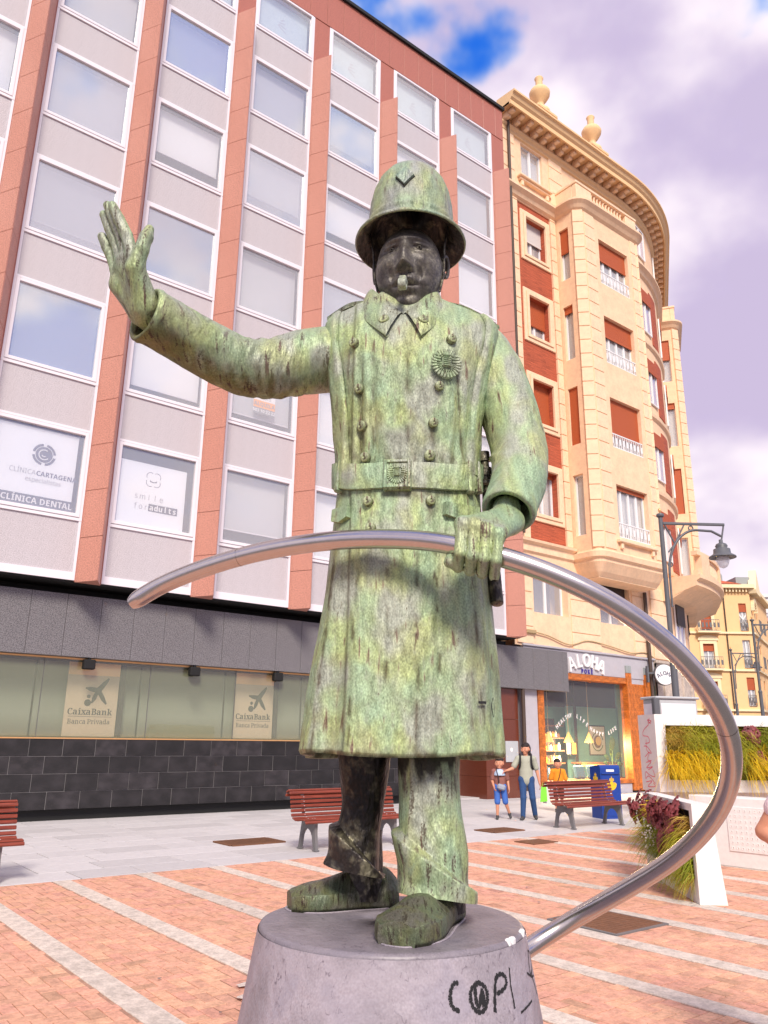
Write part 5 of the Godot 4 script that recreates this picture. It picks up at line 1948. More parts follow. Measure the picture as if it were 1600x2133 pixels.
func hoop() -> void:
	var h := thing("steel_hoop", "curved stainless steel tube sweeping round the statue through its left fist", "hoop", STAND + Vector3(0, PT, 0), FACING)
	var ps := [Vector3(-0.768, 0.823, -0.005), Vector3(-0.674, 0.879, 0.01), Vector3(-0.527, 0.927, 0.053), Vector3(-0.354, 0.961, 0.112), Vector3(-0.159, 0.97, 0.195), Vector3(0.01, 0.96, 0.253), Vector3(0.134, 0.938, 0.297), Vector3(0.269, 0.896, 0.334), Vector3(0.402, 0.845, 0.349), Vector3(0.54, 0.775, 0.348), Vector3(0.67, 0.686, 0.32), Vector3(0.772, 0.587, 0.269), Vector3(0.848, 0.486, 0.187), Vector3(0.886, 0.379, 0.093), Vector3(0.877, 0.263, -0.024), Vector3(0.809, 0.141, -0.162), Vector3(0.69, 0.03, -0.297), Vector3(0.552, -0.067, -0.38), Vector3(0.412, -0.14, -0.36), Vector3(0.25, -0.205, -0.24)]
	var path := spline(ps, 8)
	# even out the hand-measured points
	for pass_ in 6:
		for i in range(1, path.size() - 1):
			path[i] = path[i] * 0.5 + (path[i - 1] + path[i + 1]) * 0.25
	var rad := []
	for i in path.size():
		rad.append(0.0262 * (1.0 - 0.35 * pow(maxf(0.0, 1.0 - i / 3.0), 2.0)))
	var b := MB.new()
	b.tube(path, rad, 28)
	part("tube", b.done(), M.steel, h)
	# weld collars
	b = MB.new()
	for i in [20, 96]:
		b.tube([path[i] - (path[i + 1] - path[i]) * 0.12, path[i] + (path[i + 1] - path[i]) * 0.12], rad[i] + 0.0008, 28, false)
	part("weld", b.done(), M.steel, h)


func statue() -> void:
	var t := thing("policeman_statue", "green-patinated bronze statue of a traffic policeman with raised right hand and whistle", "statue", STAND + Vector3(0, PT, 0), FACING)
	# ---- coat: brown runs under the buttons, dark brown lines in drapes, edges, belt and hem
	var b := MB.new()
	var drops := [[-0.105, 1.437], [-0.093, 1.322], [-0.080, 1.226], [0.106, 1.325], [0.096, 1.229], [-0.063, 1.015], [0.099, 1.096]]
	b.tint_at = func(p: Vector3) -> Color:
		var br := 0.5 + 0.9 * wob.get_noise_3d(p.x * 14.0, p.y * 3.0, p.z * 8.0)
		var k := 0.0
		var fine := wob.get_noise_3d(p.x * 60.0, p.y * 4.0, p.z * 40.0)
		if p.z > 0.0:
			var up := sm(1.20, 1.26, p.y) * sm(1.66, 1.45, p.y)
			for f in [[-0.155, 0.10], [-0.062, 0.05], [0.035, -0.02], [0.19, 0.10], [-0.10, 0.02], [-0.135, 0.06]]:
				var fx: float = f[0] + f[1] * (1.30 - p.y) * 0.5 + 0.004 * fine
				k = maxf(k, up * exp(-pow((p.x - fx) / 0.0045, 2.0)) * sm(0.2, 0.7, br))
			for f in [[-0.20, 0.10], [-0.165, 0.08], [-0.10, 0.03], [-0.02, 0.0], [0.112, -0.02], [0.21, -0.05], [0.06, 0.0]]:
				var fx: float = f[0] + f[1] * (p.y - 1.0) + 0.006 * fine
				k = maxf(k, sm(1.02, 0.9, p.y) * exp(-pow((p.x - fx) / 0.005, 2.0)) * sm(0.45, 0.75, br))
			for q in drops:
				var dy: float = q[1] - p.y
				if dy > -0.01 and dy < 0.10:
					k = maxf(k, exp(-pow((p.x - q[0] + 0.004 * fine) / 0.009, 2.0)) * sm(0.10, 0.02, dy) * sm(0.0, 0.4, br) * 0.9)
			k = maxf(k, exp(-pow((p.x + 0.126) / 0.0035, 2.0)) * 0.55)
		var yb := 1.216 - 0.33 * clampf(p.z, -0.05, 0.2)
		k = maxf(k, exp(-pow((p.y - yb + 0.050) / 0.010, 2.0)) * sm(0.1, 0.6, br) * 0.8)
		k = maxf(k, exp(-pow((p.y - yb - 0.055) / 0.018, 2.0)) * sm(0.3, 0.8, br) * 0.7)
		k = maxf(k, sm(0.435, 0.418, p.y) * sm(0.2, 0.7, br) * 0.8)
		return Color(1, 1, 1).lerp(Color(0.26, 0.19, 0.15), clampf(k, 0.0, 0.9))
	var g := []
	var n := 220
	var rows := 190
	for i in rows + 1:
		var y := 0.416 + (1.82 - 0.416) * i / rows
		var row := PackedVector3Array()
		for k in n:
			var a := TAU * k / n
			var p := coat_point(a, y)
			if y < 0.43:
				p.y += 0.006 * sin(3.0 * a) + 0.008 * sin(a)
			row.append(p)
		g.append(row)
	b.grid(g, true)
	# rounded hem and the inside of the skirt
	var hem := []
	for q in [[1.0, 0.0], [0.985, -0.010], [0.94, -0.008], [0.90, 0.01], [0.86, 0.2]]:
		var row := PackedVector3Array()
		for k in n:
			var p: Vector3 = g[0][k]
			row.append(Vector3(CX + (p.x - CX) * q[0], p.y + q[1], p.z * q[0]))
		hem.append(row)
	b.grid(hem, true, true)
	part("coat", b.done(), M.verdigris, t)
	for st in [[Vector2(0.214, 0.548), Vector2(0.222, 0.547), Vector2(0.230, 0.548), Vector2(0.238, 0.547)], [Vector2(0.262, 0.562), Vector2(0.254, 0.548), Vector2(0.254, 0.528), Vector2(0.262, 0.512), Vector2(0.270, 0.526), Vector2(0.271, 0.546), Vector2(0.264, 0.562), Vector2(0.258, 0.557)]]:
		var sp := spline(st, 5)
		b = MB.new()
		for k in sp.size() - 1:
			var d := ((sp[k + 1] - sp[k]) as Vector2).normalized() * (0.0035 if st.size() == 4 else 0.0014)
			var e := Vector2(-d.y, d.x)
			var c4 := []
			for q in [sp[k] - e, sp[k + 1] - e, sp[k + 1] + e, sp[k] + e]:
				c4.append(coat_front(q.x, q.y, 0.0045))
			b.quad(c4[0], c4[1], c4[2], c4[3])
		part("marker_stroke", b.done(), M.marker, t)
	# ---- sleeves; under the raised forearm, where rain seldom runs, the bronze kept its brown
	b = MB.new()
	b.tint_at = func(p: Vector3) -> Color:
		var y := 1.53 + 0.10 * sm(-0.50, -0.70, p.x) - 0.005
		var k := sm(0.012, -0.035, p.y - y + 0.055 + 0.05 * wob.get_noise_3d(p.x * 9.0, p.y * 3.0, p.z * 3.0) + 0.012 * sin(p.x * 190.0)) * sm(-0.24, -0.32, p.x)
		return Color(1, 1, 1).lerp(Color(0.42, 0.33, 0.17), k * 0.85)
	sleeve(b, [Vector3(-0.13, 1.635, -0.03), Vector3(-0.21, 1.615, -0.01), Vector3(-0.295, 1.585, 0.03), Vector3(-0.39, 1.537, 0.08), Vector3(-0.467, 1.523, 0.13), Vector3(-0.553, 1.540, 0.20), Vector3(-0.631, 1.558, 0.28), Vector3(-0.692, 1.570, 0.342)], [0.10, 0.104, 0.100, 0.089, 0.086, 0.082, 0.078, 0.079], [[0.52, 1.3, 0.02, 0.7, 0.05, 0.010], [0.47, 1.7, 0.015, 0.6, -0.04, 0.008], [0.57, 1.0, 0.016, 0.6, 0.05, 0.007], [0.62, -0.3, 0.02, 0.5, 0.12, 0.006], [0.40, -1.2, 0.012, 0.9, 0.02, 0.005], [0.45, -1.3, 0.010, 0.8, 0.02, 0.005], [0.50, -1.4, 0.010, 0.8, 0.02, 0.004], [0.34, -1.0, 0.010, 0.8, 0.02, 0.005], [0.78, 0.6, 0.05, 0.35, 0.3, 0.006], [0.97, 0.0, 0.012, 9.0, 0.0, 0.003]], 3)
	part("sleeve", b.done(), M.worn_bronze, t)
	b = MB.new()
	sleeve(b, [Vector3(0.20, 1.69, -0.05), Vector3(0.262, 1.665, -0.045), Vector3(0.297, 1.595, -0.02), Vector3(0.327, 1.50, 0.005), Vector3(0.350, 1.40, 0.035), Vector3(0.364, 1.30, 0.07), Vector3(0.362, 1.22, 0.11), Vector3(0.340, 1.13, 0.165), Vector3(0.305, 1.045, 0.225)], [0.075, 0.094, 0.096, 0.093, 0.089, 0.084, 0.081, 0.077, 0.072], [[0.50, -1.2, 0.03, 0.6, 0.10, 0.009], [0.42, -1.5, 0.02, 0.7, -0.08, 0.008], [0.60, -1.7, 0.02, 0.7, 0.06, 0.009], [0.66, -1.2, 0.02, 0.6, -0.10, 0.008], [0.36, -0.6, 0.02, 0.6, 0.10, 0.006], [0.72, 0.3, 0.02, 0.6, 0.1, 0.007], [0.85, -0.8, 0.10, 0.25, 0.2, 0.008], [0.80, -2.2, 0.10, 0.25, 0.2, 0.007], [0.98, 0.0, 0.012, 9.0, 0.0, 0.003]], 8, Vector3.BACK)
	part("sleeve", b.done(), M.verdigris, t)
	# ---- seam straps round the armholes
	for q in [[Vector2(-0.182, 1.768), Vector2(-0.192, 1.70), Vector2(-0.190, 1.62), Vector2(-0.178, 1.52), Vector2(-0.165, 1.42), Vector2(-0.156, 1.33), Vector2(-0.150, 1.20)], [Vector2(0.268, 1.735), Vector2(0.283, 1.68), Vector2(0.272, 1.60), Vector2(0.250, 1.51), Vector2(0.235, 1.41), Vector2(0.222, 1.32), Vector2(0.214, 1.19)]]:
		var pts := []
		for p in q:
			pts.append(Vector3(p.x, p.y, 0))
		var sp := spline(pts, 6)
		b = MB.new()
		var rows2 := []
		for k in 6:
			rows2.append(PackedVector3Array())
		for i in sp.size():
			var d: Vector3 = (sp[mini(i + 1, sp.size() - 1)] - sp[maxi(i - 1, 0)]).normalized()
			var x := Vector3(-d.y, d.x, 0)
			for k in 6:
				var u: float = [-0.016, -0.0145, -0.006, 0.006, 0.0145, 0.016][k]
				var w := coat_front(sp[i].x + x.x * u, sp[i].y + x.y * u, [-0.004, 0.008, 0.010, 0.010, 0.008, -0.004][k])
				rows2[k].append(w)
		b.grid(rows2, false, true)
		part("seam_strap", b.done(), M.verdigris, t)
	# ---- shoulder straps
	for q in [[Vector3(-0.10, 1.808, -0.02), Vector3(-0.155, 1.797, -0.02), Vector3(-0.222, 1.748, -0.02)], [Vector3(0.165, 1.805, -0.02), Vector3(0.235, 1.783, -0.02), Vector3(0.330, 1.725, -0.03)]]:
		var sp := spline(q, 8)
		b = MB.new()
		var top := []
		for o in [[-0.040, -0.012], [-0.038, 0.004], [0.0, 0.010], [0.038, 0.004], [0.040, -0.012]]:
			var row := PackedVector3Array()
			for p in sp:
				row.append(p + Vector3(0, o[1], o[0]))
			top.append(row)
		b.grid(top)
		b.grid(top, false, true)
		b.lathe([[0, 0.008], [0.010, 0.006], [0.013, 0.0], [0.013, -0.01]], 12, q[0].lerp(q[1], 0.6) + Vector3(0, 0.012, 0.0))
		part("shoulder_strap", b.done(), M.worn_bronze, t)
	# ---- belt, loops, buckle
	b = MB.new()
	var bel := []
	for q in [[-0.040, 0.004], [-0.038, 0.012], [0.0, 0.0135], [0.038, 0.012], [0.040, 0.004]]:
		var row := PackedVector3Array()
		for k in 160:
			var a := TAU * k / 160
			var p0 := coat_point(a, 1.20, 0.0, false)
			var y: float = 1.216 - 0.33 * clampf(p0.z, -0.05, 0.2) + q[0] + 0.003 * sin(5.0 * a)
			row.append(coat_point(a, y, q[1] + 0.004, false) + (coat_point(a, y, 0.01) - coat_point(a, y, 0.01, false)) * 0.4)
		bel.append(row)
	b.grid(bel, true)
	part("belt", b.done(), M.verdigris, t)
	for x in [-0.155, 0.205, 0.228]:
		b = MB.new()
		var yb := 1.216 - 0.33 * coat_front(x, 1.2).z
		b.xf = Transform3D(face_out(x, yb), coat_front(x, yb))
		b.box(Vector3(-0.011, -0.050, -0.02), Vector3(0.011, 0.050, 0.016), 0.005)
		part("belt_loop", b.done(), M.worn_bronze, t)
	b = MB.new()
	var yb2 := 1.216 - 0.33 * 0.145
	b.xf = Transform3D(face_out(0.008, yb2), coat_front(0.008, yb2))
	b.box(Vector3(-0.040, -0.046, -0.01), Vector3(0.040, 0.046, 0.016), 0.004)
	for s in [-1.0, 1.0]:
		b.box(Vector3(s * 0.034 - 0.005, -0.043, 0.014), Vector3(s * 0.034 + 0.005, 0.043, 0.021), 0.002)
		b.box(Vector3(-0.030, s * 0.038 - 0.005, 0.014), Vector3(0.030, s * 0.038 + 0.005, 0.021), 0.002)
	crest(b, 0.030, 0.016)
	part("buckle", b.done(), M.worn_bronze, t)
	# ---- pocket flaps
	for q in [[-0.150, 1.068, 0.034, 0.03], [0.185, 1.070, 0.055, -0.02]]:
		b = MB.new()
		b.xf = Transform3D(face_out(q[0], q[1]), coat_front(q[0], q[1])) * Transform3D(Basis(Vector3.BACK, q[3]))
		var w: float = q[2]
		b.extrude(PackedVector2Array([Vector2(-w, 0.022), Vector2(w, 0.022), Vector2(w, -0.014), Vector2(0.0, -0.024), Vector2(-w, -0.014)]), -0.012, 0.007)
		part("pocket_flap", b.done(), M.verdigris, t)
	# ---- buttons
	var bt := MB.new()
	bt.xf = Transform3D(Basis(Vector3.RIGHT, PI / 2), Vector3.ZERO)
	bt.lathe([[0.0, 0.0095], [0.006, 0.0092], [0.0105, 0.0075], [0.0125, 0.0078], [0.014, 0.006], [0.0150, 0.001], [0.0150, -0.006]], 20)
	var button := bt.done()
	for q in [[-0.120, 1.586], [-0.105, 1.437], [-0.093, 1.322], [-0.080, 1.226], [-0.072, 1.094], [-0.063, 1.015], [0.161, 1.594], [0.123, 1.436], [0.106, 1.325], [0.096, 1.229], [0.099, 1.096]]:
		var m := part("button", button, M.worn_bronze, t)
		m.transform = Transform3D(face_out(q[0], q[1]), coat_front(q[0], q[1], 0.001))
		m.scale = Vector3.ONE * rng.randf_range(0.95, 1.1)
	# ---- breast badge
	b = MB.new()
	b.xf = Transform3D(face_out(0.141, 1.505), coat_front(0.141, 1.505, 0.001))
	crest(b, 0.046)
	part("badge", b.done(), M.worn_bronze, t)
	# ---- collar
	for s in [-1.0, 1.0]:
		b = MB.new()
		var inner := [Vector3(0.0, 1.86, -0.105), Vector3(0.062, 1.862, -0.085), Vector3(0.098, 1.858, -0.01), Vector3(0.094, 1.815, 0.065), Vector3(0.052, 1.752, 0.112), Vector3(0.004, 1.692, 0.138)]
		var outer := [Vector3(0.0, 1.792, -0.155), Vector3(0.085, 1.792, -0.135), Vector3(0.138, 1.772, -0.02), Vector3(0.135, 1.722, 0.085), Vector3(0.108, 1.660, 0.142), Vector3(0.052, 1.592, 0.186)]
		var I_ := spline(inner, 6)
		var O_ := spline(outer, 6)
		var rows3 := []
		for k in 8:
			rows3.append(PackedVector3Array())
		for i in I_.size():
			var p: Vector3 = I_[i]
			var q: Vector3 = O_[i]
			var out := Vector3(p.x * 0.5, 0.25, 0.1 + p.z).normalized()
			var bulge := 0.016
			var pts := [p + Vector3(-0.010, -0.03, -0.006), p + Vector3(-0.006, 0.0, 0.0), p + Vector3(0.002, 0.006, 0.003), p.lerp(q, 0.3) + out * bulge, p.lerp(q, 0.7) + out * bulge * 0.8, q + out * 0.004, q - out * 0.004 + Vector3(-0.003, 0.003, -0.004), p.lerp(q, 0.5) - Vector3(0.01, 0, 0.02)]
			for k in 8:
				var w: Vector3 = pts[k]
				rows3[k].append(Vector3(CX - 0.014 + s * w.x, w.y, w.z))
		b.grid(rows3, false, s > 0)
		part("collar", b.done(), M.worn_bronze, t)
		var m := part("collar_button", button, M.worn_bronze, t)
		m.transform = Transform3D(Basis(Vector3.UP, s * 0.35) * Basis(Vector3.RIGHT, -0.35), Vector3(CX - 0.014 + s * 0.058, 1.660, 0.160))
		m.scale = Vector3.ONE * 1.15
	# ---- neck and throat
	b = MB.new()
	b.lathe([[0.084, 1.90], [0.082, 1.82], [0.088, 1.75], [0.10, 1.68]], 28, Vector3(CX, 0, 0.005))
	part("neck", b.done(), M.dark_bronze, t)
	head(t)
	hat(t)
	legs(t)
	hands(t)
	# ---- truncheon hanging on the hip
	b = MB.new()
	b.tube([Vector3(0.268, 1.292, 0.02), Vector3(0.270, 1.262, 0.02)], [0.017, 0.018], 14)
	b.tube([Vector3(0.270, 1.262, 0.02), Vector3(0.272, 1.238, 0.02)], [0.013, 0.013], 14)
	b.tube([Vector3(0.272, 1.240, 0.02), Vector3(0.275, 1.215, 0.02)], [0.019, 0.019], 14)
	b.tube(spline([Vector3(0.275, 1.215, 0.02), Vector3(0.282, 1.02, 0.03), Vector3(0.292, 0.846, 0.04), Vector3(0.293, 0.832, 0.04)], 6), [0.0165, 0.0165, 0.0165, 0.017, 0.017, 0.017, 0.0175, 0.018, 0.018, 0.0185, 0.019, 0.019, 0.019, 0.019, 0.019, 0.018, 0.016, 0.013, 0.006], 16)
	b.box(Vector3(0.235, 1.18, -0.01), Vector3(0.285, 1.20, 0.05), 0.006)
	part("truncheon", b.done(), M.dark_bronze, t)


func crest(b: MB, r: float, lift := 0.004) -> void:  # relief: shield in a wreath, fan of rays, crown
	var keep := b.xf
	var z := lift
	for i in 26:
		var a := TAU * i / 26.0
		b.xf = keep * Transform3D(Basis(Vector3.BACK, a), Vector3(cos(a), sin(a), 0) * r * 0.82 + Vector3(0, 0, z))
		b.box(Vector3(-r * 0.2, -r * 0.085, 0), Vector3(r * 0.2, r * 0.085, r * 0.13), r * 0.05)
	for i in 15:
		var a := PI + PI * (i + 0.5) / 15.0
		b.xf = keep * Transform3D(Basis(Vector3.BACK, a), Vector3(cos(a), sin(a), 0) * r * 0.45 + Vector3(0, 0, z))
		b.box(Vector3(-r * 0.22, -r * 0.03, 0), Vector3(r * 0.22, r * 0.03, r * 0.11), r * 0.02)
	b.xf = keep
	b.box(Vector3(-r * 0.32, -r * 0.30, z), Vector3(r * 0.32, r * 0.42, z + r * 0.26), r * 0.12)
	for i in 5:
		b.box(Vector3(-r * 0.26, -r * 0.24 + i * r * 0.13, z + r * 0.24), Vector3(r * 0.26, -r * 0.18 + i * r * 0.13, z + r * 0.32), r * 0.02)
	for s in [-1.0, 1.0]:
		for i in 3:
			b.box(Vector3(s * r * 0.62 - r * 0.26, r * (0.05 + 0.2 * i), z), Vector3(s * r * 0.62 + r * 0.26, r * (0.19 + 0.2 * i), z + r * 0.16), r * 0.05)
	b.box(Vector3(-r * 0.24, r * 0.44, z), Vector3(r * 0.24, r * 0.72, z + r * 0.24), r * 0.09)
	b.xf = keep


func head(t: Node3D) -> void:
	var h := Node3D.new()
	h.name = "head"
	t.add_child(h, true)
	h.position = Vector3(0.041, 1.885, 0.045)
	h.rotation = Vector3(0.05, -0.16, 0.0)
	var b := MB.new()
	var g := []
	var N := 170
	var Mr := 170
	var bump := func(x: float, y: float) -> float:
		var d := 0.0
		x *= 0.90
		for q in [[0.0, 0.075, 0.07, 0.013, 0.011], [0.034, 0.066, 0.022, 0.008, 0.006], [0.039, 0.043, 0.024, 0.015, -0.026], [0.039, 0.042, 0.014, 0.0095, 0.018], [0.039, 0.0545, 0.017, 0.0035, 0.009], [0.039, 0.0300, 0.016, 0.0032, 0.007], [0.039, 0.064, 0.018, 0.004, -0.004], [0.0, 0.045, 0.011, 0.02, 0.010], [0.0, 0.02, 0.012, 0.018, 0.017], [0.0, -0.005, 0.013, 0.016, 0.020], [0.0, -0.028, 0.016, 0.013, 0.036], [0.017, -0.034, 0.008, 0.008, 0.014], [0.012, -0.045, 0.005, 0.004, -0.010], [0.0, -0.066, 0.034, 0.012, 0.012], [0.0, -0.056, 0.005, 0.010, -0.004], [0.0, -0.081, 0.030, 0.0045, -0.010], [0.0, -0.093, 0.024, 0.008, 0.010], [0.0, -0.110, 0.03, 0.008, -0.006], [0.0, -0.134, 0.032, 0.022, 0.014], [0.056, -0.002, 0.022, 0.022, 0.008], [0.038, -0.050, 0.008, 0.02, -0.010], [0.052, -0.075, 0.016, 0.02, 0.005]]:
			for s in ([1.0] if q[0] == 0.0 else [-1.0, 1.0]):
				d += q[4] * exp(-pow((x - s * q[0]) / q[2], 2.0) - pow((y - q[1]) / q[3], 2.0))
		return d * 1.15
	for i in Mr + 1:
		var v := PI * i / Mr
		var row := PackedVector3Array()
		for k in N:
			# more columns in front
			var u := TAU * k / N
			u += 0.55 * sin(u * 2.0) * 0.5 if true else 0.0
			var y := cos(v)
			var rr := sin(v)
			var p := Vector3(rr * sin(u), y, rr * cos(u))
			var jaw := sm(0.2, -0.95, y)
			p.x *= 0.108 - 0.032 * jaw * jaw
			p.y *= 0.158 if y > 0 else 0.174
			p.z *= (0.112 - 0.012 * jaw) if p.z > 0 else 0.125 - 0.04 * jaw
			if p.z > 0.0:
				p.z += bump.call(p.x, p.y) * sm(0.0, 0.05, p.z)
			row.append(p)
		g.append(row)
	b.tint_at = func(p: Vector3) -> Color:  # face darker in its hollows and across the forehead
		var k := 0.0
		if p.z > 0.0:
			for q in [[0.040, 0.043, 0.026, 0.016, 0.75], [0.0, -0.050, 0.022, 0.010, 0.7], [0.042, -0.055, 0.012, 0.024, 0.6], [0.0, -0.080, 0.034, 0.006, 0.8], [0.0, 0.12, 0.12, 0.03, 0.7], [0.072, -0.02, 0.02, 0.05, 0.4], [0.018, -0.048, 0.006, 0.005, 0.9]]:
				for s in [-1.0, 1.0]:
					k = maxf(k, q[4] * exp(-pow((p.x - s * q[0]) / q[2], 2.0) - pow((p.y - q[1]) / q[3], 2.0)))
		k *= 0.75 + 0.5 * wob.get_noise_3d(p.x * 30.0, p.y * 30.0, p.z * 20.0)
		return Color(1.5, 1.47, 1.40).lerp(Color(0.16, 0.15, 0.16), clampf(k, 0.0, 1.0))
	b.grid(g, true, false)
	part("face", b.done(), M.face_bronze, h)
	for s in [-1.0, 1.0]:
		b = MB.new()
		var rim := []
		for k in 13:
			var a := -2.0 + 4.4 * k / 12.0
			rim.append(Vector3(s * (0.112 + 0.010 * sin(k * 0.3)), 0.028 + 0.036 * sin(a + 0.4), -0.012 - 0.022 * cos(a + 0.4)))
		b.tube(rim, 0.006, 8)
		b.xf = Transform3D(Basis(Vector3.BACK, PI / 2 * s), Vector3(s * 0.107, 0.026, -0.012))
		b.lathe([[0.0, -0.006], [0.018, -0.004], [0.026, 0.002], [0.02, 0.008]], 14)
		b.xf = Transform3D()
		b.tube([Vector3(s * 0.109, -0.002, -0.004), Vector3(s * 0.105, -0.012, 0.0)], [0.010, 0.007], 8)
		part("ear", b.done(), M.face_bronze, h)
		b = MB.new()
		b.tube(spline([Vector3(s * 0.134, 0.185, 0.012), Vector3(s * 0.116, 0.09, 0.015), Vector3(s * 0.112, 0.0, 0.012), Vector3(s * 0.098, -0.07, 0.012)], 5), 0.004, 6)
		part("chin_strap", b.done(), M.dark_bronze, h)
		b = MB.new()
		b.xf = Transform3D(Basis(Vector3.RIGHT, PI / 2), Vector3(s * 0.0435, 0.0425, 0.0895))
		b.lathe([[0.0, 0.0005], [0.0028, 0.0008], [0.0036, 0.0035], [0.0062, 0.0035], [0.0085, 0.0], [0.0085, -0.01]], 16)
		part("eye", b.done(), M.dark_bronze, h)
	# whistle between the lips
	b = MB.new()
	b.box(Vector3(-0.012, -0.096, 0.108), Vector3(0.010, -0.082, 0.152), 0.003)
	b.xf = Transform3D(Basis(Vector3.BACK, PI / 2), Vector3(-0.001, -0.112, 0.150))
	b.lathe([[0.0, 0.0125], [0.015, 0.0125], [0.018, 0.010], [0.018, -0.010], [0.015, -0.0125], [0.0, -0.0125]], 20)
	b.xf = Transform3D()
	part("whistle", b.done(), M.verdigris, h)


func hat(t: Node3D) -> void:
	var h := Node3D.new()
	h.name = "helmet"
	t.add_child(h, true)
	h.position = Vector3(0.044, 2.012, 0.035)
	h.rotation = Vector3(0.02, -0.12, -0.02)
	var b := MB.new()
	b.tint = Color(0.86, 0.84, 0.95)
	var prof := [[0.0, 0.268], [0.03, 0.2665], [0.062, 0.259], [0.090, 0.241], [0.112, 0.211], [0.127, 0.171], [0.1355, 0.125], [0.139, 0.080], [0.140, 0.056], [0.1435, 0.054], [0.146, 0.046], [0.1445, 0.038], [0.143, 0.030], [0.148, 0.021], [0.158, 0.012], [0.168, 0.006], [0.176, 0.001], [0.180, -0.004], [0.181, -0.009], [0.179, -0.0125], [0.176, -0.013]]
	var g := []
	for q in prof:
		var row := PackedVector3Array()
		for k in 96:
			var a := TAU * k / 96
			var r: float = q[0] + 0.0012 * wob.get_noise_3d(cos(a) * 3.0, q[1] * 18.0, sin(a) * 3.0)
			row.append(Vector3(r * cos(a), q[1] + 0.004 * sin(a), r * 1.05 * sin(a)))
		g.append(row)
	b.grid(g, true, true)
	part("shell", b.done(), M.verdigris, h)
	b = MB.new()
	b.tint = Color(0.75, 0.72, 0.70)
	g = []
	for q in [[0.1765, -0.0125], [0.172, -0.011], [0.160, -0.001], [0.146, 0.010], [0.134, 0.022], [0.125, 0.05], [0.10, 0.10], [0.0, 0.12]]:
		var row := PackedVector3Array()
		for k in 96:
			var a := TAU * k / 96
			row.append(Vector3(q[0] * cos(a), q[1] + 0.004 * sin(a), q[0] * 1.05 * sin(a)))
		g.append(row)
	b.grid(g, true, true)
	part("underside", b.done(), M.dark_bronze, h)  # underside and hollow of the helmet, set in darker bronze than the shell
	b = MB.new()
	var p := Vector3(-0.006, 0.148, 0.131)
	b.xf = Transform3D(Basis(Vector3.UP, -0.03) * Basis(Vector3.RIGHT, -0.24), p)
	b.extrude(PackedVector2Array([Vector2(0, -0.040), Vector2(0.029, 0.0), Vector2(0, 0.040), Vector2(-0.029, 0.0)]), -0.03, 0.016)
	part("plate", b.done(), M.plate_bronze, h)
	b = MB.new()
	b.xf = Transform3D(Basis(Vector3.UP, -0.03) * Basis(Vector3.RIGHT, -0.24), p)
	b.extrude(PackedVector2Array([Vector2(0, -0.043), Vector2(0.0315, 0.0), Vector2(0, 0.043), Vector2(-0.0315, 0.0)]), -0.03, 0.0085)
	part("plate_rim", b.done(), M.dark_bronze, h)


func loft(b: MB, secs: Array, n: int, per: int, e: float, warp: Callable) -> void:  # secs: [centre, half width, half depth] bottom to top
	var C := []
	var X := []
	var Z := []
	for s in secs:
		C.append(s[0])
		X.append(s[1])
		Z.append(s[2])
	C = spline(C, per)
	X = spline(X, per)
	Z = spline(Z, per)
	var g := []
	for i in C.size():
		var row := PackedVector3Array()
		for k in n:
			var a := TAU * k / n
			var c := cos(a)
			var s := sin(a)
			var o := Vector3(X[i] * signf(c) * pow(absf(c), e), 0, Z[i] * signf(s) * pow(absf(s), e))
			row.append(C[i] + o + warp.call(C[i] + o, a, float(i) / (C.size() - 1)))
		g.append(row)
	b.grid(g, true)
	b.fan(g[0], Vector3.DOWN)


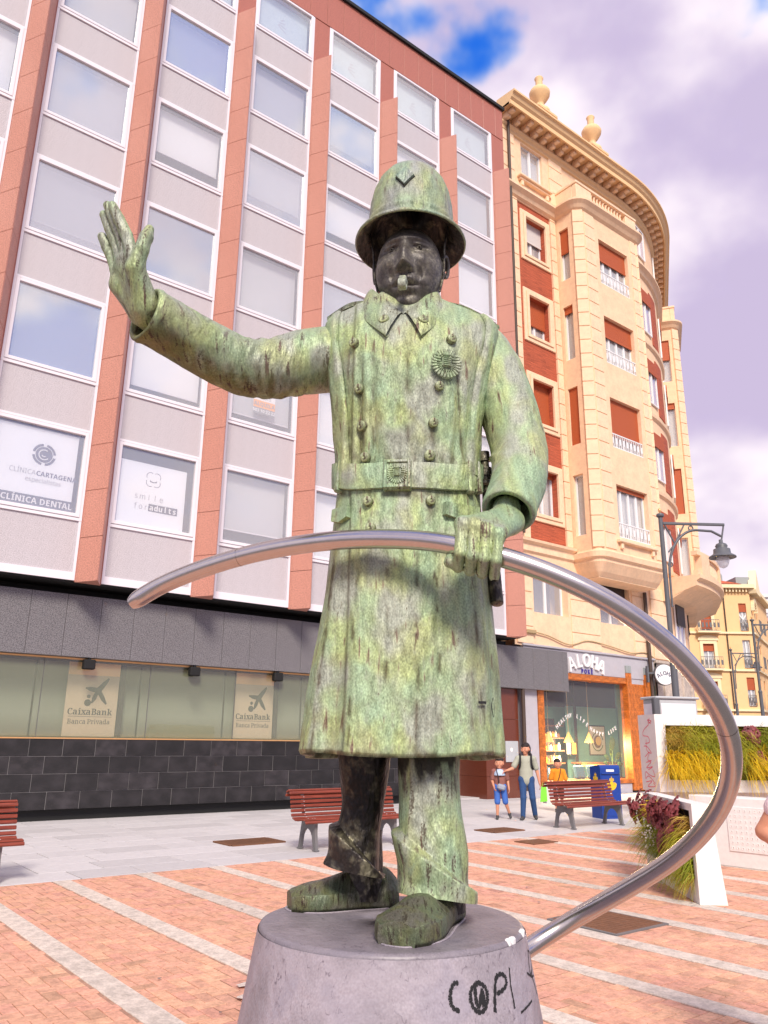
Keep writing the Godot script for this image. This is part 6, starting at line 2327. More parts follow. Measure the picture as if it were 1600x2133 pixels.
func legs(t: Node3D) -> void:
	# the leg to the right: straight, its trouser falling in broad planes
	var b := MB.new()
	b.tint_at = func(p: Vector3) -> Color:
		var k := sm(0.0, 0.03, p.y - 0.365 + 0.11 * wob.get_noise_3d(p.x * 7.0, p.y * 2.0, p.z * 4.0))
		return Color(1, 1, 1).lerp(Color(0.11, 0.10, 0.09), k)
	loft(b, [[Vector3(0.108, 0.062, 0.022), 0.094, 0.108], [Vector3(0.107, 0.10, 0.02), 0.092, 0.100], [Vector3(0.105, 0.18, 0.015), 0.087, 0.094], [Vector3(0.101, 0.27, 0.01), 0.083, 0.092], [Vector3(0.098, 0.40, 0.0), 0.084, 0.095], [Vector3(0.098, 0.55, -0.02), 0.088, 0.10]], 96, 12, 0.72, func(p: Vector3, a: float, _u: float) -> Vector3:
		var o := Vector3(cos(a), 0, sin(a))
		var d := 0.003 * wob.get_noise_3dv(p * 3.0)
		if sin(a) > -0.2:
			# crease from the shin to the outer cuff, and a pleat from the inner side
			var k := (p.x - 0.085) * 0.75 + (p.y - 0.175)
			d += 0.022 * (1.0 - sm(-0.006, 0.003, k)) * sm(-0.11, 0.0, k)
			var k2 := (p.x - 0.075) * -1.6 + (p.y - 0.17)
			d += 0.006 * sm(-0.006, 0.006, -k2) * sm(0.10, 0.17, p.y) * sm(0.30, 0.2, p.y)
			d += 0.006 * exp(-pow((p.x - 0.045 - 0.05 * (p.y - 0.2)) / 0.010, 2.0)) * sm(0.12, 0.2, p.y)
		var dip := Vector3(0, -0.012 * cos(a) - 0.016 * maxf(-sin(a), 0.0) + 0.012 * sin(a), 0) * (1.0 - sm(0.06, 0.12, p.y))
		return o * d + dip)
	part("trouser_leg", b.done(), M.worn_bronze, t)
	# the leg to the left stands back, its foot turned outward
	b = MB.new()
	b.tint_at = func(p: Vector3) -> Color:
		var k := sm(0.03, -0.05, p.y - 0.20 + 0.5 * (p.x + 0.10) + 0.16 * wob.get_noise_3d(p.x * 6.0, p.y * 3.0, p.z * 4.0))
		return Color(0.42, 0.40, 0.39).lerp(Color(2.2, 2.3, 1.9), k)
	loft(b, [[Vector3(-0.112, 0.108, -0.095), 0.076, 0.095], [Vector3(-0.106, 0.15, -0.095), 0.070, 0.088], [Vector3(-0.095, 0.21, -0.095), 0.062, 0.082], [Vector3(-0.082, 0.28, -0.09), 0.060, 0.080], [Vector3(-0.080, 0.40, -0.08), 0.074, 0.088], [Vector3(-0.078, 0.55, -0.07), 0.080, 0.095]], 96, 12, 0.72, func(p: Vector3, a: float, _u: float) -> Vector3:
		var o := Vector3(cos(a), 0, sin(a))
		var d := 0.003 * wob.get_noise_3dv(p * 3.0 + Vector3(5, 0, 0))
		if sin(a) > -0.2:
			var k := (p.x + 0.125) * 1.0 + (p.y - 0.20)
			d += 0.022 * (1.0 - sm(-0.006, 0.003, k)) * sm(-0.11, -0.0, k)
		var dip := Vector3(0, -0.018 * cos(a) + 0.004 * sin(a), 0) * (1.0 - sm(0.10, 0.16, p.y))
		return o * d + dip)
	part("trouser_leg", b.done(), M.dark_bronze, t)
	shoe(t, Vector3(0.158, 0, -0.10), Vector3(0.012, 0, 0.272), 1.0)
	shoe(t, Vector3(0.012, 0, -0.205), Vector3(-0.282, 0, -0.118), 0.92)
	b = MB.new()
	b.lathe([[0.07, 0.2], [0.075, 0.1], [0.07, 0.02]], 20, Vector3(0.125, 0, -0.02))
	part("ankle", b.done(), M.dark_bronze, t)
	b = MB.new()
	b.lathe([[0.045, 0.2], [0.05, 0.12], [0.05, 0.02]], 20, Vector3(-0.075, 0, -0.165))
	part("ankle", b.done(), M.dark_bronze, t)


func shoe(t: Node3D, heel: Vector3, toe: Vector3, k: float) -> void:
	var d := (toe - heel).normalized()
	var x := Vector3(d.z, 0, -d.x)
	var L := heel.distance_to(toe)
	var b := MB.new()
	var g := []
	var w := [0.034, 0.056, 0.061, 0.060, 0.060, 0.066, 0.074, 0.079, 0.078, 0.067, 0.046]
	var h := [0.08, 0.105, 0.115, 0.118, 0.110, 0.098, 0.087, 0.078, 0.070, 0.062, 0.050]
	var W := spline(w, 5)
	var H := spline(h, 5)
	var n := 48
	for i in W.size():
		var u := float(i) / (W.size() - 1)
		u = lerpf(u, sm(0.0, 1.0, u), 0.25)
		var c := heel + d * L * u
		var row := PackedVector3Array()
		var hh: float = H[i] * k
		var ww: float = W[i] * k
		var wall := minf(0.042, hh * 0.75)
		var half := [Vector2(ww * 0.97, 0.0), Vector2(ww * 1.02, 0.012), Vector2(ww, wall * 0.75), Vector2(ww * 0.985, wall), Vector2(ww * 0.95, wall + 0.004), Vector2(ww * 0.80, lerpf(wall, hh, 0.30)), Vector2(ww * 0.55, lerpf(wall, hh, 0.68)), Vector2(ww * 0.28, lerpf(wall, hh, 0.93)), Vector2(0.0, hh)]
		var prof := []
		for q in half:
			prof.append(q)
		for q in range(half.size() - 2, -1, -1):
			prof.append(Vector2(-half[q].x, half[q].y))
		for q in prof:
			var p: Vector3 = c + x * q.x + Vector3(0, q.y, 0)
			p += Vector3(signf(q.x), 0.6, 0).normalized() * 0.004 * wob.get_noise_3dv(p * 4.0) * sm(0.0, 0.02, q.y)
			row.append(p)
		g.append(row)
	b.grid(g, true, false)
	b.fan(g[0], -d)
	b.fan(g[-1], d)
	part("shoe", b.done(), M.shoe_bronze, t)
	# thin line of cement where the sole meets the stone
	b = MB.new()
	var ring := []
	for i in 41:
		var a := TAU * i / 40.0
		var u := 0.5 + 0.5 * cos(a)
		var ww: float = W[clampi(int(u * (W.size() - 1)), 0, W.size() - 1)] * k + 0.008
		ring.append(heel + d * (L * (0.5 + 0.525 * cos(a))) + x * ww * signf(sin(a)) * pow(absf(sin(a)), 0.5) + Vector3(0, 0.001, 0))
	b.tube(ring, 0.004, 6, false, 0.5)
	part("sole_joint", b.done(), M.marble, t)


func hands(t: Node3D) -> void:
	# raised right hand, palm turned to the left, thumb apart
	var f := Field.new(Vector3(-0.90, 1.48, 0.22), Vector3(-0.60, 1.94, 0.52), 0.0045)
	var wrist := Vector3(-0.690, 1.565, 0.335)
	var kn := [Vector3(-0.722, 1.712, 0.405), Vector3(-0.743, 1.716, 0.383), Vector3(-0.764, 1.708, 0.361), Vector3(-0.783, 1.690, 0.341)]
	var tip := [Vector3(-0.786, 1.858, 0.424), Vector3(-0.808, 1.874, 0.404), Vector3(-0.825, 1.860, 0.382), Vector3(-0.833, 1.806, 0.358)]
	var palm := Vector3(-0.8, 0.05, 0.6)
	f.cap(Vector3(-0.668, 1.552, 0.313), wrist, 0.034, 0.034, 0.02)
	for i in 4:
		var base: Vector3 = wrist + (kn[i] - wrist) * 0.15 + Vector3(0.01, 0.0, 0.012) * (1.5 - i)
		f.cap(base, kn[i], 0.026, 0.0185, 0.022)
	f.cap(wrist + Vector3(-0.005, 0.02, 0.01), (kn[1] + kn[2]) * 0.5, 0.032, 0.022, 0.03)
	for i in 4:
		var a: Vector3 = kn[i]
		var e: Vector3 = tip[i]
		var m1 := a.lerp(e, 0.42) + Vector3(0.006, 0, -0.004)
		var m2 := a.lerp(e, 0.74) + Vector3(0.003, 0, -0.002)
		f.chain([a, m1, m2, e], [0.0178, 0.0168, 0.0158, 0.0125], 0.0025)
	# thumb and its ball
	f.cap(wrist + Vector3(0.0, 0.015, 0.025), Vector3(-0.706, 1.665, 0.418), 0.030, 0.026, 0.02)
	f.chain([Vector3(-0.706, 1.665, 0.418), Vector3(-0.690, 1.715, 0.430), Vector3(-0.681, 1.755, 0.428), Vector3(-0.678, 1.785, 0.420)], [0.025, 0.0195, 0.0178, 0.013], 0.008)
	# heel of the hand on the little finger's side
	f.cap(wrist + Vector3(-0.018, 0.02, -0.012), kn[3] + Vector3(0.004, -0.03, 0.0), 0.026, 0.024, 0.02)
	var b := MB.new()
	f.mesh(b)
	var hr := part("hand", b.done(), M.worn_bronze, t)
	hr.set_meta("label", "raised open right hand with the thumb apart")
	# left fist round the tube
	var ax := Vector3(0.93, -0.29, 0.25).normalized()
	f = Field.new(Vector3(0.10, 0.83, 0.17), Vector3(0.36, 1.09, 0.41), 0.0042)
	var w2 := Vector3(0.292, 1.020, 0.232)
	f.cap(Vector3(0.305, 1.06, 0.21), w2, 0.038, 0.037, 0.02)
	var ks := []
	for i in 4:
		var c := Vector3(0.163, 0.929, 0.306) + ax * (0.0315 * i)
		var r: float = [0.0150, 0.0158, 0.0152, 0.0138][i]
		var dy: float = [0.0, 0.004, 0.0, -0.006][i]
		var k1 := c + Vector3(0.010, 0.054 + dy, 0.020)
		var k2 := c + Vector3(0.0, -0.028 - dy * 0.5, 0.046)
		var k3 := c + Vector3(-0.002, -0.058, 0.012)
		var k4 := c + Vector3(0.0, -0.040, -0.028)
		ks.append(k1)
		f.chain([k1, k2, k3, k4], [r * 1.06, r, r * 0.92, r * 0.8], 0.003)
	for i in 4:
		f.cap(w2 + Vector3(-0.022 + 0.016 * i, -0.005, 0.012 - 0.004 * i), ks[i], 0.030, 0.0185, 0.02)
	f.chain([w2 + Vector3(-0.035, -0.02, 0.0), Vector3(0.195, 0.955, 0.262), Vector3(0.155, 0.918, 0.272), Vector3(0.139, 0.884, 0.318)], [0.028, 0.022, 0.018, 0.0145], 0.012)
	b = MB.new()
	f.mesh(b)
	var hl := part("hand", b.done(), M.worn_bronze, t)
	hl.set_meta("label", "left fist closed on the steel tube")


# ---------------------------------------------------------------- benches, post box, lamps, kiosk, hanging sign
func make_bench() -> Node3D:
	var t := thing("park_bench", "bench", "bench")
	var L := 1.0
	var prof := [[-0.315, 0.765, 1.2], [-0.295, 0.815, 0.5], [-0.245, 0.835, -0.2], [-0.20, 0.80, -1.0], [-0.182, 0.735, -1.35], [-0.170, 0.672, -1.4], [-0.158, 0.610, -1.4], [-0.145, 0.548, -1.38], [-0.128, 0.487, -1.2], [-0.085, 0.445, -0.4], [-0.025, 0.425, -0.1], [0.038, 0.425, 0.06], [0.100, 0.435, 0.12], [0.162, 0.443, 0.10], [0.222, 0.440, -0.15], [0.268, 0.410, -0.9]]
	var m := box_mesh(Vector3(L * 2, 0.024, 0.046), 0.008)
	for q in prof:
		var o := part("slat", m, M.bench_wood, t)
		o.position = Vector3(0, q[1], q[0])
		o.rotation.x = -q[2]
	for s in [-1.0, 1.0]:
		var x: float = s * 0.76
		var b := MB.new()
		b.xf = Transform3D(Basis(Vector3.UP, -PI / 2), Vector3(x + 0.025, 0, 0))
		# legs and arch cut from one casting: x is z here
		var arch := PackedVector2Array([Vector2(-0.25, 0.0), Vector2(-0.19, 0.0)])
		for i in 9:
			var a := PI - PI * i / 8.0
			arch.append(Vector2(-0.012 + 0.15 * cos(a), 0.13 + 0.175 * sin(a)))
		arch.append_array([Vector2(0.18, 0.0), Vector2(0.24, 0.0), Vector2(0.205, 0.25), Vector2(0.205, 0.405), Vector2(0.10, 0.415), Vector2(-0.02, 0.40), Vector2(-0.10, 0.42), Vector2(-0.16, 0.40), Vector2(-0.195, 0.25)])
		b.extrude(arch, 0.0, 0.05)
		b.xf = Transform3D()
		b.box(Vector3(x - 0.035, 0, -0.27), Vector3(x + 0.035, 0.02, -0.17), 0.005)
		b.box(Vector3(x - 0.035, 0, 0.16), Vector3(x + 0.035, 0.02, 0.26), 0.005)
		for i in range(3, 8):
			var p := Vector3(x, (prof[i][1] + prof[i + 1][1]) / 2, (prof[i][0] + prof[i + 1][0]) / 2 - 0.028)
			b.box(p - Vector3(0.022, 0.036, 0.012), p + Vector3(0.022, 0.036, 0.012))
		part("leg", b.done(), M.cast_iron, t)
	var bolt := MB.new()
	for i in range(4, 14):
		for s in [-1.0, 1.0]:
			var nrm := Basis(Vector3.RIGHT, -prof[i][2]) * Vector3.UP
			var c := Vector3(s * 0.76, prof[i][1], prof[i][0]) + (nrm if nrm.z > -0.2 else -nrm) * 0.0125
			bolt.box(c - Vector3(0.006, 0.004, 0.004), c + Vector3(0.006, 0.004, 0.004), 0.002)
	part("bolts", bolt.done(), M.aluminium, t)
	return t


func copy_of(o: Node3D, called: String) -> Node3D:
	var c: Node3D = o.duplicate()
	c.name = numbered(called)
	add_child(c)
	return c


func street_things() -> void:
	var bench := make_bench()
	tag(bench, "red-brown slatted bench behind the statue's legs, before the slate wall", "bench", "slatted benches on the square")
	bench.position = Vector3(7.78, 0.008, -10.70)
	var c := copy_of(bench, "park_bench")
	tag(c, "red-brown slatted bench right of the statue, before the blue post box", "bench", "slatted benches on the square")
	c.position = Vector3(13.62, 0.008, -10.62)
	c = copy_of(bench, "park_bench")
	tag(c, "red-brown slatted bench at the far left, cut by the picture's edge", "bench", "slatted benches on the square")
	c.position = Vector3(1.80, 0.008, -10.42)
	# post box
	var p := thing("post_box", "blue street post box with yellow horn badges behind the right bench", "post box", Vector3(15.45, 0, -11.55), -0.36)
	var b := MB.new()
	b.xf = Transform3D(Basis(Vector3.UP, PI / 2), Vector3(0, 0, 0))
	var side := PackedVector2Array([Vector2(-0.20, 0.0), Vector2(0.22, 0.0), Vector2(0.22, 1.08), Vector2(-0.13, 1.13), Vector2(-0.18, 1.11), Vector2(-0.20, 1.06)])
	b.xf = Transform3D(Basis(Vector3.UP, PI / 2), Vector3(-0.25, 0, 0))
	b.extrude(side, 0.0, 0.5)
	part("body", b.done(), M.post_blue, p)
	slab("slot_hood", Vector3(-0.23, 0.93, 0.201), Vector3(0.23, 0.965, 0.235), M.post_blue, p, 0.01)
	slab("slot_label", Vector3(-0.10, 0.985, 0.201), Vector3(0.10, 1.035, 0.207), M.white_print, p)
	slab("door", Vector3(-0.22, 0.06, 0.201), Vector3(0.22, 0.91, 0.208), M.post_blue, p, 0.006)
	slab("lock", Vector3(-0.03, 0.52, 0.208), Vector3(0.0, 0.55, 0.214), M.aluminium, p)
	horn(p, Transform3D(Basis(), Vector3(0.02, 0.74, 0.2085)), 0.125)
	horn(p, Transform3D(Basis(Vector3.UP, -PI / 2), Vector3(-0.2505, 0.86, 0.0)), 0.09)
	# street lamps
	var l := make_lamp()
	tag(l, "tall grey street lamp with a curved bracket, rising behind the grey display box", "street lamp", "grey bracket street lamps")
	l.position = Vector3(18.28, 0, -11.37)
	c = copy_of(l, "street_lamp")
	tag(c, "farthest grey street lamp, slim before the yellow house front", "street lamp", "grey bracket street lamps")
	c.position = Vector3(49.18, 0, -26.41)
	c = copy_of(l, "street_lamp")
	tag(c, "grey street lamp at the right edge, before the yellow house corner", "street lamp", "grey bracket street lamps")
	c.position = Vector3(37.96, 0, -19.14)
	# display box behind the planters
	var k := thing("display_case", "grey free-standing display box with a pale panel behind the white planter", "display", Vector3(16.9, 0, -10.75), -0.42)
	slab("case", Vector3(-0.30, 0.0, -0.55), Vector3(0.75, 2.60, 0.05), M.kiosk_grey, k, 0.02)
	slab("edge_post", Vector3(-0.42, 0.0, -0.02), Vector3(-0.27, 2.62, 0.12), M.lamp_grey, k, 0.02)
	slab("cap", Vector3(-0.36, 2.60, -0.58), Vector3(0.80, 2.66, 0.10), M.kiosk_grey, k, 0.02)
	slab("panel", Vector3(-0.22, 0.8, 0.05), Vector3(0.70, 2.50, 0.07), M.aluminium, k, 0.01)
	slab("side_panel", Vector3(-0.325, 0.2, -0.50), Vector3(-0.302, 2.5, -0.05), M.aluminium, k, 0.005)
	# round hanging sign
	var s := thing("round_sign", "round white café sign hung on a bracket beside the wooden door", "sign", Vector3(25.78, 3.98, -16.45), -0.55)
	b = MB.new()
	b.xf = Transform3D(Basis(Vector3.RIGHT, PI / 2), Vector3.ZERO)
	b.lathe([[0.0, 0.075], [0.36, 0.075], [0.38, 0.06], [0.38, -0.06], [0.36, -0.075], [0.0, -0.075]], 40, Vector3.ZERO, true)
	part("drum", b.done(), M.lamp_grey, s)
	flat("face", ring2(0.0, 0.355, 0, TAU * 0.9999, 40), Vector3(0, 0, 0.0755), M.white_paint, s, 0.006)
	var word := "ALOHA"
	for i in 5:
		var a := (i - 2) * 0.36
		lettering("lettering", word[i], 0.15, Vector3(0.36 * sin(a), 0.36 * cos(a) - 0.31, 0.084), M.ink_blue, s, 0, -a * 0.8, "Droid Sans", 600)
	slab("rule", Vector3(-0.08, -0.12, 0.082), Vector3(0.08, -0.105, 0.084), M.ink_grey, s)
	slab("bracket", Vector3(-0.58, 0.02, -0.03), Vector3(-0.36, 0.08, 0.03), M.lamp_grey, s)
	slab("wall_plate", Vector3(-0.64, -0.28, -0.06), Vector3(-0.58, 0.30, 0.06), M.lamp_grey, s)


func horn(p: Node3D, xf: Transform3D, s: float) -> void:  # post-horn badge under a crown
	var b := MB.new()
	b.xf = xf
	var bell := PackedVector2Array()
	for i in 15:
		var a := PI * 1.02 + PI * 0.96 * i / 14.0
		bell.append(Vector2(cos(a), sin(a) * 1.15) * s)
	bell.append(Vector2(s * 0.55, s * 0.25))
	for i in 9:
		var a := -PI * 0.12 - PI * 0.76 * i / 8.0
		bell.append(Vector2(cos(a) * 0.55, sin(a) * 0.5 + 0.1) * s)
	bell.append(Vector2(-s * 0.7, s * 0.3))
	b.extrude(bell, 0.0, 0.004)
	b.extrude(ring2(0.0, s * 0.42, 0, TAU * 0.9999, 14), 0.001, 0.0055)
	for i in 5:
		b.box(Vector3(s * (-0.42 + 0.19 * i), s * 0.48, 0.0), Vector3(s * (-0.30 + 0.19 * i), s * (0.95 - 0.06 * absf(i - 2)), 0.004))
	b.box(Vector3(-s * 0.45, s * 0.44, 0), Vector3(s * 0.48, s * 0.56, 0.0052))
	b.box(Vector3(-s * 0.05, s * 0.9, 0), Vector3(s * 0.07, s * 1.15, 0.0045))
	part("horn_badge", b.done(), M.post_yellow, p)


func make_lamp() -> Node3D:
	var t := thing("street_lamp", "lamp", "street lamp", Vector3.ZERO, -0.62)
	var b := MB.new()
	b.lathe([[0.055, 7.42], [0.062, 5.0], [0.062, 4.0], [0.085, 3.98], [0.085, 2.2], [0.105, 2.18], [0.11, 0.9], [0.16, 0.85], [0.17, 0.25], [0.22, 0.2], [0.22, 0.0]], 16)
	part("pole", b.done(), M.lamp_grey, t)
	b = MB.new()
	b.lathe([[0.0, 7.66], [0.03, 7.64], [0.045, 7.60], [0.03, 7.55], [0.02, 7.50]], 12)
	part("finial", b.done(), M.brass, t)
	b = MB.new()
	b.lathe([[0.075, 7.50], [0.10, 7.48], [0.10, 7.42], [0.07, 7.40]], 16)
	b.lathe([[0.07, 4.1], [0.095, 4.06], [0.095, 3.98], [0.07, 3.94]], 16)
	part("collar", b.done(), M.lamp_grey, t)
	b = MB.new()
	b.box(Vector3(0.05, 7.20, -0.035), Vector3(1.72, 7.27, 0.035), 0.01)
	var arc := []
	for i in 13:
		var a := PI - PI / 2 * i / 12.0
		arc.append(Vector3(0.95 + 0.83 * cos(a), 5.85 + 1.22 * sin(a), 0))
	arc.append(Vector3(1.35, 7.05, 0))
	arc.append(Vector3(1.60, 6.92, 0))
	b.tube(arc, 0.035, 8)
	b.tube([Vector3(0.11, 5.0, 0), Vector3(0.12, 5.9, 0)], 0.03, 8)
	b.tube([Vector3(0.10, 7.2, 0), Vector3(0.33, 6.68, 0)], 0.022, 6)
	b.tube([Vector3(0.33, 6.68, 0), Vector3(0.14, 6.45, 0)], 0.022, 6)
	b.tube([Vector3(0.33, 6.68, 0), Vector3(0.62, 7.2, 0)], 0.022, 6)
	b.tube([Vector3(1.70, 7.22, 0), Vector3(1.60, 6.80, 0)], 0.022, 6)
	for q in [Vector3(0.80, 7.12, 0), Vector3(0.16, 6.12, 0)]:
		var ring := []
		for i in 13:
			ring.append(q + Vector3(cos(TAU * i / 12.0), sin(TAU * i / 12.0), 0) * 0.06)
		b.tube(ring, 0.018, 6, false)
	part("bracket", b.done(), M.lamp_grey, t)
	b = MB.new()
	b.lathe([[0.0, 6.84], [0.05, 6.82], [0.05, 6.74], [0.13, 6.70], [0.16, 6.64], [0.13, 6.60], [0.21, 6.56], [0.22, 6.44], [0.34, 6.36], [0.345, 6.33], [0.32, 6.33], [0.0, 6.37]], 24, Vector3(1.58, 0, 0))
	part("lamp_hood", b.done(), M.lamp_grey, t)
	b = MB.new()
	b.lathe([[0.165, 6.34], [0.165, 6.26], [0.14, 6.16], [0.09, 6.08], [0.0, 6.04]], 20, Vector3(1.58, 0, 0))
	var gm := mat("lamp_bowl", Color(0.85, 0.85, 0.88), 0.3)
	gm.transparency = BaseMaterial3D.TRANSPARENCY_ALPHA
	gm.albedo_color.a = 0.55
	part("lamp_bowl", b.done(), gm, t)
	return t


# ---------------------------------------------------------------- white planters with living walls
func blades(b: MB, at: Vector3, n: int, out: Vector3, spread: float, length: float, droop: float, width: float, area: Vector2, u: Vector3) -> void:
	var v := Vector3.UP
	for i in n:
		var s := at + u * rng.randf_range(-area.x, area.x) + v * rng.randf_range(-area.y, area.y) + out * rng.randf_range(-0.05, 0.03)
		var d := (out + Vector3(rng.randfn(), rng.randfn(), rng.randfn()) * spread + v * 0.25).normalized()
		var L := length * rng.randf_range(0.55, 1.15)
		var w := width * rng.randf_range(0.7, 1.2)
		var side := d.cross(Vector3(rng.randfn(), rng.randfn(), rng.randfn())).normalized() * w
		var k := rng.randf_range(0.6, 1.25)
		b.tint = Color(k, k * rng.randf_range(0.88, 1.08), k * 0.9)
		var g := []
		for j in 5:
			var t := j / 4.0
			var p := s + d * L * t + Vector3(0, -droop * L * t * t, 0)
			var ww := side * (1.0 - t * 0.85)
			g.append(PackedVector3Array([p - ww, p + ww]))
		b.grid(g)


func tuft(called: String, label: String, cat: String, group: String, m: Material, at: Vector3, n: int, out: Vector3, spread: float, length: float, droop: float, width: float, area: Vector2, u: Vector3) -> void:
	var b := MB.new()
	blades(b, Vector3.ZERO, n, out, spread, length, droop, width, area, u)
	var o := part(called, b.done(), m, self)
	o.position = at
	tag(o, label, cat, group)


func heuchera(label: String, at: Vector3, out: Vector3, n: int, r: float) -> void:
	var t := thing("heuchera_plant", label, "plant", at, 0.0, "purple-leaved plants")
	for i in n:
		var d := (out * 0.9 + Vector3(rng.randfn(), rng.randfn(), rng.randfn()) * 0.75).normalized()
		var c := d * r * rng.randf_range(0.5, 1.0)
		var b := MB.new()
		var nrm := (d + out + Vector3(0, 0.5, 0) + Vector3(rng.randfn(), rng.randfn(), rng.randfn()) * 0.35).normalized()
		var x := nrm.cross(Vector3.UP).normalized()
		var y := x.cross(nrm)
		var s := rng.randf_range(0.045, 0.08)
		var k := rng.randf_range(0.55, 1.6)
		b.tint = Color(k, k * rng.randf_range(0.7, 1.2), k)
		var rows := [PackedVector3Array(), PackedVector3Array(), PackedVector3Array()]
		for j in 22:
			var a := TAU * j / 22.0
			var lob := 0.82 + 0.20 * absf(cos(a * 3.5))
			rows[0].append(c)
			rows[1].append(c + (x * cos(a) + y * sin(a)) * s * 0.55 + nrm * 0.012)
			rows[2].append(c + (x * cos(a) + y * sin(a)) * s * lob + nrm * (0.010 * sin(a * 7.0) - 0.004))
		b.grid(rows, true, true)
		b.tube([Vector3.ZERO, c], 0.003, 4, false)
		part("leaf", b.done(), M.heuchera, t)


func living_walls() -> void:
	# the low wedge in front
	var a := Vector3(8.14, 0, -5.0)
	var u := Vector3(0.66, 0, -0.75).normalized()      # away along the planter
	var out := Vector3(-0.75, 0, -0.66).normalized()     # the planted side
	var p := thing("wedge_planter", "low white wedge planter with purple leaves spilling from its side, behind the hoop", "planter", a, atan2(-out.z, out.x) + PI)
	# local: x away from the planted face, z back along it reversed
	var inv := p.transform.affine_inverse()
	var L := 2.0
	var f := func(k: float, s: float, y: float) -> Vector3: return inv * (a + u * k - out * s + Vector3(0, y, 0))
	var b := MB.new()
	var pts := [[0.0, 0.0], [0.285, 0.0], [0.19, 0.985], [0.0, 0.985]]
	var o: Vector3 = f.call(L * 0.5, 0.12, 0.5)
	for k in 4:
		if k == 3:
			continue
		var q: Array = pts[k]
		var w: Array = pts[(k + 1) % 4]
		b.qo(f.call(0, q[0], q[1]), f.call(L, q[0], q[1]), f.call(L, w[0], w[1]), f.call(0, w[0], w[1]), o)
	for k in [0.0, L]:
		b.qo(f.call(k, 0.0, 0.0), f.call(k, 0.285, 0.0), f.call(k, 0.19, 0.985), f.call(k, 0.0, 0.985), o)
	# planted face: frame round a pocket
	for q in [[0.0, L, 0.0, 0.24], [0.0, L, 0.91, 0.985], [0.0, 0.10, 0.24, 0.91], [L - 0.1, L, 0.24, 0.91]]:
		b.qo(f.call(q[0], 0.0, q[2]), f.call(q[1], 0.0, q[2]), f.call(q[1], 0.0, q[3]), f.call(q[0], 0.0, q[3]), o)
	for q in [[0.10, L - 0.1, 0.24, 0.24], [0.10, L - 0.1, 0.91, 0.91], [0.10, 0.10, 0.24, 0.91], [L - 0.1, L - 0.1, 0.24, 0.91]]:
		b.quad(f.call(q[0], 0.0, q[2]), f.call(q[1], 0.0, q[3]), f.call(q[1], 0.14, q[3]), f.call(q[0], 0.14, q[2]))
	part("shell", b.done(), M.planter_white, p)
	b = MB.new()
	b.qo(f.call(0.1, 0.10, 0.24), f.call(L - 0.1, 0.10, 0.24), f.call(L - 0.1, 0.10, 0.91), f.call(0.1, 0.10, 0.91), o)
	part("soil", b.done(), M.soil, p)
	var G := "grasses in the wedge planter"
	var at := func(k: float, y: float, s := 0.02) -> Vector3: return a + u * k + out * s + Vector3(0, y, 0)
	tuft("green_grass", "dark green drooping grass low on the wedge planter, at its near end", "grass tuft", G, M.grass, at.call(0.35, 0.50), 260, out, 0.45, 0.24, 0.75, 0.004, Vector2(0.22, 0.16), u)
	tuft("green_grass", "mixed green grass trailing low in the middle of the wedge planter", "grass tuft", G, M.grass, at.call(1.15, 0.50), 420, out, 0.45, 0.30, 0.85, 0.004, Vector2(0.42, 0.20), u)
	tuft("green_grass", "pale grass blades hanging from the far end of the wedge planter", "grass tuft", G, M.grass_pale, at.call(1.65, 0.62), 280, out, 0.55, 0.36, 0.7, 0.0035, Vector2(0.2, 0.2), u)
	tuft("dry_sedge", "brownish dry sedge at the foot of the wedge planter's pocket", "grass tuft", G, M.sedge_dry, at.call(0.55, 0.32), 260, out, 0.4, 0.20, 0.9, 0.004, Vector2(0.4, 0.07), u)
	tuft("yellow_sedge", "small bright yellow sedge between the purple leaves on the wedge planter", "grass tuft", G, M.sedge, at.call(1.2, 0.86), 160, out, 0.6, 0.20, 0.3, 0.0045, Vector2(0.25, 0.05), u)
	tuft("green_grass", "fresh arching grass beside the wedge planter's near edge", "grass tuft", G, M.grass_pale, at.call(0.28, 0.62), 130, out, 0.5, 0.30, 0.75, 0.0055, Vector2(0.10, 0.08), u)
	heuchera("purple-leaved plant at the far upper end of the wedge planter", at.call(1.7, 0.80), out, 40, 0.25)
	heuchera("purple-leaved plant at the top of the wedge planter, middle", at.call(0.85, 0.80), out, 44, 0.25)
	heuchera("purple-leaved plant near the front top corner of the wedge planter", at.call(0.38, 0.80), out, 40, 0.22)
	heuchera("low purple-leaved plant under the others on the wedge planter", at.call(0.62, 0.58), out, 44, 0.22)
	tuft("green_grass", "dark green grass filling the near lower corner of the wedge planter", "grass tuft", G, M.grass, at.call(0.22, 0.40, 0.0), 420, out, 0.5, 0.22, 0.8, 0.0045, Vector2(0.14, 0.16), u)
	tuft("green_grass", "pale grass hanging over the lower lip of the wedge planter, near end", "grass tuft", G, M.grass_pale, at.call(0.55, 0.34, 0.0), 420, out, 0.45, 0.26, 0.95, 0.0045, Vector2(0.40, 0.10), u)
	tuft("yellow_sedge", "yellow-green sedge between the purple plants on the wedge planter's near end", "grass tuft", G, M.sedge_dry, at.call(0.30, 0.68, 0.0), 300, out, 0.5, 0.22, 0.6, 0.0045, Vector2(0.20, 0.16), u)
	tuft("dry_sedge", "reddish dry tuft hanging at the foot of the wedge planter's near end", "grass tuft", G, M.sedge_dry, at.call(0.20, 0.26, 0.0), 200, out, 0.4, 0.20, 1.0, 0.004, Vector2(0.10, 0.05), u)
	var fl := MB.new()
	for i in 46:
		var c := Vector3(0, 0, 0) + u * rng.randf_range(-0.16, 0.16) + Vector3(0, rng.randf_range(-0.14, 0.14), 0) + out * rng.randf_range(0.12, 0.24)
		var s := rng.randf_range(0.008, 0.014)
		fl.box(c - Vector3.ONE * s, c + Vector3.ONE * s * 0.8, s * 0.7)
	var fo := part("white_flowers", fl.done(), M.petal, self)
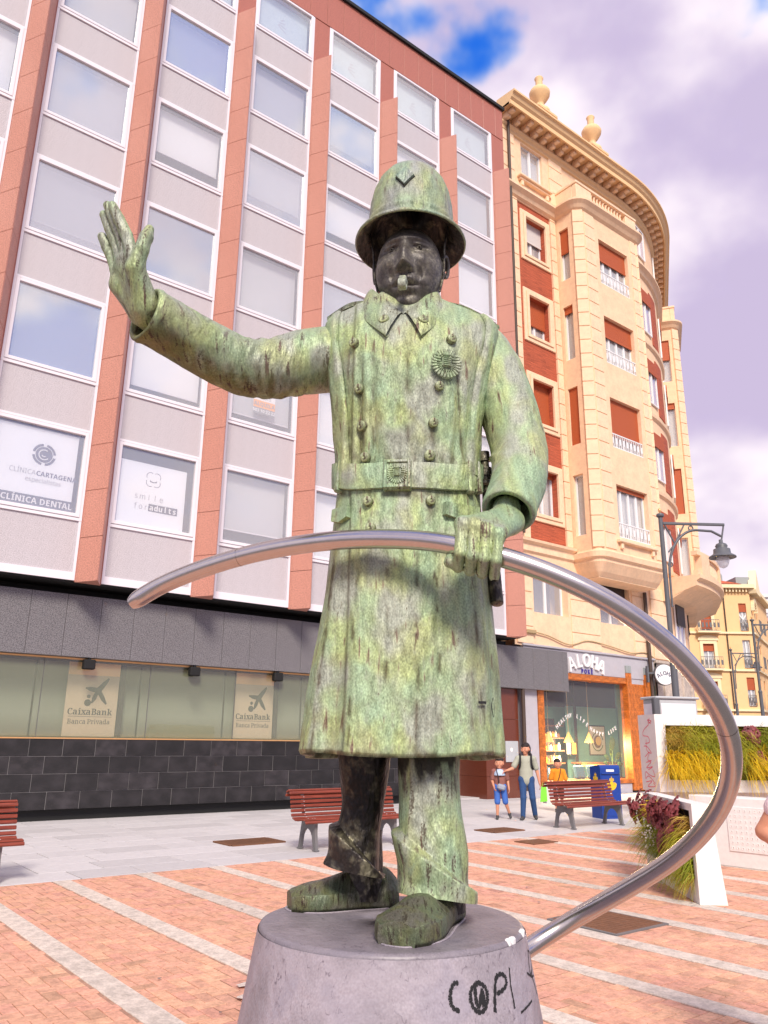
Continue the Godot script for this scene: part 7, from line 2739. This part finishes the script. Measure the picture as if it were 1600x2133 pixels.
	fo.position = at.call(1.05, 0.55)
	tag(fo, "sprinkle of tiny white blossoms in the wedge planter", "flowers")
	fo.set_meta("kind", "stuff")
	# the high box behind
	var c0 := Vector3(10.9, 0.0, -7.18)
	var r := Vector3(0.84, 0, 0.54).normalized()
	var n := Vector3(-0.54, 0, 0.84).normalized()
	var h := thing("box_planter", "large raised white box planter full of yellow grasses, with pink scrawl on its end", "planter", c0, atan2(-r.z, r.x))
	# local x along the front, z outward
	var y0 := 0.91
	var y1 := 2.03
	var W := 3.3
	var D := 0.62
	b = MB.new()
	b.holes(0, W, y0, y1, [[0.16, W - 0.16, y0 + 0.17, y1 - 0.16]], 0.30)
	b.quad(Vector3(0, y0, -D), Vector3(0, y0, 0), Vector3(0, y1, 0), Vector3(0, y1, -D))
	b.quad(Vector3(W, y0, 0), Vector3(W, y0, -D), Vector3(W, y1, -D), Vector3(W, y1, 0))
	b.quad(Vector3(0, y1, 0), Vector3(W, y1, 0), Vector3(W, y1, -D), Vector3(0, y1, -D))
	b.quad(Vector3(0, y0, -D), Vector3(W, y0, -D), Vector3(W, y0, 0), Vector3(0, y0, 0))
	b.quad(Vector3(W, y0, -D), Vector3(0, y0, -D), Vector3(0, y1, -D), Vector3(W, y1, -D))
	part("shell", b.done(), M.planter_white, h)
	slab("soil", Vector3(0.15, y0 + 0.16, -0.34), Vector3(W - 0.15, y1 - 0.15, -0.14), M.bright_soil, h)
	# foot of the box and a side wall running towards the square
	slab("foot", Vector3(0.02, 0.0, -D + 0.02), Vector3(W, y0 - 0.004, -0.32), M.planter_white, h, 0.01)
	b = MB.new()
	# pink scrawl down the end face: strokes in its plane (z across, y)
	for st in [[Vector2(-0.18, 1.98), Vector2(-0.24, 1.90), Vector2(-0.12, 1.93), Vector2(-0.26, 1.95), Vector2(-0.14, 1.89)], [Vector2(-0.22, 1.88), Vector2(-0.42, 1.80), Vector2(-0.46, 1.72), Vector2(-0.28, 1.70), Vector2(-0.24, 1.62), Vector2(-0.40, 1.60)], [Vector2(-0.36, 1.66), Vector2(-0.36, 1.50), Vector2(-0.20, 1.46), Vector2(-0.34, 1.55), Vector2(-0.46, 1.56)], [Vector2(-0.44, 1.40), Vector2(-0.28, 1.47), Vector2(-0.36, 1.36), Vector2(-0.22, 1.35)], [Vector2(-0.42, 1.32), Vector2(-0.24, 1.33), Vector2(-0.42, 1.24), Vector2(-0.20, 1.26), Vector2(-0.36, 1.21)], [Vector2(-0.20, 1.22), Vector2(-0.14, 1.12), Vector2(-0.34, 1.14), Vector2(-0.46, 1.18), Vector2(-0.48, 1.08), Vector2(-0.36, 1.12), Vector2(-0.14, 1.02)], [Vector2(-0.48, 1.03), Vector2(-0.26, 1.05), Vector2(-0.42, 0.97), Vector2(-0.16, 0.98), Vector2(-0.22, 1.03)]]:
		var sp := spline(st, 5)
		for i in sp.size() - 1:
			var p0: Vector2 = sp[i]
			var p1: Vector2 = sp[i + 1]
			var dd := (p1 - p0).normalized() * 0.006
			var e := Vector2(-dd.y, dd.x)
			b.quad(Vector3(-0.002, p0.y - e.y, p0.x - e.x), Vector3(-0.002, p1.y - e.y, p1.x - e.x), Vector3(-0.002, p1.y + e.y, p1.x + e.x), Vector3(-0.002, p0.y + e.y, p0.x + e.x))
	part("scrawl", b.done(), M.graffiti_pink, h)
	var pb := func(x: float, y: float, s := 0.07) -> Vector3: return c0 + r * x + n * s + Vector3(0, y, 0)
	var g2 := "grasses in the box planter"
	tuft("dry_sedge", "brownish dry tuft in the upper left corner of the box planter", "grass tuft", g2, M.sedge_dry, pb.call(0.28, 1.70), 360, n, 0.5, 0.20, 0.4, 0.004, Vector2(0.18, 0.14), r)
	tuft("yellow_sedge", "broad yellow sedge arching out of the lower left of the box planter", "grass tuft", g2, M.sedge, pb.call(0.49, 1.34), 760, n, 0.55, 0.46, 0.75, 0.0055, Vector2(0.40, 0.16), r)
	tuft("green_grass", "bright green grass along the upper middle of the box planter", "grass tuft", g2, M.grass_pale, pb.call(0.75, 1.68), 620, n, 0.5, 0.26, 0.4, 0.0045, Vector2(0.42, 0.18), r)
	tuft("green_grass", "deeper green grass right of the yellow sedge in the box planter", "grass tuft", g2, M.grass, pb.call(0.96, 1.40), 520, n, 0.5, 0.28, 0.6, 0.0045, Vector2(0.26, 0.24), r)
	tuft("green_grass", "green grass behind the hoop in the middle of the box planter", "grass tuft", g2, M.grass_pale, pb.call(1.28, 1.55), 420, n, 0.5, 0.28, 0.6, 0.0045, Vector2(0.2, 0.26), r)
	tuft("yellow_sedge", "yellow sedge right of the hoop, along the low edge of the box planter", "grass tuft", g2, M.sedge, pb.call(1.62, 1.34), 520, n, 0.55, 0.36, 0.7, 0.0055, Vector2(0.3, 0.20), r)
	tuft("green_grass", "green grass in the upper right corner of the box planter", "grass tuft", g2, M.grass, pb.call(1.78, 1.70), 420, n, 0.5, 0.26, 0.4, 0.0045, Vector2(0.22, 0.16), r)
	tuft("yellow_sedge", "yellow sedge at the far right end of the box planter", "grass tuft", g2, M.sedge, pb.call(2.17, 1.5), 520, n, 0.55, 0.34, 0.6, 0.0055, Vector2(0.3, 0.28), r)
	heuchera("purple-leaved plant high in the box planter just right of the hoop", pb.call(1.50, 1.74, 0.0), n, 26, 0.17)
	heuchera("purple-leaved plant low in the box planter right of the hoop", pb.call(1.54, 1.42, 0.02), n, 22, 0.15)
	# patterned white side wall
	var q0 := Vector3(10.93, 0, -6.75)
	var w := thing("low_wall", "low white wall with a dimpled panel under the box planter", "wall", q0, -PI / 2 + 0.05)
	slab("body", Vector3(0, 0.0, -0.35), Vector3(2.4, 0.90, 0.0), M.planter_white, w, 0.012)
	slab("panel", Vector3(0.55, 0.20, 0.0), Vector3(1.55, 0.78, 0.012), M.planter_white, w, 0.006)
	var dm := MB.new()
	for i in 14:
		for j in 8:
			dm.xf = Transform3D(Basis(Vector3.RIGHT, PI / 2), Vector3(0.60 + 0.069 * i, 0.245 + 0.069 * j, 0.012))
			dm.lathe([[0.0, 0.0045], [0.018, 0.0032], [0.028, 0.0]], 8)
	part("dimples", dm.done(), M.planter_white, w).set_meta("kind", "stuff")


# ---------------------------------------------------------------- people
func person(called: String, label: String, at: Vector3, turn: float, H: float, hs: float, J: Dictionary, wear: Dictionary) -> Node3D:
	var t := thing(called, label, "person", at, turn)
	var S := func(k: String) -> Vector3: return J[k] * H
	var cell := 0.013 if H > 1.3 else 0.011
	var lo := Vector3(-0.42, -0.02, -0.26) * H
	var hi := Vector3(0.42, 1.03, 0.30) * H
	var f := Field.new(lo, hi, cell)
	var r := func(x: float) -> float: return x * H
	f.cap(S.call("neck"), S.call("chin"), r.call(0.030), r.call(0.028), 0.02)
	f.cap(S.call("chest"), S.call("pelvis"), r.call(0.070), r.call(0.070), 0.03, Vector3(1, 1, 1.5))
	f.cap(S.call("shl"), S.call("shr"), r.call(0.036), r.call(0.036), 0.03)
	for s in ["l", "r"]:
		f.chain([S.call("sh" + s), S.call("el" + s), S.call("wr" + s)], [r.call(0.029), r.call(0.024), r.call(0.0165)], 0.012)
		f.chain([S.call("hip" + s), S.call("kn" + s), S.call("an" + s)], [r.call(0.050), r.call(0.034), r.call(0.021)], 0.02)
	var b := MB.new()
	f.mesh(b)
	# head on a finer grid
	var hc: Vector3 = S.call("head")
	var hr := 0.062 * H * hs
	var q := Field.new(hc - Vector3.ONE * hr * 1.9, hc + Vector3.ONE * hr * 1.9, hr / 13.0)
	var look: Vector3 = J.get("look", Vector3(0, 0, 1)).normalized()
	var sx := look.cross(Vector3.UP).normalized() * -1.0
	q.cap(hc + Vector3(0, hr * 0.35, 0) - look * hr * 0.15, hc + Vector3(0, hr * 0.2, 0), hr * 0.98, hr * 0.95, 0.01)
	q.cap(hc + Vector3(0, -hr * 0.15, 0) + look * hr * 0.15, hc + Vector3(0, -hr * 0.72, 0) + look * hr * 0.35, hr * 0.78, hr * 0.42, 0.03)
	q.chain([hc + look * hr * 0.92 + Vector3(0, hr * 0.15, 0), hc + look * hr * 1.12 + Vector3(0, -hr * 0.22, 0)], [hr * 0.08, hr * 0.14], 0.008)
	q.cap(hc + look * hr * 0.78 + sx * hr * 0.18 + Vector3(0, -hr * 0.52, 0), hc + look * hr * 0.78 - sx * hr * 0.18 + Vector3(0, -hr * 0.52, 0), hr * 0.09, hr * 0.09, 0.006)
	for s in [-1.0, 1.0]:
		q.cap(hc + sx * s * hr * 0.95 + Vector3(0, hr * 0.1, 0), hc + sx * s * hr * 0.98 - Vector3(0, hr * 0.2, 0), hr * 0.14, hr * 0.10, 0.004)
		q.cap(hc + look * hr * 0.55 + sx * s * hr * 0.5 - Vector3(0, hr * 0.15, 0), hc + look * hr * 0.5 + sx * s * hr * 0.5 - Vector3(0, hr * 0.2, 0), hr * 0.34, hr * 0.3, 0.02)
	q.cap(hc + Vector3(0, -hr * 0.6, 0) - look * hr * 0.1, S.call("neck"), hr * 0.5, r.call(0.030), 0.02)
	q.mesh(b)
	# hands with five fingers each
	for s in ["l", "r"]:
		var w: Vector3 = S.call("wr" + s)
		var e: Vector3 = S.call("el" + s)
		var d := (w - e).normalized()
		var m: float = 1.0 if s == "l" else -1.0
		var pal := d.cross(Vector3(0, 0, 1)).normalized() if absf(d.z) < 0.8 else d.cross(Vector3.UP).normalized()
		var ac := d.cross(pal).normalized() * m
		var k := Field.new(w - Vector3.ONE * 0.115 * H, w + Vector3.ONE * 0.115 * H, 0.0052 * H)
		var u := 0.0078 * H
		k.cap(w - d * 0.02 * H, w + d * 0.012 * H, 0.0165 * H, 0.016 * H, 0.01)
		for i in 4:
			var kn := w + d * 0.052 * H + ac * (1.5 - i) * 0.0105 * H
			k.cap(w + ac * (1.5 - i) * 0.006 * H, kn, u * 1.35, u, 0.008)
			var len_: float = [0.038, 0.044, 0.040, 0.031][i] * H
			var bend := (d + pal * m * 0.35).normalized()
			k.chain([kn, kn + bend * len_ * 0.55, kn + (bend + pal * m * 0.25).normalized() * len_], [u * 0.8, u * 0.72, u * 0.6], 0.002)
		k.chain([w + d * 0.012 * H + ac * 0.013 * H, w + d * 0.036 * H + ac * 0.030 * H, w + d * 0.058 * H + ac * 0.033 * H], [u * 1.1, u * 0.9, u * 0.7], 0.005)
		k.mesh(b)
	part("body", b.done(), M.skin, t)
	# eyes and brows
	b = MB.new()
	for s in [-1.0, 1.0]:
		var e: Vector3 = hc + look * hr * 0.90 + sx * s * hr * 0.36 + Vector3(0, hr * 0.12, 0)
		b.box(e - Vector3(hr * 0.10, hr * 0.05, hr * 0.06), e + Vector3(hr * 0.10, hr * 0.05, hr * 0.05), hr * 0.03)
		e += Vector3(0, hr * 0.25, 0)
		b.box(e - Vector3(hr * 0.17, hr * 0.03, hr * 0.06), e + Vector3(hr * 0.17, hr * 0.03, hr * 0.05), hr * 0.02)
	part("eyes", b.done(), M.hair, t)
	# hair
	q = Field.new(hc - Vector3.ONE * hr * 2.1, hc + Vector3.ONE * hr * 2.1, hr / 10.0)
	q.cap(hc + Vector3(0, hr * 0.55, 0) - look * hr * 0.30, hc + Vector3(0, hr * 0.42, 0) - look * hr * 0.10, hr * 0.98, hr * 0.95, 0.01)
	if wear.get("long", false):
		q.cap(hc - look * hr * 0.45 + sx * hr * 0.55 + Vector3(0, hr * 0.2, 0), hc - look * hr * 0.35 + sx * hr * 0.75 - Vector3(0, hr * 0.95, 0), hr * 0.55, hr * 0.36, 0.02)
		q.cap(hc - look * hr * 0.45 - sx * hr * 0.55 + Vector3(0, hr * 0.2, 0), hc - look * hr * 0.35 - sx * hr * 0.70 - Vector3(0, hr * 0.55, 0), hr * 0.52, hr * 0.30, 0.02)
		q.cap(hc + look * hr * 0.55 + sx * hr * 0.45 + Vector3(0, hr * 0.85, 0), hc + look * hr * 0.80 - sx * hr * 0.3 + Vector3(0, hr * 0.66, 0), hr * 0.28, hr * 0.2, 0.02)
	else:
		q.cap(hc + look * hr * 0.55 + Vector3(0, hr * 0.95, 0), hc - look * hr * 0.75 + Vector3(0, hr * 0.1, 0), hr * 0.35, hr * 0.42, 0.03)
	b = MB.new()
	q.mesh(b)
	part("hair", b.done(), M.hair, t)
	# shirt
	f = Field.new(lo, hi, cell)
	var pad: float = wear.get("loose", 0.012)
	f.cap(S.call("chest"), S.call("waist"), r.call(0.076) + pad, r.call(0.076) + pad * 1.4, 0.03, Vector3(1, 1, 1.4))
	f.cap(S.call("waist"), S.call("hem"), r.call(0.076) + pad * 1.4, r.call(0.078) + pad * 1.8, 0.02, Vector3(1, 1, 1.4))
	f.cap(S.call("shl"), S.call("shr"), r.call(0.036) + pad * 0.6, r.call(0.036) + pad * 0.6, 0.035)
	for s in ["l", "r"]:
		var a0: Vector3 = S.call("sh" + s)
		var a1: Vector3 = a0.lerp(S.call("el" + s), wear.get("sleeve", 0.72))
		f.cap(a0, a1, r.call(0.032) + pad * 0.7, r.call(0.030) + pad * 1.1, 0.02)
	b = MB.new()
	f.mesh(b)
	part("shirt", b.done(), wear.shirt, t)
	# trousers or shorts
	f = Field.new(lo, hi, cell)
	f.cap(S.call("hipl"), S.call("hipr"), r.call(0.062), r.call(0.062), 0.02)
	var cut: float = wear.get("cut", 1.0)
	for s in ["l", "r"]:
		var kn: Vector3 = S.call("kn" + s)
		var an: Vector3 = S.call("an" + s)
		if cut < 0.5:
			f.cap(S.call("hip" + s), kn, r.call(0.056), r.call(0.050), 0.02)
		else:
			f.chain([S.call("hip" + s), kn, an], [r.call(0.056), r.call(0.041), r.call(0.033)], 0.02)
	b = MB.new()
	f.mesh(b)
	part("trousers", b.done(), wear.legs, t)
	# shoes
	for s in ["l", "r"]:
		var an: Vector3 = S.call("an" + s)
		var to: Vector3 = S.call("to" + s)
		var k := Field.new(an.min(to) - Vector3.ONE * 0.055 * H, an.max(to) + Vector3.ONE * 0.055 * H, 0.007 * H)
		k.cap(an + (an - to).normalized() * 0.02 * H - Vector3(0, 0.012 * H, 0), to, r.call(0.026), r.call(0.023), 0.01)
		k.cap(an, an - Vector3(0, 0.015 * H, 0), r.call(0.028), r.call(0.026), 0.015)
		b = MB.new()
		k.mesh(b)
		part("shoe", b.done(), M.shoe_dark, t)
	return t


func joints(over: Dictionary) -> Dictionary:
	var j := {"head": Vector3(0, 0.925, 0.012), "chin": Vector3(0, 0.885, 0.012), "neck": Vector3(0, 0.835, -0.004), "chest": Vector3(0, 0.755, 0), "waist": Vector3(0, 0.63, 0), "hem": Vector3(0, 0.53, 0), "pelvis": Vector3(0, 0.55, 0), "shl": Vector3(0.105, 0.800, 0), "shr": Vector3(-0.105, 0.800, 0), "ell": Vector3(0.150, 0.635, -0.01), "elr": Vector3(-0.150, 0.635, -0.01), "wrl": Vector3(0.165, 0.485, 0.03), "wrr": Vector3(-0.165, 0.485, 0.03), "hipl": Vector3(0.052, 0.525, 0), "hipr": Vector3(-0.052, 0.525, 0), "knl": Vector3(0.056, 0.285, 0.015), "knr": Vector3(-0.056, 0.285, 0.015), "anl": Vector3(0.056, 0.045, -0.01), "anr": Vector3(-0.056, 0.045, -0.01), "tol": Vector3(0.066, 0.022, 0.085), "tor": Vector3(-0.066, 0.022, 0.085)}
	j.merge(over, true)
	return j


func people() -> void:
	var face := -0.82
	# woman in a sage shirt, her right hand on the boy's shoulder
	var w := person("person", "woman in a sage t-shirt and jeans with a black backpack, walking with shopping bags", Vector3(13.62, 0.0, -12.25), face, 1.56, 1.0, joints({"elr": Vector3(-0.185, 0.668, 0.03), "wrr": Vector3(-0.262, 0.640, 0.07), "ell": Vector3(0.150, 0.635, -0.02), "wrl": Vector3(0.178, 0.485, 0.0), "knl": Vector3(0.075, 0.285, 0.03), "anl": Vector3(0.105, 0.055, -0.06), "tol": Vector3(0.115, 0.025, 0.03), "knr": Vector3(-0.050, 0.285, 0.06), "anr": Vector3(-0.065, 0.045, 0.07), "tor": Vector3(-0.085, 0.022, 0.165), "look": Vector3(-0.45, -0.1, 1)}), {"shirt": M.tee_sage, "legs": M.jeans, "long": true, "loose": 0.016})
	for s in [-1.0, 1.0]:
		var b := MB.new()
		b.tube(spline([Vector3(s * 0.125, 1.30, -0.09), Vector3(s * 0.120, 1.345, -0.02), Vector3(s * 0.118, 1.26, 0.105), Vector3(s * 0.125, 1.12, 0.112), Vector3(s * 0.155, 1.03, 0.03)], 5), 0.020, 8)
		part("backpack_strap", b.done(), M.strap_black, w)
	var bp := MB.new()
	bp.box(Vector3(-0.15, 0.92, -0.26), Vector3(0.15, 1.32, -0.10), 0.05)
	part("backpack", bp.done(), M.strap_black, w)
	var bag := thing("shopping_bag", "green shopping bag hanging from the walking woman's left hand", "bag", Vector3(13.90, 0.36, -12.02), face)
	var bm := MB.new()
	bm.extrude(PackedVector2Array([Vector2(-0.08, 0.0), Vector2(0.07, 0.02), Vector2(0.06, 0.30), Vector2(0.01, 0.36), Vector2(-0.05, 0.30)]), -0.03, 0.03)
	bm.tube([Vector3(-0.04, 0.29, 0), Vector3(-0.01, 0.40, 0), Vector3(0.05, 0.29, 0)], 0.006, 5)
	part("bag_body", bm.done(), M.bag_green, bag)
	bag = thing("shopping_bag", "pinkish white shopping bag beside the green one, held by the woman", "bag", Vector3(14.00, 0.34, -12.06), face)
	bm = MB.new()
	bm.extrude(PackedVector2Array([Vector2(-0.06, 0.0), Vector2(0.09, -0.02), Vector2(0.10, 0.30), Vector2(0.0, 0.40), Vector2(-0.05, 0.32)]), -0.03, 0.03)
	bm.tube([Vector3(-0.03, 0.32, 0), Vector3(0.0, 0.43, 0), Vector3(0.06, 0.31, 0)], 0.006, 5)
	part("bag_body", bm.done(), M.bag_white, bag)
	# boy beside her
	var c := person("person", "boy in a brown and pale blue t-shirt and blue shorts, walking left of the woman", Vector3(13.18, 0.0, -12.62), face, 1.26, 1.22, joints({"head": Vector3(0.0, 0.905, 0.015), "chin": Vector3(0, 0.86, 0.015), "neck": Vector3(0, 0.81, 0), "shl": Vector3(0.10, 0.775, 0), "shr": Vector3(-0.10, 0.775, 0), "ell": Vector3(0.135, 0.62, -0.05), "wrl": Vector3(0.150, 0.50, 0.02), "elr": Vector3(-0.130, 0.62, -0.02), "wrr": Vector3(-0.10, 0.52, 0.09), "knl": Vector3(0.085, 0.285, 0.01), "anl": Vector3(0.150, 0.085, -0.09), "tol": Vector3(0.165, 0.035, -0.01), "knr": Vector3(-0.05, 0.28, 0.04), "anr": Vector3(-0.055, 0.05, 0.02), "tor": Vector3(-0.06, 0.022, 0.125), "look": Vector3(-0.2, 0, 1)}), {"shirt": M.tee_brown, "legs": M.shorts_blue, "cut": 0.4, "loose": 0.012, "sleeve": 0.75})
	var yo := MB.new()
	yo.xf = Transform3D(Basis(), Vector3(0, 0.955, 0.0))
	yo.lathe([[0.055, 0.075], [0.090, 0.055], [0.122, 0.0], [0.128, -0.055], [0.124, -0.060]], 24)
	part("shirt_yoke", yo.done(), M.tee_blue, c)
	pouch(c, Vector3(0.03, 0.66, 0.13), 1.26)
	# boy in orange behind the bench
	c = person("person", "boy in an orange t-shirt with a grey shoulder pouch, behind the right bench", Vector3(15.75, 0.0, -13.15), face, 1.20, 1.22, joints({"head": Vector3(0.0, 0.905, 0.015), "chin": Vector3(0, 0.86, 0.015), "neck": Vector3(0, 0.81, 0), "shl": Vector3(0.105, 0.775, 0), "shr": Vector3(-0.105, 0.775, 0), "ell": Vector3(0.155, 0.61, 0.0), "wrl": Vector3(0.160, 0.48, 0.03), "elr": Vector3(-0.150, 0.61, -0.03), "wrr": Vector3(-0.160, 0.48, 0.02), "look": Vector3(0.15, -0.1, 1)}), {"shirt": M.tee_orange, "legs": M.strap_black, "cut": 0.4, "loose": 0.018, "sleeve": 0.85})
	pouch(c, Vector3(-0.10, 0.58, 0.12), 1.20)
	# passer-by cut off by the right edge
	person("person", "person in a pale pink t-shirt with a bent arm, cut off by the right edge", Vector3(4.30, 0.0, -1.85), -1.15, 1.75, 1.0, joints({"elr": Vector3(-0.196, 0.672, -0.02), "wrr": Vector3(-0.085, 0.600, 0.10), "shr": Vector3(-0.108, 0.815, 0.0), "shl": Vector3(0.108, 0.815, 0.0)}), {"shirt": M.tee_pink, "legs": M.jeans, "long": true, "loose": 0.008, "sleeve": 0.55})


func pouch(c: Node3D, at: Vector3, H: float) -> void:
	var b := MB.new()
	b.xf = Transform3D(Basis(Vector3.BACK, -0.25), at)
	b.box(Vector3(-0.09, -0.06, -0.035), Vector3(0.09, 0.06, 0.04), 0.03)
	b.box(Vector3(-0.07, -0.04, 0.035), Vector3(0.07, 0.03, 0.055), 0.02)
	part("pouch", b.done(), M.pouch_grey, c)
	b = MB.new()
	var s := -signf(at.x + 0.001)
	var z := 0.125 * H / 1.2
	b.tube(spline([at + Vector3(s * 0.05, 0.05, 0.0), Vector3(s * 0.02, 0.66 * H, z), Vector3(s * 0.055, 0.76 * H, z * 0.85), Vector3(s * 0.07, 0.825 * H, 0.02), Vector3(s * 0.05, 0.78 * H, -0.10)], 5), 0.010, 6)
	part("strap", b.done(), M.strap_black, c)
